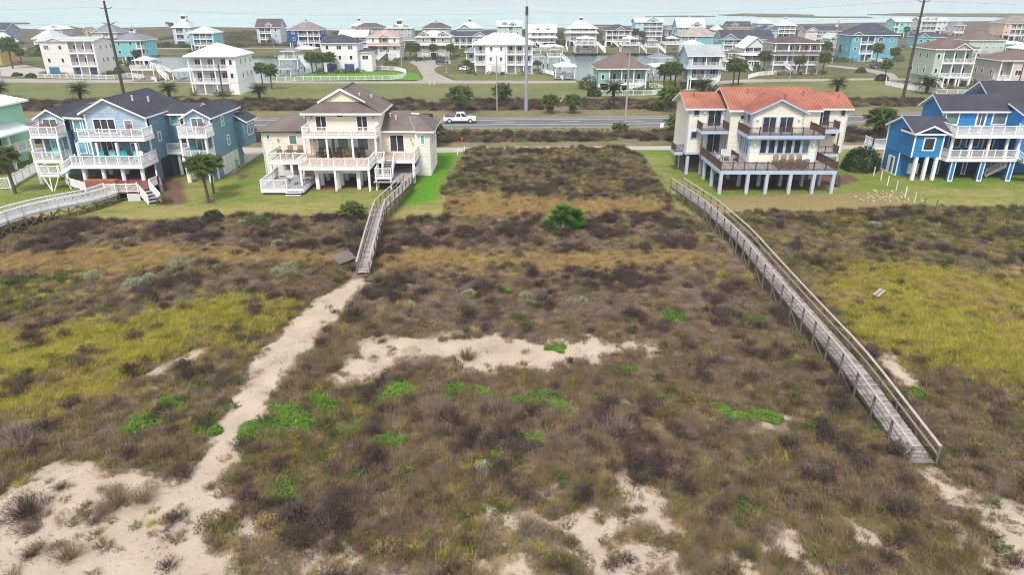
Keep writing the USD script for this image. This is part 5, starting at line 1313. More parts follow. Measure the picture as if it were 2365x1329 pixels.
def far_house(label, box, wall, roof, D=10.0, n=2, ground='open', gal=((0, 1),), kind='hip', seam=False, cup=None, dormers=(), porch=False, stair_at=None, doors=None, front_gable=None, lift=0.0, wing=None, trimc=None, glassk=0, chimney=False, name='canal_house', gwin=True):
    xl, xr, yb, ye, ya = box
    xl, xr = xl - .03 * (xr - xl), xr + .03 * (xr - xl)
    rr = random.Random(label)
    g0 = G((xl + xr) / 2, yb)
    Y = g0[1]
    fd = lambda yy: yy * math.cos(TH) + (CAM_H - 4) * math.sin(TH)
    x0 = (xl - 1182.5) / FP * fd(Y if xl < 1182 else Y + D)
    x1 = (xr - 1182.5) / FP * fd(Y if xr > 1182 else Y + D)
    W = x1 - x0
    ze = V(0, ye, Y - .4)[1]
    za = max(V(0, ya, Y + (D / 2 if kind != 'gy' else 0))[1], ze + .8)
    t = thing(name, label, 'house', ((x0 + x1) / 2, Y, 0))
    a, b = -W / 2, W / 2
    M, T = wallm(wall), (trimc or WHITE)
    hg = min(2.7, ze * .34) if ground != 'none' else .3
    zs = [hg + (ze - hg) * k / n for k in range(n + 1)]
    gd = 1.9
    gals = [(a + W * p, a + W * q) for p, q in gal]
    w = MB()
    # solid body behind the galleries, and the solid stretches between them
    w.box(a, b, gd, D, hg, ze)
    cuts = [a] + [c for g in gals for c in g] + [b]
    for k in range(0, len(cuts), 2):
        if cuts[k + 1] - cuts[k] > .3:
            w.box(cuts[k], cuts[k + 1], 0, gd, hg, ze)
    if ground == 'open':
        w.box(a + W * .12, b - W * .1, D * .45, D - .2, 0, hg)
    else:
        w.box(a + .05, b - .05, gd, D - .05, 0, hg)
        for k in range(0, len(cuts), 2):
            if cuts[k + 1] - cuts[k] > .3:
                w.box(cuts[k] + .05, cuts[k + 1] - .05, .05, gd, 0, hg)
    rise = za - ze
    ov = .55
    if kind == 'gy':
        w.prism([(a, 0, ze - .01), (b, 0, ze - .01), (0, 0, za - .25)], (0, .6, 0))
    elif kind == 'gx':
        for s, q in ((1, a), (-1, b)):
            w.prism([(q, 0, ze - .01), (q, D, ze - .01), (q, D / 2, za - .3)], (s * .6, 0, 0))
    w.build('wall', M, t)
    MB().box(a - .6, b + .6, -1.0, D + .4, -.05, .045).build('pad', M_CONC, t)
    for k in range(15):
        GARDEN.append((((x0 + x1) / 2 + (rr.choice((a - 1, b + 1)) + rr.uniform(-1.5, 1.5) if k < 8 else rr.uniform(a, b))), Y + (rr.uniform(-1, D) if k < 8 else -1.8 - rr.random() * 2.2), rr.uniform(1.4, 4.2)))
    rm = roofm(roof)
    P_ = dict(hip=hip, gx=gable_x, gy=gable_y)[kind](a - ov, b + ov, -ov, D + ov, ze - .12, rise)
    r = slab_roof(t, P_, rm, T, .22, .9 if seam else 0)
    if cup:
        cx, cy = 0, D / 2 if kind != 'gy' else D * .4
        c = MB().box(cx - cup / 2, cx + cup / 2, cy - cup / 2, cy + cup / 2, za - .6, za + cup * .55).build('cupola', T, t)
        MB().box(cx - cup * .4, cx + cup * .4, cy - cup / 2 - .03, cy - cup / 2 - .005, za + .05, za + cup * .45).build('pane', GLASS[0], c)
        q = MB()
        for p in hip(cx - cup * .7, cx + cup * .7, cy - cup * .7, cy + cup * .7 + .001, za + cup * .55, cup * .45):
            q.poly(p)
        q.tube((cx, cy, za + cup), (cx, cy, za + cup + .7), .05, n=5)
        q.build('cupola_roof', rm, c)
    for fr, dw in dormers:
        cx = a + W * fr
        y0, z0 = -.1 if dw > 3 else .8, ze - (.1 if dw > 3 else -.3)
        hh = min(1.2, rise * .45)
        d_ = MB().box(cx - dw / 2, cx + dw / 2, y0, y0 + D * .3, z0, z0 + hh).prism([(cx - dw / 2, y0, z0 + hh - .01), (cx + dw / 2, y0, z0 + hh - .01), (cx, y0, z0 + hh + dw * .3)], (0, .5, 0)).build('dormer', M, t)
        slab_roof(t, gable_y(cx - dw / 2 - .3, cx + dw / 2 + .3, y0 - .3, y0 + D * .38, z0 + hh, dw * .34), rm, T, .15, name='dormer_roof')
        win(t, 'F', y0, cx - dw * .25, cx + dw * .25, z0 + .25, z0 + hh + .1, 2, glassk, T, .1, far=True)
    if front_gable:
        c0, c1 = a + W * front_gable[0], a + W * front_gable[1]
        gw = c1 - c0
        gr = min(gw * .36, rise * .95)
        w2 = MB().prism([(c0, -.35, ze - .05), (c1, -.35, ze - .05), ((c0 + c1) / 2, -.35, ze + gr - .25)], (0, .5, 0)).build('gable_wall', M, t)
        slab_roof(t, gable_y(c0 - .4, c1 + .4, -.8, D * .45, ze - .1, gr), rm, T, .2, name='gable_roof')
    if porch:
        z = zs[1] + (zs[2] - zs[1] if n > 2 else 0) if n > 1 else zs[1]
        z = zs[n - 1]
        slab_roof(t, [[(a - .8, -1.2, z - .25), (b + .8, -1.2, z - .25), (b, .0, z + .45), (a, .0, z + .45)]] + [[(b + .8, -1.2, z - .25), (b + .8, D * .8, z - .25), (b, D * .8, z + .45), (b, 0, z + .45)]] + [[(a - .8, D * .8, z - .25), (a - .8, -1.2, z - .25), (a, 0, z + .45), (a, D * .8, z + .45)]], rm, T, .18, .9 if seam else 0, name='porch_roof')
    # openings
    for k in range(n):
        z0, z1 = zs[k], zs[k + 1]
        hgt = z1 - z0
        for c0, c1 in gals:
            if k:
                deck(t, c0 - .1, c1 + .1, -.05, gd, z0, DECKGREY, T, .3, 'gallery')
            else:
                deck(t, c0 - .1, c1 + .1, -.05, gd, z0, DECKGREY, T, .34, 'gallery')
            rail(t, (c0, .02, z0), (c1, .02, z0), T, .95, bal=.3, far=True)
            if x0 + (c0 + W / 2) > 3 and c0 - a < .5:
                rail(t, (c0, gd, z0), (c0, .02, z0), T, .95, bal=.3, far=True)
            if x1 < -3 and b - c1 < .5:
                rail(t, (c1, .02, z0), (c1, gd, z0), T, .95, bal=.3, far=True)
            m = max(1, int((c1 - c0) / 2.3))
            for j in range(m):
                u = c0 + (c1 - c0) * (j + .5) / m
                ww = rr.choice((.8, 1.0, 1.0, 1.25))
                door = rr.random() < .5
                win(t, 'F', gd, u - ww / 2 - .1, u + ww / 2 + .1, z0 + (.08 if door else .8), z0 + min(2.2, hgt - .35), 2 if ww > .9 else 1, rr.choice((0, 0, 0, 1, glassk)), T, .11, far=True, name='door' if door else 'window')
        for q in range(0, len(cuts), 2):
            c0, c1 = cuts[q], cuts[q + 1]
            if c1 - c0 > 1.6:
                m = max(1, int((c1 - c0) / 2.8))
                for j in range(m):
                    u = c0 + (c1 - c0) * (j + .5) / m + rr.uniform(-.2, .2)
                    ww = rr.choice((.9, 1.0, 1.6)) if c1 - c0 > 2.4 else .9
                    win(t, 'F', 0, u - ww / 2, u + ww / 2, z0 + .9, z0 + min(2.2, hgt - .4), 2 if ww > 1.2 else 1, rr.choice((0, 0, 1, glassk)), T, .12, far=True)
        side = 'R' if (x0 + x1) / 2 < -8 else 'L' if (x0 + x1) / 2 > 8 else None
        if side:
            m = max(2, int(D / 3.2))
            for j in range(m):
                u = gd + (D - gd) * (j + .5) / m + rr.uniform(-.3, .3)
                if rr.random() < .8:
                    win(t, side, b if side == 'R' else a, u - .45, u + .45, z0 + .8, z0 + min(2.1, hgt - .4), 1, rr.choice((0, 0, 1)), T, .11, far=True)
    for c0, c1 in gals:
        m = max(1, round((c1 - c0) / 3.0))
        posts(t, [(c0 + .12 + (c1 - c0 - .24) * j / m, .12) for j in range(m + 1)], 0 if ground == 'open' else (0 if gwin else hg), ze - .2, .24, T, 'column')
    if ground == 'open':
        m = max(2, round(W / 3.4))
        posts(t, [(a + .3 + (W - .6) * j / m, yy) for j in range(m + 1) for yy in ((D * .33, ) if gals and gals[0] == (a, b) else (.2, D * .33))], 0, hg - .02, .34, T, 'pillar')
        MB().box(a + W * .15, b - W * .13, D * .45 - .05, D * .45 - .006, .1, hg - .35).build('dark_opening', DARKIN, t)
    elif ground == 'garage':
        m = max(1, int(W / 4.2))
        dm = paint('garage_' + doors[0], doors[1], .5) if doors else GREYDOOR
        yy = gd if gals and gals[0][0] <= a + .5 and gals[0][1] >= b - .5 else .05
        for j in range(m):
            u = a + W * (j + .5) / m
            yq = yy if not any(c0 - .2 < u < c1 + .2 for c0, c1 in gals) else gd
            MB().box(u - min(1.5, W / m * .42), u + min(1.5, W / m * .42), yq - .06, yq - .004, .08, hg - .35).build('garage_door', dm, t)
    if stair_at is not None:
        u = a + W * stair_at
        stair(t, (u, -.1, hg), (u + (1.9 if stair_at < .5 else -1.9) * 1.6, -1.1, .1), 1.2, WHITE, railm=WHITE, far=True)
    if chimney:
        MB().box(b - 2.2, b - 1.0, D * .4, D * .4 + 1.1, ze, za + .6).build('chimney', M, t)
    if wing:
        s, ww, wh, wr = wing        # side, width, eave height share, roof
        q0, q1 = (b, b + ww) if s > 0 else (a - ww, a)
        wz = hg + (ze - hg) * wh
        ex = MB().box(q0 + .01 * s, q1 + .01 * s, gd, D * .8, 0 if ground != 'open' else hg, wz).build('side_wing', M, t)
        slab_roof(t, hip(q0 - .4, q1 + .4, gd - .5, D * .8 + .5, wz - .1, ww * .22), rm, T, .18, name='wing_roof')
        for k in range(max(1, round(n * wh))):
            win(t, 'F', gd, (q0 + q1) / 2 - ww * .25, (q0 + q1) / 2 + ww * .25, zs[k] + .8, zs[k] + 2.1, 2, 0, T, .12, far=True)
    return t


CRM, WHT, PAQ, AQU, SKY_, GRY, SAG, TEA = (.70, .67, .64), (.74, .75, .75), (.42, .58, .56), (.18, .48, .51), (.36, .54, .62), (.40, .41, .41), (.40, .48, .42), (.12, .36, .42)
# nearest rank, along the street
far_house('white three-storey house with a plain white hip roof, nearest across the field', (441, 582, 218, 128, 97), WHT, 'white', 11, 2, 'garage', ((0.02, .82),), seam=True, doors=('white', (.6, .61, .62)))
far_house('cream house with pale roof and blue garage doors behind a white fence', (105, 262, 174, 92, 84), CRM, 'pale', 10, 2, 'garage', ((.5, .98),), 'gx', seam=True, doors=('blue', (.03, .17, .36)), front_gable=(.18, .42), porch=False)
far_house('white house with dark hip roof and dark shutters by the curved fence', (747, 838, 166, 98, 78), WHT, 'navy', 10, 2, 'garage', (), doors=('navy', (.03, .06, .2)), wing=(1, 4.0, .55, 0))
far_house('big white house with white metal hip roof beside the street end', (1100, 1226, 170, 101, 74), WHT, 'white', 11, 2, 'garage', ((0, .2), (.55, 1)), seam=True, doors=('pale', (.45, .47, .5)))
far_house('sage green house on white stilts with brown hip roof by the turf yard', (1374, 1492, 211, 157, 118), (.25, .40, .36), 'brown', 11, 1, 'open', ((.22, .98),), stair_at=.9)
far_house('light blue house with grey metal gable roof and porch skirt', (1572, 1662, 207, 127, 101), SKY_, 'grey', 9, 2, 'open', ((.1, .95),), 'gx', seam=True, porch=True, stair_at=.95)
far_house('greige house with brown hip roof and brown porch skirt', (1762, 1888, 170, 98, 82), (.46, .41, .37), 'darkbrown', 11, 2, 'garage', ((0, .3), (.3, 1)), porch=True, doors=('pale', (.45, .47, .5)), stair_at=.25)
far_house('sage grey house on tall white pillars, brown roof and gable, by the dark pole', (2102, 2242, 203, 112, 84), SAG, 'brown', 11, 2, 'open', ((.2, 1),), stair_at=.02, front_gable=(.42, .8))
far_house('pale stucco house with brown roof cut by the right edge', (2250, 2420, 205, 138, 114), (.52, .47, .44), 'brown', 11, 1, 'garage', ((0, .25),), doors=('white', (.6, .61, .62)), stair_at=.1)
# second rank
far_house('ochre yellow house at the left edge behind a tall palm', (-30, 42, 150, 98, 74), (.50, .34, .12), 'white', 10, 2, 'garage', ((0, .5),), seam=True)
far_house('dull blue house with charcoal roof at the far left edge', (-40, 46, 103, 68, 51), (.22, .28, .38), 'navy', 10, 2, 'garage', (), 'gx')
far_house('pale green house with grey hip roof behind the cream house', (82, 160, 128, 88, 66), (.48, .55, .49), 'pale', 10, 2, 'open', ((0, .5),), seam=True)
far_house('far white-roofed pavilion house at the upper left', (95, 166, 88, 66, 56), GRY, 'white', 10, 1, 'garage', (), seam=True, dormers=((.6, 2.),))
far_house('small apricot far house left of the tall dark pole', (196, 219, 94, 72, 62), (.55, .36, .16), 'tan', 7, 2, 'none', (), 'gy')
far_house('grey house with big dark roof behind the tall pole', (216, 296, 105, 74, 52), (.42, .45, .47), 'slate', 11, 2, 'open', ((.4, .9),), front_gable=(.1, .4))
far_house('turquoise house with grey hip roof and cupola', (268, 362, 150, 92, 72), AQU, 'slate', 11, 2, 'open', ((.82, 1),), cup=1.6)
far_house('ice blue tall house with cupola beside a lone palm', (403, 462, 107, 62, 43), (.42, .55, .62), 'pale', 10, 2, 'garage', ((.15, .6),), cup=2.4, seam=True)
far_house('sea blue far house with tiered white galleries', (441, 514, 119, 75, 58), (.20, .48, .56), 'pale', 10, 2, 'open', ((.15, .95),), seam=True)
far_house('grey house with plum brown gable roofs standing apart', (596, 660, 104, 62, 42), (.45, .49, .54), 'darkbrown', 9, 2, 'garage', ((.1, .6),), 'gx', dormers=((.55, 3.2),))
far_house('navy blue house with grey-brown hip roof and white trim', (670, 752, 113, 68, 49), (.015, .075, .28), 'greybrown', 11, 2, 'open', ((.3, .6), (.6, .98)), cup=.8, stair_at=.3)
far_house('bright mint house half hidden by the white dark-roofed house', (786, 856, 120, 84, 67), (.2, .56, .50), 'pale', 10, 2, 'open', ((.5, 1),), 'gx')
far_house('far house with dark plum roof left of the grey cupola', (822, 890, 93, 63, 52), GRY, 'darkbrown', 9, 2, 'open', ((0, 1),))
far_house('far grey-roofed house with a round cupola above the plum roof', (812, 850, 84, 59, 47), (.5, .5, .48), 'pale', 9, 2, 'open', ((0, 1),), cup=2)
far_house('white house with salmon pink roofs and a central double stair', (852, 930, 139, 84, 67), WHT, 'pink', 10, 2, 'garage', ((.34, .68),), porch=True, doors=('white', (.6, .61, .62)), stair_at=.55, front_gable=(.4, .62))
far_house('grey far house with tall cupola tower', (893, 956, 97, 64, 55), (.42, .44, .45), 'pale', 10, 2, 'garage', (), cup=3.2, dormers=((.35, 2), (.75, 2)))
far_house('far house with dark maroon hip roof at the middle', (977, 1040, 92, 64, 51), (.4, .38, .36), 'darkbrown', 10, 1, 'garage', (), cup=.8)
far_house('taupe duplex with two front gables by the turning circle', (965, 1042, 137, 84, 69), (.42, .38, .36), 'pale', 10, 2, 'garage', ((.4, .6),), porch=True, dormers=((.22, 3.2), (.8, 3.2)), doors=('white', (.6, .61, .62)), seam=True)
far_house('far blue-green house with cupola over pale hip roof', (1057, 1114, 88, 64, 49), (.30, .45, .48), 'pale', 10, 1, 'garage', (), cup=2.0, front_gable=(.1, .5))
far_house('pale house under a long dark blue roof behind the big white house', (1046, 1138, 112, 83, 71), (.45, .52, .52), 'navy', 10, 1, 'open', ((.05, .5),), 'gx', front_gable=(.5, .85))
far_house('small aqua house at the left of the big white house', (1077, 1099, 154, 118, 108), (.35, .55, .6), 'slate', 7, 1, 'garage', ((0, 1),))
far_house('mint far house with two pale gables', (1150, 1204, 92, 60, 46), (.36, .58, .53), 'pale', 10, 2, 'open', ((.45, .65),), 'gx', dormers=((.3, 2.6), (.62, 3.2)), seam=True)
far_house('white house with white roof, two dormers and a left stair, by the steel pole', (1221, 1282, 108, 74, 54), WHT, 'white', 9, 2, 'open', ((.1, .98),), 'gx', porch=True, dormers=((.35, 2.4), (.7, 2.4)), seam=True, stair_at=.3)
far_house('oyster white tiered house with pyramid roof and cupola on the canal', (1306, 1376, 108, 64, 46), (.50, .52, .50), 'pale', 11, 3, 'open', ((.12, .95),), cup=1.8, porch=True, seam=True)
far_house('pale grey house with near-black hip roof on the canal', (1393, 1456, 108, 68, 55), GRY, 'navy', 10, 2, 'open', ((.05, .95),), stair_at=.3, front_gable=(.4, .75))
far_house('tall ice blue mansion with stacked white galleries and a round dormer', (1460, 1529, 96, 50, 40), (.38, .60, .66), 'pale', 11, 3, 'garage', ((.28, .98),), 'gx', dormers=((.62, 5.0),), seam=True)
far_house('far pale gabled house with a blue front gable', (1555, 1624, 97, 62, 40), (.38, .50, .56), 'pale', 11, 2, 'garage', (), 'gx', dormers=((.7, 4.5),), cup=.8)
far_house('teal house with broad tan-grey roof behind the light blue house', (1562, 1656, 118, 82, 62), (.2, .44, .48), 'tan', 11, 2, 'open', ((.0, .4),), 'hip')
far_house('far house with navy roof and ochre arched gable', (1672, 1732, 84, 61, 48), (.45, .36, .2), 'navy', 9, 1, 'garage', (), 'gx', dormers=((.3, 4.),))
far_house('teal house under a long navy roof at the right centre', (1652, 1780, 128, 90, 67), (.20, .42, .44), 'navy', 11, 2, 'open', ((.05, .4),), 'gx', front_gable=(.0, .3))
far_house('white gabled house beside the greige house', (1702, 1766, 155, 110, 84), (.60, .64, .64), 'white', 9, 2, 'open', ((0, .8),), 'gy', seam=True, porch=True)
far_house('far house with grey pyramid roof at upper right of centre', (1738, 1786, 82, 53, 41), (.45, .5, .5), 'pale', 10, 1, 'garage', (), seam=True)
far_house('far mint house with a steep pale roof and lantern', (1786, 1836, 86, 58, 43), (.35, .52, .5), 'mint', 10, 2, 'open', ((0, 1),), cup=1.2, seam=True)
far_house('low dark-roofed house in front of the lantern house', (1737, 1794, 96, 68, 57), (.4, .45, .5), 'navy', 9, 1, 'garage', (), 'hip', front_gable=(.3, .7))
far_house('white far house with dark roof, front gable and white chimney', (1846, 1942, 98, 70, 59), (.6, .58, .54), 'navy', 10, 2, 'garage', ((.3, .6),), 'gx', front_gable=(.0, .32), chimney=True)
far_house('large teal blue house with navy hip roof and corner galleries', (1934, 2066, 141, 80, 52), (.14, .37, .46), 'navy', 12, 2, 'garage', ((.2, .5),), front_gable=(.0, .2), doors=('teal', (.14, .37, .46)))
far_house('bright mint far house with pale roof at upper right', (2046, 2100, 88, 49, 40), (.25, .62, .54), 'mint', 10, 2, 'open', ((.0, .25),), 'gx', seam=True)
far_house('white far house with dormers behind the right dark pole', (2104, 2184, 82, 48, 38), (.58, .62, .6), 'pale', 11, 2, 'open', ((.05, .6),), 'gx', dormers=((.25, 3), (.55, 3)), seam=True)
far_house('far house with navy roof and an aqua arch behind the dark pole', (2098, 2180, 112, 84, 72), (.12, .5, .55), 'navy', 9, 1, 'garage', (), front_gable=(.0, .35))
far_house('pale green house under a broad brown hip roof at the right', (2200, 2318, 128, 92, 71), (.44, .52, .48), 'brown', 12, 2, 'garage', (), gwin=False)
far_house('peach far house with brown roof and long white galleries at the right edge', (2286, 2390, 94, 52, 35), (.62, .46, .36), 'greybrown', 12, 2, 'open', ((.2, 1),), chimney=True)

far_house('small white far house between the pink-roofed and cupola houses', (934, 962, 118, 92, 80), WHT, 'slate', 8, 1, 'open', ((0, 1),))
far_house('pale low house left of the turquoise house', (166, 214, 118, 92, 80), GRY, 'slate', 9, 1, 'open', ((.1, .9),))
far_house('white low house behind the greige house roofline', (1900, 1936, 118, 88, 76), WHT, 'pale', 9, 2, 'open', ((0, 1),), 'gy')
far_house('pale far house between the canal mansion and the gabled house', (1536, 1562, 92, 66, 56), (.5, .56, .56), 'slate', 8, 1, 'open', ((0, 1),))
far_house('small grey far house right of the double-decked canal house', (1640, 1668, 92, 68, 56), GRY, 'pale', 9, 1, 'garage', ())
far_house('white far house right of the mint far house', (2188, 2226, 84, 58, 48), WHT, 'slate', 9, 1, 'open', ((0, 1),))
far_house('long pale house at the right edge behind the stucco house', (2330, 2400, 132, 112, 100), (.55, .52, .48), 'white', 9, 1, 'open', ((0, 1),))

ga = np.array([g for g in GARDEN if GROUND.buffer(-.5).contains(shapely.Point(g[0], g[1]))])
gs = ga[:, 2:3] * np.ones((1, 3))
scatter('garden_planting', 'low green shrubs planted round the canal houses', [(p_[0], (GM['leafy'], GM['olive'])[k % 2]) for k, p_ in enumerate(PROTOS['leafy'])], np.column_stack([ga[:, :2], np.zeros(len(ga))]), RNG.uniform(0, 6.28, len(ga)), gs)

# ------------------------------------------------ palms, yucca, shrubs
M_FROND = foliage('palm_frond', [(.07, .11, .045), (.13, .17, .07), (.21, .24, .11)], .5, .35)
M_FAN = foliage('palm_fan', [(.09, .14, .04), (.18, .23, .07), (.29, .32, .13)], .5, .35)
M_DEADFAN = foliage('palm_dead_fan', [(.2, .16, .125), (.3, .245, .195), (.4, .335, .265)], .8, .1)
M_BARK = ground_tex('palm_bark', [(0.3, (.05, .04, .035)), (0.5, (.09, .075, .065)), (0.7, (.14, .12, .10))], 6.0, 20.0)
M_YUCCA = foliage('yucca_leaf', [(.03, .12, .02), (.09, .27, .035), (.2, .42, .08)], .45, .3)
M_PALEWOOD = ground_tex('pale_dead_wood', [(0.3, (.22, .19, .17)), (0.7, (.42, .38, .34))], 5.0, 20.0)


def feather(L, arch, seed, n=17, wl=.7):
    """A date palm frond: an arching rib with narrow leaflets in two rows, along +x."""
    g = np.random.default_rng(seed)
    m = MB()
    t = np.linspace(0, 1, 9)
    el = math.radians(arch)
    ang = el - t * math.radians(62) * (0.75 + .35 * math.sin(el))
    seg = L / 8
    px = np.concatenate([[0], np.cumsum(np.cos(ang[:-1]) * seg)])
    pz = np.concatenate([[0], np.cumsum(np.sin(ang[:-1]) * seg)])
    for k in range(8):
        m.bar((px[k], 0, pz[k]), (px[k + 1], 0, pz[k + 1]), .05 * (1 - k / 10), .04)
    for k in range(2, n + 2):
        u = k / (n + 1.5)
        x, z = np.interp(u, t, px), np.interp(u, t, pz)
        ll = wl * math.sin(math.pi * min(.97, u * .85 + .12)) * g.uniform(.85, 1.15)
        for s in (1, -1):
            tip = (x + ll * .65, s * ll * .8, z + ll * g.uniform(-.35, .1))
            m.add([(x - .09, 0, z), (x + .15, 0, z), tip], [(0, 1, 2)])
    return m


def fan(L, blade, el, seed, n=13):
    """A fan palm leaf on its stalk, along +x."""
    g = np.random.default_rng(seed)
    m = MB()
    e = math.radians(el)
    d = np.array([math.cos(e), 0, math.sin(e)])
    q = d * L
    m.bar((0, 0, 0), q, .04)
    up = np.array([-math.sin(e), 0, math.cos(e)])
    sd = np.array([0, 1.0, 0])
    for k in range(n):
        a = math.radians(-115 + 230 * k / (n - 1))
        r = blade * g.uniform(.8, 1.1)
        v = d * math.cos(a) + sd * math.sin(a)
        w_ = np.cross(v, up) * blade * .065
        tip = q + v * r + up * (-.25 * r * abs(math.sin(a))) - np.array([0, 0, .28 * r])
        mid = q + v * r * .55
        m.add([q, mid + w_, tip, mid - w_], [(0, 1, 2), (0, 2, 3)])
    return m


def placed(mb, yaw, at, tilt=0.0):
    v = np.vstack(mb.v)
    c, s = math.cos(yaw), math.sin(yaw)
    v = v @ np.array([[c, s, 0], [-s, c, 0], [0, 0, 1]]) + at
    return MB().add(v, np.vstack(mb.f))


def trunk(t, h, r0, r1, seed, m=None, bend=0.0):
    g = np.random.default_rng(seed)
    mb, p = MB(), np.array([0, 0, -.1])
    k = 7
    for i in range(k):
        q = np.array([bend * ((i + 1) / k) ** 2, 0, h * (i + 1) / k])
        ra, rb = r0 + (r1 - r0) * i / k, r0 + (r1 - r0) * (i + 1) / k
        mb.tube(p, q, ra * 1.12, rb * .96, 8, caps=i == k - 1)
        p = q
    mb.build('trunk', m or M_BARK, t)
    return p


PALMS = {}


def date_palm(label, loc, scale, rz, h=2.3):
    if 'date' not in PALMS:
        t = thing('date_palm', label, 'palm', loc, rz, None, scale)
        top = trunk(t, h, .34, .4, 3)
        k = 0
        for ring, (n, el, L) in enumerate(((9, 76, 2.6), (12, 54, 3.0), (13, 30, 3.1), (13, 4, 2.9), (10, -22, 2.4))):
            for i in range(n):
                placed(feather(L * R.uniform(.85, 1.1), el + R.uniform(-9, 9), 200 + k), 6.283 * (i + .5 * ring + R.uniform(-.25, .25)) / n, top + (0, 0, .05)).build('frond', M_FROND, t)
                k += 1
        sk = MB()
        for i in range(16):
            a = i * .393
            sk.bar(top + (.3 * math.cos(a), .3 * math.sin(a), -.1), top + (.75 * math.cos(a), .75 * math.sin(a), .25), .1, .05)
        sk.build('leaf_bases', foliage('frond_base', [(.16, .11, .05), (.25, .18, .08)], .7, 0.05), t, kind='stuff')
        PALMS['date'] = t
        return t
    return copy_of(PALMS['date'], label, loc, rz, scale)


def fan_palm(label, loc, scale, rz, kind='skirt'):
    """kinds: skirt (dead leaves hang below), cabbage (bare trunk, round head), low (trunkless clump)."""
    if kind not in PALMS:
        h = dict(skirt=2.1, cabbage=4.2, low=.35, tall=5.3)[kind]
        t = thing(dict(skirt='fan_palm', cabbage='cabbage_palm', low='palmetto', tall='tall_fan_palm')[kind], label, 'palm', loc, rz, None, scale)
        r0 = dict(skirt=.34, cabbage=.17, low=.2, tall=.2)[kind]
        top = trunk(t, h, r0, r0 * .8, 5, bend=.25 if kind in ('cabbage', 'tall') else 0)
        k = 0
        rings = ((6, 76, .9, .9), (8, 50, 1.1, 1.0), (9, 20, 1.15, 1.0), (8, -10, 1.0, .95)) if kind != 'low' else ((6, 80, .8, .8), (9, 55, 1.0, .85), (10, 28, 1.1, .85))
        if kind == 'tall':
            rings = tuple((n, el, L * 1.3, b * 1.35) for n, el, L, b in rings) + ((7, -38, 1.2, 1.2),)
        for ring, (n, el, L, b) in enumerate(rings):
            for i in range(n):
                placed(fan(L * R.uniform(.8, 1.1), b, el + R.uniform(-10, 10), 300 + k), 6.283 * (i + .5 * ring + R.uniform(-.3, .3)) / n, top).build('fan_leaf', M_FAN, t)
                k += 1
        if kind in ('skirt', 'cabbage'):
            for i in range(28 if kind == 'skirt' else 7):
                placed(fan(.7 * R.uniform(.8, 1.2), .8, -55 - R.uniform(0, 25), 400 + i, 9), 6.283 * (i + R.uniform(-.3, .3)) / 18 * (1 if kind == 'skirt' else 2.6), top + (0, 0, -.05 - (.45 * (i % 3) if kind == 'skirt' else 0))).build('dead_leaf', M_DEADFAN, t)
        PALMS[kind] = t
        return t
    return copy_of(PALMS[kind], label, loc, rz, scale)


def gp(px, py):
    p = G(px, py)
    return (p[0], p[1], 0.0)


for px, py, s, lb in [(187, 231, 1.0, 'feathery date palm on the field left of the tall dark pole'), (392, 227, .92, 'feathery date palm between the tall dark pole and the white hip-roofed house'), (600, 229, .88, 'date palm with tawny lower fronds at the white house corner'),
                      (1416, 229, 1.05, 'date palm in front of the sage stilt house and turf yard'), (1622, 219, 1.0, 'date palm in front of the light blue house'), (1932, 216, 1.0, 'date palm on the field above the red roof end'),
                      (2139, 216, 1.1, 'broad date palm before the sage house fence at right'), (2, 226, .95, 'date palm cut by the left edge on the field')]:
    date_palm(lb, gp(px, py), s, R.uniform(0, 360))
for px, py, s, lb in [(1064, 262, 1.5, 'wide shaggy fan palm in the scrub bank above the pickup'), (1160, 240, 1.25, 'shaggy fan palm beside the thin pole on the field edge'), (1270, 262, 1.05, 'shaggy fan palm left of the white egret'), (1322, 262, 1.05, 'shaggy fan palm right of the white egret'),
                      (1545, 258, 1.45, 'shaggy fan palm in the scrub bank left of the red roof'), (1566, 330, 1.3, 'shaggy fan palm touching the left wall of the red-roofed house'), (2027, 322, 1.45, 'shaggy fan palm behind the bright blue house'), (1006, 338, 1.0, 'fan palm at the back corner of the yellow house')]:
    fan_palm(lb, gp(px, py), s, R.uniform(0, 360), 'skirt')
for px, py, s, rz, lb in [(482, 468, .98, 170, 'taller cabbage palm on the lawn by the blue-grey house'), (494, 447, .82, 20, 'shorter cabbage palm just behind the taller one on the lawn'), (36, 448, 1.0, 180, 'cabbage palm on the lawn at the left edge before the mint house')]:
    fan_palm(lb, gp(px, py), s, rz, 'cabbage')
for px, py, s, lb in [(1431, 307, 1.05, 'low green palmetto clump at the foot of the pale pole by the highway'), (1515, 255, 1.1, 'low green palmetto beside the shaggy palm on the bank'), (2272, 226, 1.1, 'low palmetto above the bright blue roof'), (816, 502, 1.0, 'spiky yellow-green palmetto clump at the lawn edge left of the grey boardwalk')]:
    fan_palm(lb, gp(px, py), s, R.uniform(0, 360), 'low')
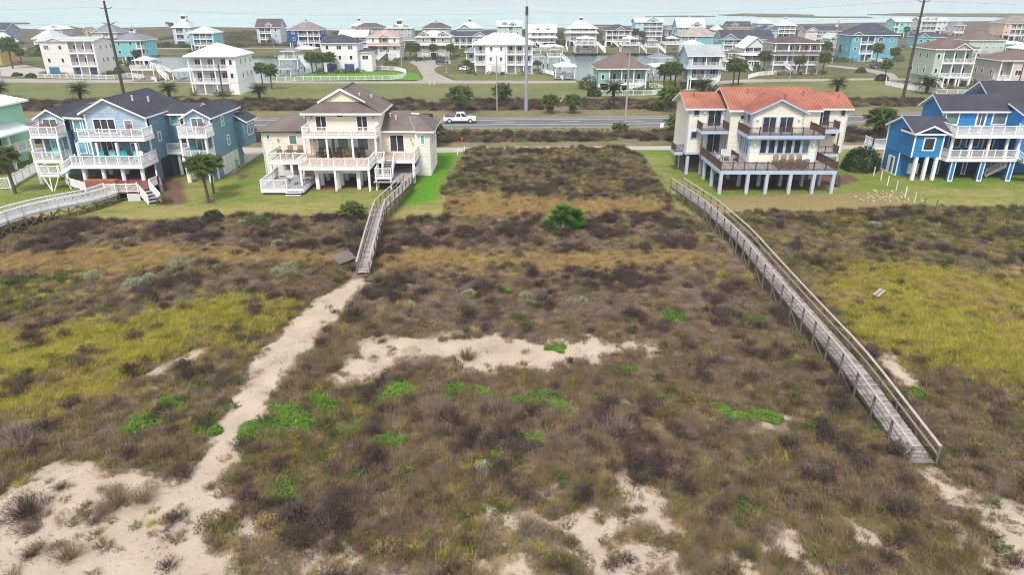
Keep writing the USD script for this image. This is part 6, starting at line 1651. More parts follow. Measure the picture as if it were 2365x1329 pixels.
TALL = [(607, 197, .8, 'left one of two thin palms behind the white hip-roofed house'), (628, 207, .85, 'right one of two thin palms behind the white hip-roofed house'), (30, 158, 1.35, 'tall slender palm before the ochre house'), (722, 168, .85, 'first palm from the left before the dark-roofed white house'), (733, 172, .9, 'second palm from the left before the dark-roofed white house'),
        (749, 170, .85, 'third palm from the left before the dark-roofed white house'), (764, 168, .85, 'fourth palm from the left before the dark-roofed white house'), (865, 139, .75, 'rounded palm left of the pink-roofed house'), (948, 141, .95, 'left palm of the group before the taupe duplex'), (962, 142, .9, 'middle palm of the group before the taupe duplex'), (1003, 139, .8, 'palm at the right half of the taupe duplex'),
        (1040, 139, .8, 'palm right of the taupe duplex'), (1078, 168, .55, 'small palm on the side lawn by the white car'), (1400, 103, .9, 'left palm by the near-black-roofed canal house'), (1467, 100, 1.0, 'palm at the left corner of the tall ice blue mansion'), (1482, 103, .9, 'slim palm before the tall ice blue mansion'), (1762, 168, .9, 'palm at the left corner of the greige house'), (1842, 174, .8, 'small palm before the greige house wall'),
        (1899, 172, .9, 'palm at the right corner of the greige house'), (1906, 137, .9, 'palm between the greige and teal blue houses'), (1942, 137, .75, 'palm at the left corner of the teal blue house'), (2023, 147, .95, 'palm before the teal blue house wall'), (2062, 150, .8, 'palm right of the teal blue house'), (2043, 184, .75, 'short palm at the street bend'), (2090, 88, .9, 'palm before the bright mint far house'),
        (1692, 200, 1.0, 'palm right of the light blue house stair'), (1704, 196, .9, 'second palm right of the light blue house stair'), (1532, 206, .85, 'left palm of the cluster left of the light blue house'), (1546, 208, .95, 'middle palm of the cluster left of the light blue house'), (1558, 205, .9, 'right palm of the cluster left of the light blue house'), (322, 150, .7, 'palm before the turquoise house wall'), (335, 148, .65, 'second palm before the turquoise house wall'), (52, 150, .75, 'palm left of the cream house among shrubs'), (100, 140, .8, 'palm beside the pale green house'), (398, 72, .8, 'lone palm left of the ice blue cupola house'),
        (1128, 215, .5, 'young palm on the far field edge')][:-1]
for px, py, s, lb in TALL:
    fan_palm(lb, gp(px, py), s, R.uniform(0, 360), 'tall')

# the yucca among the dunes: pale leaning trunks, each ending in bayonet rosettes
t = thing('yucca_tree', 'large green yucca with pale leaning trunks alone in the dunes', 'yucca', G(1302, 530) * (1, 1, 0) + (0, 0, float(hill(np.array([4.4]), np.array([64.6]))[0])), 0.0, None, 0.98)
heads = [(-1.55, 0, .75), (-1.2, -.3, .35), (-1.05, .2, 1.15), (-.85, .1, 1.75), (-.35, .2, 2.15), (-.2, -.2, 1.45), (.2, .3, 2.1), (.35, -.2, 1.0), (.15, .1, 1.6), (-.55, .1, 1.05), (1.15, .1, 1.85), (1.3, .2, 1.35), (1.0, .3, 1.5), (1.55, .1, 1.0), (1.2, -.4, .55), (.95, -.5, .35), (1.65, -.3, .6), (.7, -.3, .75), (-1.5, .3, .4), (1.5, .4, 1.4)]
for k, (x, y, z) in enumerate(heads):
    b = np.array([x * .25 + R.uniform(-.1, .1), y * .4, 0])
    mid = np.array([x * .75 + R.uniform(-.15, .15), y * .8, z * .45])
    if k % 2 == 0:
        MB().tube(b, mid, .075, .06, 6).tube(mid, (x, y, z), .06, .05, 6).build('stem', M_PALEWOOD, t)
    v, f = blades(210, .92, .25, .05, 1.7, .25, 500 + k)
    v = v * (1, 1, .85)
    MB().add(v + (x, y, z - .12), f).build('leaf_rosette', M_YUCCA, t)
    if k % 3 == 0:
        v, f = blades(30, .5, .15, .05, 2.0, 1.4, 540 + k)
        MB().add(v * (1, 1, -.6) + (x, y, z - .15), f).build('dead_leaves', M_DEADFAN, t)


def hz(x, y):
    return float(hill(np.array([x]), np.array([y]))[0])


def bush(name, label, cat, px, py, mbs, at=None, scale=1.0):
    """One shrub: parts given as (part name, mesh, material)."""
    p = G(px, py)
    z = hz(p[0], p[1])
    p = G(px, py, z)
    t = thing(name, label, cat, (p[0], p[1], z), R.uniform(0, 360), None, scale)
    for n, m, mt in mbs:
        m.build(n, mt, t, kind='stuff' if n == 'flowers' else None)
    return t


def round_bush(r, h, n, leaf, seed):
    g = np.random.default_rng(seed)
    u = g.normal(size=(n, 3))
    u /= np.linalg.norm(u, axis=1, keepdims=True)
    u[:, 2] = np.abs(u[:, 2])
    lump = 0.72 + .5 * meshkit.fbm(u * 1.8 + seed, 3, seed)
    rad = lump * g.uniform(.72, 1.0, n)
    p = u * rad[:, None] * (r, r, h)
    return MB().add(*leaves(p, leaf, g, .2)), shrub(h * .8, r * .7, 26, 0, .05, seed, .05)


M_BOX = foliage('glossy_hedge', [(.015, .035, .012), (.03, .06, .018), (.055, .09, .03)], .4, .15)
a, b = round_bush(2.7, 3.1, 5200, .12, 31)
bush('large_shrub', 'large dark green rounded shrub between the red-roofed and bright blue houses', 'shrub', 1985, 392, [('foliage', a, M_BOX), ('stems', b, M_BARK)])
a, b = round_bush(1.25, 1.1, 1500, .08, 32)
bush('lawn_shrub', 'dark green rounded shrub at the lawn edge below the palms', 'shrub', 494, 508, [('foliage', a, M_BOX), ('stems', b, M_BARK)])
a, b = round_bush(1.0, .9, 900, .07, 33)
bush('lawn_shrub', 'small clipped shrub in the bed beside the blue-grey house path', 'shrub', 379, 468, [('foliage', a, GM['olive']), ('stems', b, M_BARK)])
a, b = round_bush(.8, .9, 700, .07, 34)
bush('lawn_shrub', 'rounded dark bush beside the concrete driveway', 'shrub', 553, 358, [('foliage', a, M_BOX), ('stems', b, M_BARK)])
a, b = round_bush(1.6, 1.0, 1500, .08, 36)
bush('lawn_shrub', 'grey-green spreading bush at the lawn edge left of the palmetto', 'shrub', 595, 520, [('foliage', a, GM['leafy']), ('stems', b, M_BARK)])
for k, (px, py, r, h, lb) in enumerate([(135, 150, 2.6, 4.5, 'round tree left of the cream house'), (75, 130, 2.5, 4, 'dark leafy tree behind the left driveway'), (1358, 205, 2.6, 3.6, 'leafy tree left of the sage stilt house'), (1372, 222, 1.8, 2.4, 'dense bush at the turf yard fence corner'), (1550, 96, 3, 4.5, 'dark trees beside the tall ice blue mansion'),
                                   (808, 158, 3.2, 1.6, 'clipped dark hedge before the dark-roofed white house'), (1090, 160, 2.4, 1.3, 'clipped hedge by the white car'), (1580, 205, 1.6, 1.8, 'bush by the light blue house pillars'), (1988, 168, 1.7, 1.7, 'round bush on the right-hand verge'), (2035, 186, 1.9, 1.8, 'bush at the street bend'), (1942, 142, 3, 1.6, 'low hedge before the teal blue house'), (1060, 130, 3, 4, 'leafy tree right of the turning circle'), (1790, 80, 3, 3, 'dark bushes below the lantern house'), (275, 172, 1.5, 2.4, 'shrub behind the tall dark pole'), (302, 145, 1.8, 2.5, 'shrub beside the turquoise house'), (628, 104, 2.5, 4.5, 'dark tree before the plum-roofed house'), (40, 175, 1.5, 1.0, 'low bush by the left driveway'), (72, 178, 1.6, 1.1, 'spreading bush by the left driveway'), (1000, 136, 3.5, 1.5, 'hedge before the taupe duplex'), (905, 150, 3.0, 1.2, 'low hedge on the turning circle lawn'), (1440, 100, 3, 1.5, 'low hedge on the canal bank'), (1505, 95, 2.8, 2.2, 'rounded hedge before the ice blue mansion'), (1240, 150, 1.6, 1.6, 'bush behind the big white house fence'), (387, 55, 2, 2, 'far bush left of the cupola house'), (388, 107, 2, 2.2, 'round bush by the far street at left'), (2065, 140, 3.5, 2.8, 'dark bushes right of the teal blue house')]):
    a, b = round_bush(r, h, 900, .2, 60 + k)
    bush('garden_shrub', lb, 'shrub', px, py, [('foliage', a, (M_BOX, GM['leafy'], GM['leafy'])[k % 3]), ('stems', b, M_BARK)])


def vine_bush(px, py, rx, seed, label):
    p = G(px, py)
    g = np.random.default_rng(seed)
    parts = [('leaf_mat', MB(), GM['vine'])]
    n = 8
    for k in range(n):
        src = vine(rx * g.uniform(.3, .55), int(320 * rx) + 60, seed + k, .28, .08)
        o = np.array([g.uniform(-.85, .85) * rx, g.uniform(-.5, .5) * rx, 0])
        parts[0][1].add(np.vstack(src.v) + o, np.vstack(src.f))
    fl = MB()
    for k in range(int(6 * rx)):
        a, q = g.uniform(0, 6.28), math.sqrt(g.uniform(0, 1)) * rx * .9
        c = np.array([math.cos(a) * q, math.sin(a) * q * .7, .26])
        fl.add(*leaves(c + g.normal(size=(5, 3)) * .03, .045, g, 1.0))
    parts.append(('flowers', fl, GM['bloom']))
    return bush('vine_patch', label, 'plant', px, py, parts)


for k, (px, py, r, lb) in enumerate(VINES):
    vine_bush(px, py, r * 1.12, 700 + 7 * k, lb)
for k, (px, py, r, lb) in enumerate(SILV):
    a, b = round_bush(r * .8, r * .45 + .18, int(520 * r) + 150, .06, 800 + k)
    bush('silver_shrub', lb, 'shrub', px, py, [('foliage', a, GM['silver']), ('stems', b, M_BARK)])
for k, (px, py, r, lb) in enumerate(FLOW):
    g = np.random.default_rng(900 + k)
    a, b = round_bush(r * .8, r * .5 + .2, int(500 * r), .055, 880 + k)
    u = np.vstack(a.v)[::4]
    idx = g.integers(0, len(u), int(170 * r))
    bush('flowering_bush', lb, 'shrub', px, py, [('foliage', a, (GM['leafy'], GM['brown'], GM['olive'])[k % 3]), ('stems', b, M_BARK), ('flowers', MB().add(*leaves(u[idx] * (1, 1, 1.05) + g.normal(size=(len(idx), 3)) * .05 + (0, 0, .05), .035, g, .8)), GM['bloom'])])
for k, (px, py, r, lb) in enumerate(TWIG):
    g = np.random.default_rng(950 + k)
    v, f, tip, mid = twigs(int(160 * r), .8 * r ** .6, r * .75, .022, g, .35)
    prt = [('twigs', MB().add(v, f), GM['dark'] if 'dark' in lb else GM['grey'] if 'grey' in lb or 'pale' in lb else GM['brown'])]
    if 'dark' in lb or 'low' in lb or 'brush' in lb:
        kk = g.integers(0, len(tip), int(380 * r))
        prt.append(('leaves', MB().add(*leaves(tip[kk] * .9 + g.normal(size=(len(kk), 3)) * .1 * r, .035, g)), GM['dark'] if 'dark' in lb else GM['brown']))
    bush('bare_shrub', lb, 'shrub', px, py, prt)
a_ = MB().add(*blades(60, .8, .3, .04, .9, .5, 77))
bush('spiky_plant', 'bright green spiky plant in the middle of the brush', 'plant', 1172, 680, [('leaves', a_, GM['vine'])])
a_ = MB().add(*blades(90, 1.1, .5, .03, 1.0, .7, 78))
bush('spiky_plant', 'grey-green agave-like clump near the long boardwalk top', 'plant', 1553, 508, [('leaves', a_, GM['silver'])])
for k, (px, py, lb) in enumerate([(1665, 640, 'yellow-green grass tussock left of the long boardwalk'), (1728, 648, 'second grass tussock close to the long boardwalk'), (1090, 606, 'pale tussock in the tan grass band'), (1947, 655, 'olive tussock at the yellow grass edge'), (2296, 612, 'dark green tussock far right in the scrub'), (1330, 470, 'pale tussock in the vacant lot grass')]):
    a_ = MB().add(*blades(160, 1.0, .8, .022, .9, .9, 600 + k))
    bush('grass_tussock', lb, 'grass', px, py, [('blades', a_, GM['yellow'] if k != 4 else GM['leafy'])])

# ------------------------------------------------ boardwalks
WOODS = [ground_tex(f'weathered_plank_{k}', [(0.3, np.array(c) * .62), (0.52, c), (0.7, np.array(c) * 1.3)], 1.2, 14.0, .85, .4) for k, c in zip('abcd', ((.25, .215, .21), (.30, .262, .255), (.205, .175, .172), (.345, .31, .305)))]
W_POST = ground_tex('weathered_post', [(0.3, (.10, .08, .072)), (0.5, (.16, .13, .115)), (0.7, (.24, .2, .18))], 2.0, 14.0, .9, .4)
W_CAP = ground_tex('weathered_cap_rail', [(0.3, (.24, .2, .18)), (0.5, (.36, .31, .285)), (0.7, (.46, .41, .39))], 1.5, 12.0, .85, .3)
W_GREEN = ground_tex('mossy_brace', [(0.3, (.11, .10, .05)), (0.5, (.19, .165, .09)), (0.7, (.26, .22, .13))], 2.0, 14.0, .9, .3)


def along(pts):
    p = np.array(pts, float)
    s = np.concatenate([[0], np.cumsum(np.linalg.norm(np.diff(p, axis=0), axis=1))])
    fine = np.linspace(0, s[-1], 240)
    # a gentle rounding of the bends
    q = np.stack([np.interp(fine, s, p[:, k]) for k in range(3)], 1)
    ker = np.ones(19) / 19
    for k in range(3):
        pad = np.concatenate([q[0, k] - (q[1:10, k][::-1] - q[0, k]), q[:, k], q[-1, k] + (q[-1, k] - q[-10:-1, k][::-1])])
        q[:, k] = np.convolve(pad, ker, 'valid')
    s = np.concatenate([[0], np.cumsum(np.linalg.norm(np.diff(q, axis=0), axis=1))])

    def at(d):
        c = np.array([np.interp(d, s, q[:, k]) for k in range(3)])
        e = np.array([np.interp(min(d + .3, s[-1]), s, q[:, k]) for k in range(3)]) - np.array([np.interp(max(d - .3, 0), s, q[:, k]) for k in range(3)])
        e = e / np.linalg.norm(e)
        n = np.array([-e[1], e[0], 0])
        return c, e, n / np.linalg.norm(n)
    return at, s[-1]


def boardwalk(label, pts, width, pitch, plank_mats, post_m, cap_m, post_step, rail_h=1.0, brace=True, limit=300, balusters=False, xbrace=None, start=0.0, pile_m=None):
    t = thing('boardwalk', label, 'boardwalk')
    at, L = along(pts)
    rest = MB()
    n = int(L / pitch)
    for k in range(n):
        c, e, s = at((k + .5) * pitch)
        w_ = width / 2 + R.uniform(-.012, .03)
        lift = R.uniform(-.006, .006)
        a, b = c - s * w_ + (0, 0, lift), c + s * w_ + (0, 0, lift + R.uniform(-.008, .008))
        up = np.cross(e, s)
        up = up if up[2] > 0 else -up
        if k < limit:
            MB().bar(a, b, pitch * R.uniform(.84, .92), .045, up=up).build('plank', R.choice(plank_mats), t)
        else:
            rest.bar(a, b, pitch * .9, .045, up=up)
    rest.build('far_planks', plank_mats[0], t, kind='stuff')
    m = max(2, round(L / post_step))
    for side in (-1, 1):
        st = MB()
        for k in range(m):
            (c, e, s), (c2, e2, s2) = at(L * k / m), at(L * (k + 1) / m)
            st.bar(c + s * side * (width / 2 - .06) - (0, 0, .14), c2 + s2 * side * (width / 2 - .06) - (0, 0, .14), .05, .2)
        st.build('stringer', post_m, t)
        for k in range(m + 1):
            c, e, s = at(L * k / m)
            p = c + s * side * (width / 2 + .045)
            zb = hz(p[0], p[1]) - .25
            jit = np.array([R.uniform(-.03, .03), R.uniform(-.03, .03), 0])
            if pile_m:
                MB().bar((p[0], p[1], zb), p + jit * .3 - (0, 0, .02), .1, .1, up=(0, 1, 0)).build('pile', pile_m, t)
                MB().bar(p + jit * .3 - (0, 0, .015), p + jit + (0, 0, rail_h - .02), .1, .1, up=(0, 1, 0)).build('post', post_m, t)
            else:
                MB().bar((p[0], p[1], zb), p + jit + (0, 0, rail_h - .02), .09, .09, up=(0, 1, 0)).build('post', post_m, t)
        for nm, hh, ww, th, mm in (('cap_rail', rail_h, .15, .045, cap_m), ('middle_rail', rail_h * .52, .04, .11, cap_m)):
            for k in range(m):
                (c, e, s), (c2, e2, s2) = at(L * k / m), at(L * (k + 1) / m)
                o = side * (width / 2 + (.03 if nm == 'cap_rail' else .0))
                MB().bar(c + s * o + (0, 0, hh) + e * .004, c2 + s2 * o + (0, 0, hh), ww, th).build(nm, mm, t)
        if balusters:
            b = MB()
            d = .08
            while d < L:
                c, e, s = at(d)
                p = c + s * side * (width / 2)
                b.bar(p + (0, 0, .02), p + (0, 0, rail_h), .03, .03, up=(0, 1, 0))
                d += .15
            b.build('balusters', cap_m, t, kind='stuff')
    if brace:
        for k in range(m):
            (c, e, s), (c2, e2, s2) = at(L * k / m), at(L * (k + 1) / m)
            g0, g1 = hz(c[0], c[1]), hz(c2[0], c2[1])
            if c[2] - g0 > .7 and c2[2] - g1 > .7:
                for side in (-1, 1):
                    o = s * side * (width / 2 + .02)
                    if xbrace or (k + (side > 0)) % 2 == 0:
                        MB().bar((*(c + o)[:2], g0 + .1), c2 + o - (0, 0, .2), .04, .09).build('brace', xbrace or post_m, t)
                    if xbrace:
                        o2 = s * side * (width / 2 + .07)
                        MB().bar(c + o2 - (0, 0, .2), (*(c2 + o2)[:2], g1 + .1), .04, .09).build('brace', xbrace, t)
    return t


boardwalk('long weathered grey boardwalk running from the red-roofed house to the lower right sand', [(19.95, 27.2, .14), (19.93, 31, .62), (19.95, 35, 1.08), (19.95, 42, 1.22), (20.1, 50, 1.32), (20.45, 57.4, 1.28), (20.1, 67.1, 1.25), (18.75, 76.3, 1.2)], 1.25, .148, WOODS, W_POST, W_CAP, 1.95, 1.0)
boardwalk('short weathered boardwalk from the yellow house down to the sand path', [(-12.2, 52.1, .22), (-12.35, 55.5, .9), (-12.85, 61.4, 1.22), (-13.35, 66.8, 1.32), (-12.8, 71, 1.3), (-12.2, 78.5, 1.12)], .95, .15, [WOODS[1], WOODS[3], WOODS[0], WOODS[3]], W_POST, W_CAP, 1.7, .95)
boardwalk('white-railed walkway leaving the blue-grey house at the left edge', [(-44.6, 74.2, 1.04), (-45.0, 71.4, 1.1), (-46.0, 69.0, 1.25), (-47.4, 66.8, 1.35), (-48.3, 64.4, 1.4), (-48.9, 62.0, 1.4), (-49.3, 57, 1.4), (-49.5, 50, 1.35)], 1.5, .15, [paint('walkway_board', (.42, .43, .44), .7, .2, 5)], OFFWHITE, WHITE, 1.75, 1.0, True, 200, True, W_GREEN, 0.0, W_GREEN)

# ------------------------------------------------ poles and wires
POLEWOOD = ground_tex('dark_pole_wood', [(0.3, (.04, .03, .026)), (0.5, (.075, .055, .047)), (0.7, (.115, .09, .075))], 1.0, 12.0, .9, .3)
PALEPOLE = ground_tex('pale_pole_wood', [(0.3, (.26, .23, .21)), (0.7, (.42, .38, .35))], 1.0, 12.0, .9, .3)
STEEL = paint('galvanised_steel', (.27, .31, .36), .45, .15, 2.0, .5)
INSUL = paint('grey_insulator', (.20, .22, .25), .35, .1)


def power_pole(label, x, y, H_, r0, r1, m, arms=(), top_dark=0.0, lean=(0, 0)):
    t = thing('power_pole', label, 'pole', (x, y, 0))
    top = np.array([lean[0], lean[1], H_])
    cut = top * (1 - top_dark / H_) if top_dark else top
    MB().tube((0, 0, -.3), cut, r0, r1, 10).build('shaft', m, t)
    if top_dark:
        MB().tube(cut, top, r1 * 1.08, r1 * 1.0, 10).build('dark_cap', POLEWOOD, t)
        MB().tube(top, top + (0, 0, .9), .04, .03, 6).build('lightning_rod', INSUL, t)
    for za in arms:
        p = top * (za / H_)
        for s in (-1, 1):
            a = MB().tube(p, p + (s * .95, 0, .12), .07, .06, 6).build('arm', m, t)
            MB().tube(p + (s * .8, 0, .14), p + (s * 1.25, 0, .38), .085, .06, 6).build('insulator', INSUL, a)
    return np.array([x, y, 0]) + top


xl_, _ = V(285, 212, 134)
pl = power_pole('tall dark wooden transmission pole left, with three tiers of short arms', xl_, 134, 20.6, .32, .19, POLEWOOD, (19.2, 16.6, 13.9))
pc = power_pole('tall grey steel pole with a dark top, standing alone by the highway', G(1215, 258)[0], G(1215, 258)[1], 19.6, .36, .27, STEEL, (), 1.6)
pr = power_pole('tall dark wooden transmission pole at the right, cut by the top edge', G(2081, 247)[0], G(2081, 247)[1], 23.5, .34, .19, POLEWOOD, (20.3, 17.6, 15.0))
power_pole('thin dark pole rising behind the blue-grey house', G(522, 262)[0], G(522, 262)[1], 9.3, .16, .11, POLEWOOD)
power_pole('thin pale pole in the scrub beside the steel pole', G(1148, 256)[0], G(1148, 256)[1], 10.6, .14, .1, PALEPOLE)
power_pole('pale wooden pole standing on the near highway verge', G(1443, 300)[0], G(1443, 300)[1], 12.6, .19, .13, PALEPOLE)
power_pole('thin pole at the far right edge by the pale stucco house', G(2346, 215)[0], G(2346, 215)[1], 7.5, .16, .11, POLEWOOD)
power_pole('thin pole by the turning circle before the pink-roofed house', G(928, 155)[0], G(928, 155)[1], 11.5, .17, .12, PALEPOLE)
power_pole('thin pole on the verge left of the teal blue house', G(1921, 146)[0], G(1921, 146)[1], 14, .17, .12, PALEPOLE)


def lamp_post(label, px, py, H_):
    p = G(px, py)
    t = thing('street_lamp', label, 'street lamp', (p[0], p[1], 0))
    MB().tube((0, 0, 0), (0, 0, H_), .12, .08, 8).build('post', STEEL, t)
    MB().tube((0, 0, H_ - .1), (.9, 0, H_ + .15), .05, .04, 6).build('arm', STEEL, t)
    MB().box(.7, 1.3, -.14, .14, H_ + .08, H_ + .22).build('lamp_head', INSUL, t)
    MB().box(-.3, .3, -.3, .3, 0, .25).build('footing', M_CONC, t)


lamp_post('grey street lamp on the street left of the steel pole', 1167, 196, 10.5)
lamp_post('grey street lamp standing before the greige house', 1823, 187, 10.0)
lamp_post('slim lamp post by the white car at the street end', 1031, 168, 6)
lamp_post('slim lamp post at the far left edge of the street', 8, 192, 9)
lamp_post('far slim white lamp by the back street', 636, 130, 6.5)
WIRE = paint('wire_grey', (.26, .27, .29), .6)


def wire(label, a, b, sag, r=.014, group='overhead wires along the highway'):
    a, b = np.asarray(a, float), np.asarray(b, float)
    m, p = MB(), a
    for k in range(1, 17):
        u = k / 16
        q = a + (b - a) * u - (0, 0, 4 * sag * u * (1 - u))
        m.tube(p, q, r, r, 4, caps=False)
        p = q
    m.build('overhead_wire', WIRE, label=label, cat='wire', group=group)


out_l, out_r = np.array([-190, 122.5, 0]), np.array([200, 157, 0])
for z, s, lb in ((19.5, -1.2, 'thin upper overhead wire in line with the tall poles'), (16.9, 1.2, 'thin middle overhead wire in line with the tall poles'), (14.2, -1.2, 'thin lower overhead wire in line with the tall poles')):
    A, C, B_ = np.array([pl[0] + s, pl[1], z]), np.array([pc[0] + s * .2, pc[1], min(z, 18.9) - .4]), np.array([pr[0] + s, pr[1], z + 1.1])
    for sp_, (u, v) in enumerate(((out_l + (0, 0, z), A), (A, C), (C, B_), (B_, out_r + (0, 0, z)))):
        wire('thin ' + lb.split()[1] + ' overhead wire, ' + ('run cut by the left edge', 'run from left dark pole to steel pole', 'run from steel pole to right dark pole', 'run cut by the right edge')[sp_], u, v, .9)
lo = [(-150, 113.5, 9), tuple(G(522, 262)[:2]) + (9.0,), tuple(G(1148, 256)[:2]) + (10.2,), tuple(G(1443, 300)[:2]) + (11.4,), (150, 128, 10)]
for sp_, (u, v) in enumerate(zip(lo[:-1], lo[1:])):
    wire('thin low wire ' + ('running in from the left to the dark pole', 'from the dark pole to the pale scrub pole', 'between the two pale poles', 'from the verge pole out to the right')[sp_], u, v, .7, .011)

# ------------------------------------------------ vehicles
CARW = paint('white_car_paint', (.72, .73, .75), .25, .03, 1.0, .6)
CARD = paint('dark_car_paint', (.025, .028, .035), .25, .05, 1.0, .6)
CARB = paint('navy_car_paint', (.02, .04, .12), .25, .05, 1.0, .6)
TYRE = paint('tyre_rubber', (.025, .025, .025), .85)
RIM = paint('wheel_rim', (.42, .42, .43), .35, .05, 5, .6)
LENS = paint('lamp_lens', (.65, .66, .68), .2, .05, 5, .7)
REDL = paint('tail_lens', (.35, .02, .02), .25)


def wheel(t, x, y, r=.4, w_=.28):
    s = 1 if y > 0 else -1
    k = MB().tube((x, y - w_ / 2, r), (x, y + w_ / 2, r), r, r, 16).build('wheel', TYRE, t)
    MB().tube((x, y + s * w_ / 2, r), (x, y + s * (w_ / 2 + .02), r), r * .62, r * .55, 12).build('rim', RIM, k)


def vehicle(name, label, loc, rz, paintm, prof, cabin, width, axles, group=None, bed=None, r=.36):
    """Side outline in x and z carried across; the cabin tapers inwards."""
    t = thing(name, label, 'car' if name != 'pickup_truck' else 'pickup truck', loc, rz, group)
    m = MB().prism([(x, -width / 2, z) for x, z in prof], (0, width, 0))
    cw = width * .86
    cb = [(x, z) for x, z in cabin]
    v0 = [(x, -(width if k in (0, len(cb) - 1) else cw) / 2, z) for k, (x, z) in enumerate(cb)]
    v1 = [(x, -y, z) for x, y, z in v0]
    n = len(cb)
    f = [(0, i, i + 1) for i in range(1, n - 1)] + [(n, n + i + 1, n + i) for i in range(1, n - 1)]
    for i in range(n):
        j = (i + 1) % n
        f += [(i, n + j, j), (i, n + i, n + j)]
    m.add(v0 + v1, f)
    m.build('body', paintm, t)
    zlo, zhi = cabin[0][1] + .06, cabin[1][1] - .08
    xa, xb = cabin[0][0], cabin[-1][0]
    xc, xd = cabin[1][0], cabin[-2][0]
    for s in (-1, 1):
        nwin = 2
        for k in range(nwin):
            u0, u1 = k / nwin + .03, (k + 1) / nwin - .03
            lo0, lo1 = xa + (xb - xa) * u0, xa + (xb - xa) * u1
            hi0, hi1 = xc + (xd - xc) * u0, xc + (xd - xc) * u1
            q = .12
            y0, y1 = s * (width / 2 - (width - cw) / 2 * q + .012), s * (cw / 2 + .025)
            MB().prism([(lo0 + .05, y0, zlo), (lo1 - .05, y0, zlo), (hi1, y1, zhi), (hi0, y1, zhi)], (0, -s * .02, 0)).build('window', GLASS[0], t)
    for (x0, z0), (x1, z1), dx in ((cabin[0], cabin[1], -.015), (cabin[-1], cabin[-2], .015)):
        a, b = np.array([x0, z0]), np.array([x1, z1])
        a, b = a + (b - a) * .14, a + (b - a) * .9
        MB().prism([(a[0] + dx, -width * .44, a[1] + .02), (a[0] + dx, width * .44, a[1] + .02), (b[0] + dx, cw * .44, b[1] + .02), (b[0] + dx, -cw * .44, b[1] + .02)], (dx, 0, .01)).build('windscreen' if dx > 0 else 'rear_window', GLASS[0], t)
    xf, xr_ = max(p[0] for p in prof), min(p[0] for p in prof)
    for s in (-1, 1):
        MB().box(xf - .12, xf + .015, s * (width / 2 - .42), s * (width / 2 - .06), .72, .9).build('headlight', LENS, t)
        MB().box(xr_ - .015, xr_ + .1, s * (width / 2 - .3), s * (width / 2 - .04), .7, .95).build('tail_light', REDL, t)
        for x in axles:
            wheel(t, x, s * (width / 2 - .1), r)
    MB().box(xf - .02, xf + .03, -width * .3, width * .3, .52, .86).build('grille', DARKIN, t)
    if bed:
        MB().box(bed[0], bed[1], -width / 2 + .1, width / 2 - .1, bed[2] + .002, bed[2] + .008).build('bed_liner', DARKIN, t)
        MB().box(bed[0] - .02, bed[0] + .05, -width / 2 + .05, width / 2 - .05, bed[2], bed[2] + .06).build('tailgate_cap', paintm, t)
    return t


pk = G(1062, 285.2)
yaw = math.degrees(math.atan2(nl[2][1] - nl[1][1], nl[2][0] - nl[1][0]))
truck_prof = [(-2.95, .5), (-2.95, 1.12), (-.7, 1.14), (1.35, 1.14), (2.55, 1.08), (2.85, .98), (2.92, .5)]
vehicle('pickup_truck', 'white crew-cab pickup driving right on the highway, towing a trailer', (pk[0], pk[1] + .8, .016), yaw, CARW, truck_prof, [(-.75, 1.12), (-.62, 1.86), (.75, 1.88), (1.45, 1.12)], 2.0, (-1.85, 1.9), bed=(-2.85, -.9, 1.13), r=.43)
t = thing('trailer', 'dark box trailer hitched behind the white pickup', 'trailer', (pk[0] - 6.6, pk[1] + .45, .016), yaw)
TRL = paint('trailer_black', (.03, .022, .025), .6)
MB().box(-1.9, 1.6, -.95, .95, .62, .72).build('floor', TRL, t)
for y0 in (-1.0, .92):
    MB().box(-1.9, 1.6, y0, y0 + .08, .72, 1.55).build('side_wall', TRL, t)
MB().box(1.55, 1.63, -.92, .92, .72, 1.5).build('front_wall', TRL, t)
MB().box(-1.95, -1.88, -.92, .92, .72, 1.5).build('tail_wall', TRL, t)
MB().bar((1.6, .5, .62), (3.0, 0, .6), .09).bar((1.6, -.5, .62), (3.0, 0, .6), .09).bar((2.3, 0, .3), (2.3, 0, 1.0), .08).build('hitch', TRL, t)
MB().box(-1.6, 1.2, -.7, .7, 1.3, 1.44).build('load', paint('rusty_load', (.12, .055, .04), .8), t)
for x in (-.55, .35):
    for y in (-.98, .98):
        wheel(t, x, y, .33, .22)
car_prof = [(-2.2, .35), (-2.2, .88), (-1.2, .95), (1.0, .92), (2.0, .82), (2.25, .7), (2.25, .35)]
car_cab = [(-1.7, .9), (-1.0, 1.42), (.25, 1.44), (1.05, .9)]
p = G(1077, 163)
vehicle('parked_car', 'white sedan parked beside the big white canal house', (p[0], p[1], 0.02), 6, CARW, car_prof, car_cab, 1.8, (-1.35, 1.4), r=.33)
suv_cab = [(-2.1, 1.0), (-1.95, 1.72), (.4, 1.75), (1.0, 1.0)]
p = G(1021, 149)
vehicle('parked_car', 'black boxy off-roader parked at the turning circle', (p[0], p[1], .016), 8, CARD, [(-2.2, .45), (-2.2, 1.05), (2.1, 1.05), (2.15, .45)], suv_cab, 1.85, (-1.35, 1.35), r=.4)
p = G(2028, 157)
vehicle('pickup_truck', 'dark blue pickup parked on the right-hand street', (p[0], p[1], .016), 12, CARB, truck_prof, [(-.75, 1.12), (-.62, 1.86), (.75, 1.88), (1.45, 1.12)], 2.0, (-1.85, 1.9), bed=(-2.85, -.9, 1.13), r=.43)
p = G(1047, 129)
vehicle('parked_car', 'white van-like car parked in a drive right of the duplex', (p[0], p[1], .016), -10, CARW, [(-2.2, .45), (-2.2, 1.05), (2.1, 1.05), (2.15, .45)], suv_cab, 1.85, (-1.35, 1.35), r=.36)
p = G(2190, 213)
MB()

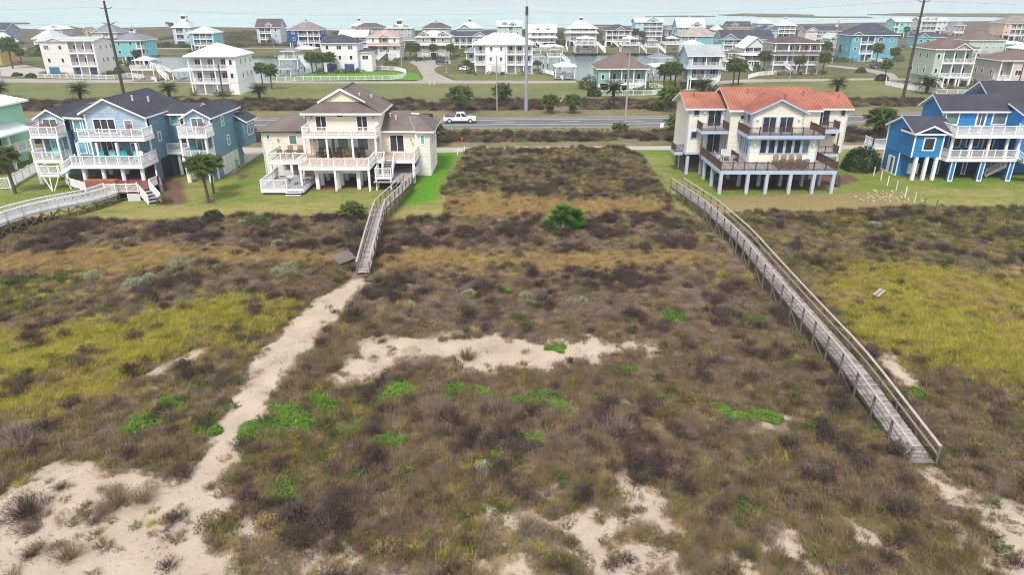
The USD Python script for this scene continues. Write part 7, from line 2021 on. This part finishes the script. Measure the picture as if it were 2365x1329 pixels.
# ------------------------------------------------ fences
def fence(label, pts, hgt=1.15, step=2.4, pick=.17, solid=False, px=True, m=None):
    pts = [tuple(G(a, b)[:2]) for a, b in pts] if px else pts
    ln = shapely.LineString(pts)
    t = thing('white_fence', label, 'fence')
    m = m or WHITE
    n = max(1, round(ln.length / step))
    q = [np.array(ln.interpolate(ln.length * k / n).coords[0] + (0.0,)) for k in range(n + 1)]
    for k in range(n + 1):
        MB().bar(q[k], q[k] + (0, 0, hgt + .12), .13, .13, up=(0, 1, 0)).build('post', m, t)
    for k in range(n):
        a, b = q[k], q[k + 1]
        mb = MB().bar(a + (0, 0, hgt), b + (0, 0, hgt), .05, .09).bar(a + (0, 0, .15), b + (0, 0, .15), .05, .09)
        l = np.linalg.norm(b - a)
        if solid:
            mb.bar(a + (0, 0, hgt / 2 + .05), b + (0, 0, hgt / 2 + .05), .03, hgt - .25)
        else:
            for j in range(1, int(l / pick)):
                c = a + (b - a) * j * pick / l
                mb.bar(c + (0, 0, .1), c + (0, 0, hgt - .02), .08, .025, up=(b - a) / l)
        mb.build('panel', m, t, kind='stuff')


fence('long curved white picket fence round the bright green lawn', [(640, 189.5), (700, 186), (800, 185.5), (900, 184.5), (930, 181), (939, 175), (936, 168), (915, 163), (880, 161), (848, 162)])
fence('white picket fence before the cream house', [(88, 180), (180, 182), (262, 183), (300, 178), (330, 182), (362, 189)])
fence('white picket fence round the vivid turf yard', [(1388, 206), (1380, 213), (1388, 220.5), (1500, 220.5), (1542, 215.5), (1524, 205), (1500, 203)])
fence('white fence sweeping from the big white house to the boathouse', [(1228, 167), (1255, 167.5), (1280, 175), (1300, 185)])
fence('white fence round the sage house corner lot', [(2046, 186), (2044, 197), (2100, 208), (2165, 218), (2240, 219), (2330, 216), (2420, 212)])
fence('white fence before the greige house', [(1728, 182), (1752, 175), (1800, 172), (1850, 171)])
fence('white fence by the teal blue house', [(1992, 139), (2030, 143), (2062, 149)])
fence('white fence between the two right-hand houses', [(2245, 195), (2300, 203), (2370, 214)])
fence('white fence on the far canal bank below the white dormered house', [(1222, 117), (1265, 118), (1312, 118), (1306, 107)])
fence('white fence on the canal bank by the tiered house', [(1380, 107), (1396, 113), (1398, 119)])
fence('white fence descending to the left canal dock', [(345, 150), (370, 158), (394, 168)])
fence('long white fence along the ice blue mansion lot', [(1490, 101), (1535, 101), (1590, 99)])
fence('white vinyl fence beside the mint green house', [(-60, 441), (24, 438), (33, 430), (86, 399)], 1.35, 2.2, .14)

# ------------------------------------------------ docks, boathouses and pavilions on the canals
PILE = paint('dock_pile', (.12, .1, .09), .8)


def boathouse(label, px, py, w_, d_, roof, zroof=3.6, upper=False, boat=None, rise=1.0, name='boathouse'):
    p = G(px, py, 0)
    t = thing(name, label, 'boathouse' if name == 'boathouse' else 'pavilion', (p[0], p[1], 0))
    a, b = -w_ / 2, w_ / 2
    MB().box(a, b, 0, d_ * .28, .25, .4).box(a, a + w_ * .18, d_ * .28, d_, .25, .4).box(b - w_ * .18, b, d_ * .28, d_, .25, .4).build('dock', DECKGREY, t)
    for x in (a + .15, 0, b - .15):
        for y in (.15, d_ - .15):
            MB().tube((x, y, -2), (x, y, .25), .14, n=6).build('pile', PILE, t)
    posts(t, [(x, y) for x in (a + .15, b - .15) for y in (.15, d_ / 2, d_ - .15)], .4, zroof, .17, WHITE, 'post')
    if upper:
        deck(t, a, b, 0, d_, zroof, DECKGREY, WHITE, .3, 'upper_deck')
        rail(t, (a, .05, zroof), (b, .05, zroof), WHITE, .95, bal=.3, far=True)
        rail(t, (b, .05, zroof), (b, d_, zroof), WHITE, .95, bal=.3, far=True)
        rail(t, (a, d_, zroof), (a, .05, zroof), WHITE, .95, bal=.3, far=True)
        stair(t, (b + .2, d_ * .3, zroof), (b + 3.2, d_ * .1, .4), 1.0, WHITE, railm=WHITE, far=True)
        posts(t, [(x * .6, y) for x in (a, b) for y in (d_ * .2, d_ * .8)], zroof, zroof + 2.3, .15, WHITE, 'post')
        slab_roof(t, hip(a * .8, b * .8, -.2 + d_ * .1, d_ * .9 + .2, zroof + 2.3, rise), roofm(roof), WHITE, .16)
    else:
        slab_roof(t, hip(a - .4, b + .4, -.4, d_ + .4, zroof, rise), roofm(roof), WHITE, .18)
    if boat is not None:
        h_ = MB()
        hull = [(-2.6, .9), (-2.6, -.9), (1.4, -.9), (2.9, 0), (1.4, .9)]
        bt = thing('motor_boat', boat, 'boat', (p[0], p[1] + d_ * .62, .2))
        h_.prism([(x, y, .3) for x, y in hull], (0, 0, .75)).build('hull', CARW, bt)
        MB().prism([(x * .8, y * .75, 1.06) for x, y in hull], (0, 0, .05)).build('deck', paint('boat_blue', (.03, .06, .14), .4), bt)
        MB().box(-.6, .5, -.4, .4, 1.11, 1.75).build('console', CARW, bt)
        MB().box(-2.9, -2.55, -.25, .25, .5, 1.5).build('outboard', CARD, bt)


boathouse('two-level white pavilion with teal base beside the cream house', 333, 188, 6.2, 6, 'pale', 3.2, True, name='gazebo')
boathouse('long flat pale boathouse left of the white hip-roofed house', 434, 188, 8, 7, 'pale', 2.9, rise=.5)
boathouse('white boathouse with slate roof and stair on the left canal', 668, 162, 6, 7, 'slate', 3.4, True)
boathouse('small dark-roofed dock pavilion low on the left canal', 656, 180, 4.2, 4.5, 'slate', 2.6, name='gazebo')
boathouse('pale boathouse before the navy house', 701, 133, 8, 8, 'pale', 3.2, rise=1.2)
boathouse('white-roofed boathouse with dark dock on the right canal', 1305, 184, 5.6, 6, 'white', 3.6, boat='blue and white boat lifted under the white-roofed boathouse')
boathouse('grey-roofed two-level canal pavilion', 1280, 150, 4.6, 5, 'slate', 2.8, True, name='gazebo')
boathouse('dark-roofed shelter at the left end of the right canal', 1243, 150, 4, 5, 'slate', 2.8)
boathouse('white boathouse with wide roof on the far canal bank', 1274, 126, 9, 6, 'white', 3.0, rise=.9)
boathouse('double-deck boathouse below the tiered house', 1354, 124, 9.5, 8, 'pale', 3.6, True, boat='white boat hanging under the double-deck boathouse')
boathouse('open white boathouse below the near-black-roofed house', 1456, 124, 7.5, 7, 'white', 3.5, True, boat='boat on a lift under the open white boathouse')
boathouse('tan-roofed gazebo on the far right canal bank', 1506, 125, 5, 5, 'tan', 3.0, True, name='gazebo')
boathouse('blue-roofed octagonal dock pavilion left of the light blue house', 1526, 156, 6.4, 6.4, 'slate', 3.2, rise=1.3, name='gazebo')
boathouse('long white-roofed dock behind the sage stilt house', 1536, 178, 7, 8, 'white', 3.0, rise=.6)
boathouse('pale boathouse left of the teal house', 1552, 120, 6, 6, 'pale', 3.2, True)
boathouse('brown-roofed gazebo right of the light blue house', 1694, 166, 5.6, 5.6, 'brown', 3.2, True, name='gazebo')
boathouse('white pavilion by the right-hand far lot', 2345, 118, 9, 7, 'white', 3.0, name='gazebo')
boathouse('grey-roofed shelter before the teal house roofline', 1600, 128, 8, 7, 'pale', 4.2, rise=1.6)

# ------------------------------------------------ small things
TURQ = paint('turquoise_plastic', (.02, .42, .44), .4)
AQUAP = paint('aqua_plastic', (.18, .58, .50), .4)
BLACKW = paint('black_wood', (.022, .022, .025), .5)
REDW = paint('red_wood_chair', (.22, .06, .05), .6)
TANW = paint('teak_chair', (.2, .14, .095), .6)


def chair(name, label, loc, rz, m, rocker=False, group=None):
    t = thing(name, label, 'chair', loc, rz, group)
    s = MB()
    for k in range(5):
        s.box(-.28, .28, -.28 + k * .115, -.18 + k * .115, .38 - k * .02, .41 - k * .02)
    s.build('seat', m, t, kind='stuff')
    b = MB()
    for k in range(5):
        x = -.25 + k * .125
        hh = .72 + .16 * math.cos(x * 4)
        b.bar((x, .26, .34), (x * 1.15, .48, .34 + hh), .11, .025, up=(0, 1, 0))
    b.build('backrest', m, t, kind='stuff')
    for s_ in (-1, 1):
        MB().box(s_ * .38 - .06, s_ * .38 + .06, -.36, .36, .58, .61).build('armrest', m, t)
        for y in (-.28, .3):
            MB().box(s_ * .34 - .03, s_ * .34 + .03, y - .035, y + .035, .04 if rocker else 0, .58).build('leg', m, t)
        if rocker:
            MB().bar((s_ * .34, -.5, .05), (s_ * .34, .1, .02), .04, .04).bar((s_ * .34, .1, .02), (s_ * .34, .6, .07), .04, .04).build('rocker', m, t)
    return t


for k, (x, m, lb) in enumerate([(-50.2, TURQ, 'leftmost turquoise chair on the blue-grey house deck'), (-48.75, AQUAP, 'second, paler aqua chair on the blue-grey house deck'), (-47.4, TURQ, 'third turquoise chair on the blue-grey house deck'), (-46.0, AQUAP, 'rightmost aqua chair on the blue-grey house deck')]):
    chair('deck_chair', lb, (x + .9, 81.3, 3.0), R.uniform(-15, 15), m)
chair('deck_chair', 'turquoise chair on the lower left balcony', (-55.6, 82.9, 3.0), 10, AQUAP)
chair('deck_chair', 'turquoise chair on the lower right balcony', (-39.2, 83.6, 3.0), -10, TURQ)
chair('deck_chair', 'left red chair on the upper left balcony', (-56.6, 83.0, 5.9), 8, REDW)
chair('deck_chair', 'right red chair on the upper left balcony', (-55.1, 83.0, 5.9), -8, REDW)
chair('deck_chair', 'red chair on the upper right balcony', (-37.6, 83.4, 5.9), -12, REDW)
chair('deck_chair', 'white chair at the right end of the blue-grey house deck', (-44.4, 80.8, 3.0), -20, WHITE)
chair('deck_chair', 'brown chair on the blue-grey house upper balcony', (-45.6, 82.0, 5.9), 0, REDW)
for k, (x, lb) in enumerate([(-23.6, 'leftmost black rocking chair on the yellow house deck'), (-22.7, 'second black rocking chair from the left on the yellow house deck'), (-21.3, 'middle black rocking chair before the yellow house centre window'), (-19.15, 'fourth black rocking chair on the yellow house deck'), (-18.5, 'rightmost black rocking chair on the yellow house deck')]):
    chair('rocking_chair', lb, (x, 83.7, 2.9), R.uniform(-20, 20), BLACKW, True)
chair('deck_chair', 'tan wooden chair among the black rocking chairs', (-20.35, 83.9, 2.9), 5, TANW)
for k in range(5):
    chair('dining_chair', 'brown slatted chair, ' + ('first', 'second', 'third', 'fourth', 'fifth')[k] + ' from the left, at the left deck wing table', (-28.3 + k * .62, 83.4 + (k % 2) * 1.5, 2.9), 180 * ((k + 1) % 2), TANW, group='chairs at the left deck table')


def table(label, loc, r, m, square=None):
    t = thing('outdoor_table', label, 'table', loc)
    if square:
        MB().box(-square[0] / 2, square[0] / 2, -square[1] / 2, square[1] / 2, .7, .75).build('table_top', m, t)
        for sx_ in (-1, 1):
            for sy_ in (-1, 1):
                MB().box(sx_ * (square[0] / 2 - .1) - .04, sx_ * (square[0] / 2 - .1) + .04, sy_ * (square[1] / 2 - .1) - .04, sy_ * (square[1] / 2 - .1) + .04, 0, .7).build('leg', m, t)
    else:
        MB().tube((0, 0, .7), (0, 0, .74), r, n=20).build('table_top', m, t)
        MB().tube((0, 0, 0), (0, 0, .7), .06, n=8).build('pedestal', m, t)
        MB().tube((0, 0, 0), (0, 0, .05), r * .5, n=12).build('foot', m, t)


table('long brown table on the left deck wing of the yellow house', (-27.0, 84.2, 2.9), 0, TANW, (2.2, .8))
GREYP = paint('pale_grey_metal', (.5, .52, .54), .5)
table('round pale table on the low grey deck of the yellow house', (-26.2, 80.0, .7), .65, GREYP)
for k in range(4):
    a = k * 1.57 + .6
    chair('patio_chair', 'pale metal chair on the ' + ('right', 'far', 'left', 'near')[k] + ' side of the round low deck table', (-26.2 + 1.05 * math.cos(a), 80.0 + 1.05 * math.sin(a), .7), math.degrees(a) - 90, GREYP, group='chairs round the low deck table')
table('square grey table on the wide deck of the red-roofed house', (26.0, 82.6, 2.75), 0, GREYP, (1.0, 1.0))
for k in range(3):
    chair('patio_chair', 'grey chair on the ' + ('left', 'far', 'right')[k] + ' side of the square deck table', (26.0 + (k - 1) * .95, 83.3 if k == 1 else 82.6, 2.75), (-90, 0, 90)[k] * -1, GREYP, group='chairs at the square grey table')
table('long teak table on the front deck of the red-roofed house', (32.6, 79.2, 2.75), 0, TANW, (3.4, .9))
for k in range(8):
    chair('dining_chair', 'teak chair on the ' + ('near', 'far')[k % 2] + ' side of the long table, ' + ('first', 'second', 'third', 'last')[k // 2] + ' from the left', (31.2 + (k // 2) * .92, 78.5 + (k % 2) * 1.4, 2.75), 180 * ((k + 1) % 2), TANW, group='chairs along the teak table')
table('low white table on the bright blue house balcony', (57.2, 84.6, 5.85), .45, WHITE)
LIME = paint('lime_green_plastic', (.16, .5, .03), .4)
p = G(545, 388)
t = thing('wheelie_bin', 'lime green wheeled bin at the blue-grey house corner', 'bin', (p[0], p[1], .012))
MB().prism([(-.3, -.3, .12), (.3, -.3, .12), (.3, .3, .12), (-.3, .3, .12)], (0, 0, .1)).prism([(-.32, -.32, .2), (.32, -.32, .2), (.32, .36, .2), (-.32, .36, .2)], (0, 0, .85)).build('bin_body', LIME, t)
MB().prism([(-.36, -.38, 1.05), (-.36, .4, 1.05), (-.36, .4, 1.12), (-.36, -.38, 1.16)], (.72, 0, 0)).build('lid', LIME, t)
for s in (-1, 1):
    MB().tube((s * .28, .34, .14), (s * .36, .34, .14), .14, n=10).build('wheel', TYRE, t)
p = G(1067, 328)
t = thing('fire_hydrant', 'small orange-red fire hydrant on the verge by the lane', 'hydrant', (p[0], p[1], 0))
HYD = paint('hydrant_red', (.42, .08, .04), .5)
MB().tube((0, 0, 0), (0, 0, .62), .15, .13, 10).tube((0, 0, .62), (0, 0, .8), .17, .05, 10).build('barrel', HYD, t)
MB().tube((-.26, 0, .5), (.26, 0, .5), .08, n=8).build('side_outlets', HYD, t)
MB().tube((0, 0, 0), (0, 0, .08), .22, n=10).build('flange', HYD, t)
for px, py, lb in ((1527, 306, 'small white sign on a post by the shaggy palm left of the red-roofed house'),):
    p = G(px, py)
    t = thing('sign', lb, 'sign', (p[0], p[1], 0))
    MB().box(-.04, .04, -.03, .03, 0, 1.2).build('post', WHITE, t)
    MB().box(-.3, .3, -.07, -.04, .8, 1.6).build('panel', WHITE, t)
for px, py, lb in ((992, 195, 'left of two small white posts on the field edge'), (1004, 195, 'right of two small white posts on the field edge'), (1057, 358, 'small white marker post at the bright grass corner'), (1073, 352, 'pale marker post beside the vacant lot scrub')):
    p = G(px, py)
    t = thing('marker_post', lb, 'post', (p[0], p[1], 0))
    MB().tube((0, 0, 0), (0, 0, .8), .07, n=8).build('post', WHITE, t)
    MB().tube((0, 0, .8), (0, 0, .86), .085, .05, 8).build('cap', WHITE, t)
for k, (px, py, m) in enumerate([(2017, 408, WHITE), (2034, 417, WHITE), (2049, 429, WHITE), (2069, 441, OFFWHITE), (2090, 456, WHITE), (2111, 470, OFFWHITE), (2133, 482, W_POST), (2160, 488, W_POST)]):
    p = G(px, py)
    t = thing('fence_post', ('whitish' if k < 6 else 'dark') + ' lone fence post, number ' + ('one', 'two', 'three', 'four', 'five', 'six', 'seven', 'eight')[k] + ' from the bright blue house outward', 'post', (p[0], p[1], 0), R.uniform(0, 40), 'fence posts between the two right lawns')
    MB().bar((0, 0, -.2), (R.uniform(-.05, .05), 0, 1.25), .08, .08, up=(0, 1, 0)).build('post', m, t)
    MB().bar((-.07, 0, 1.0), (.07, 0, 1.0), .02, .13).build('staple_bar', W_POST, t)
EGR = paint('white_feathers', (.78, .78, .76), .8, .05)
p = G(1296, 246)
t = thing('egret', 'white egret standing on the scrub bank between two shaggy palms', 'bird', (p[0], p[1], .3), -40)
m = MB()
mf = __import__('manifold3d')


def hullchain(pts):
    out = None
    for (p0, r0_), (p1, r1_) in zip(pts[:-1], pts[1:]):
        a = mf.Manifold.sphere(r0_, 14).translate(p0) + mf.Manifold.sphere(r1_, 14).translate(p1)
        out = a.hull() if out is None else out + a.hull()
    return out


eg = hullchain([((-.38, 0, .72), .035), ((-.2, 0, .82), .12), ((.05, 0, .92), .15), ((.2, 0, 1.02), .09), ((.3, 0, 1.2), .05), ((.24, 0, 1.38), .04), ((.3, 0, 1.52), .04), ((.4, 0, 1.55), .05), ((.46, 0, 1.54), .03)])
me = eg.to_mesh()
tm = trimesh.Trimesh(me.vert_properties[:, :3], me.tri_verts)
MB().tm(tm).build('body', EGR, t, smooth=True)
MB().tube((.46, 0, 1.54), (.66, 0, 1.51), .02, .004, 6).build('bill', paint('yellow_bill', (.6, .38, .04), .5), t)
for s in (-1, 1):
    MB().tube((0, s * .06, .82), (.03, s * .06, .42), .018, .013, 6).tube((.03, s * .06, .42), (0, s * .06, -.25), .013, .012, 6).build('leg', CARD, t)
p = G(1412, 250)
t = thing('tyre_swing', 'black tyre propped upright in the scrub below the turf yard', 'tyre', (p[0], p[1], .9))
MB().tm(trimesh.creation.torus(.55, .17, 24, 10).apply_transform(trimesh.transformations.rotation_matrix(math.pi / 2, [1, 0, 0])).apply_translation([0, 0, .5])).build('tyre', TYRE, t, smooth=True)
MB().bar((-.5, .25, -1.0), (-.45, .25, .3), .09).bar((.5, .25, -1.0), (.45, .25, .3), .09).build('prop', W_POST, t, kind='stuff')
rk = MB()
g = np.random.default_rng(5)
for k in range(90):
    u = g.normal(size=2)
    p = G(2052 + 38 * u[0], 456 + 8 * u[1] + .12 * 38 * u[0] * .5)
    ic = trimesh.creation.icosphere(1, 1.0)
    v = ic.vertices * (1 + .25 * g.normal(size=(len(ic.vertices), 1))) * (g.uniform(.05, .14) * np.array([1.3, 1.0, .6]))
    rk.add(v + (p[0], p[1], .05), ic.faces)
rk.build('pale_rubble', paint('pale_stone', (.44, .35, .25), .9, .25, 6), label='scattered pale stones on the bare lawn by the red-roofed house', kind='stuff')
lb = [('board_scrap', 'weathered pallet lying askew beside the middle boardwalk foot', 797, 612, [WOODS[2]], 1.55), ('board_scrap', 'two pale loose boards lying in the right yellow grass', 2012, 690, [WOODS[3]], 1.0)]
for nm, la, px, py, mm, L in lb:
    p = G(px, py)
    t = thing(nm, la, 'boards', (p[0], p[1], hz(p[0], p[1]) + .45), R.uniform(15, 40))
    for k in range(6 if L > 1.5 else 2):
        MB().bar((-L / 2, k * .26 - .6, .05 + .05 * k), (L / 2, k * .26 - .6, .3 + .05 * k), .2, .03).build('board', mm[0], t)
    if L > 1.5:
        for x in (-.7, .7):
            MB().bar((x, -.7, .0), (x, .85, .28), .09, .09).build('batten', mm[0], t)
p = G(283, 462)
t = thing('plastic_slide', 'pale plastic sheet bent on the lawn below the red-brown terrace', 'sheet', (p[0] + .3, p[1], 0), 12)
v, f = [], []
for k in range(9):
    u = k / 8
    z = .08 + .75 * max(0, u - .35) ** 1.3
    v += [(-1.6 + 3.2 * u, -.35 + .3 * u, z), (-1.6 + 3.2 * u, .35 + .3 * u, z + .05)]
for k in range(8):
    f += [(2 * k, 2 * k + 2, 2 * k + 3, 2 * k + 1)]
mb = MB().add(v, f)
mb.add(np.array(v) - (0, 0, .04), f)
mb.build('sheet', paint('pale_aqua_plastic', (.55, .64, .64), .4), t)

# ------------------------------------------------ hazy air
HAZE = usdkit.material(stage, '/World/Looks/haze_air', {'v': ('principled_volume', {'color': (.90, .95, .98), 'density': 0.00028, 'anisotropy': 0.2})}, [], volume='v.volume')
MB().box(-27000, 27000, -500, 31000, -4.0, 60.0).build('haze', HAZE, label='thin pale sea haze over the whole place', kind='stuff')
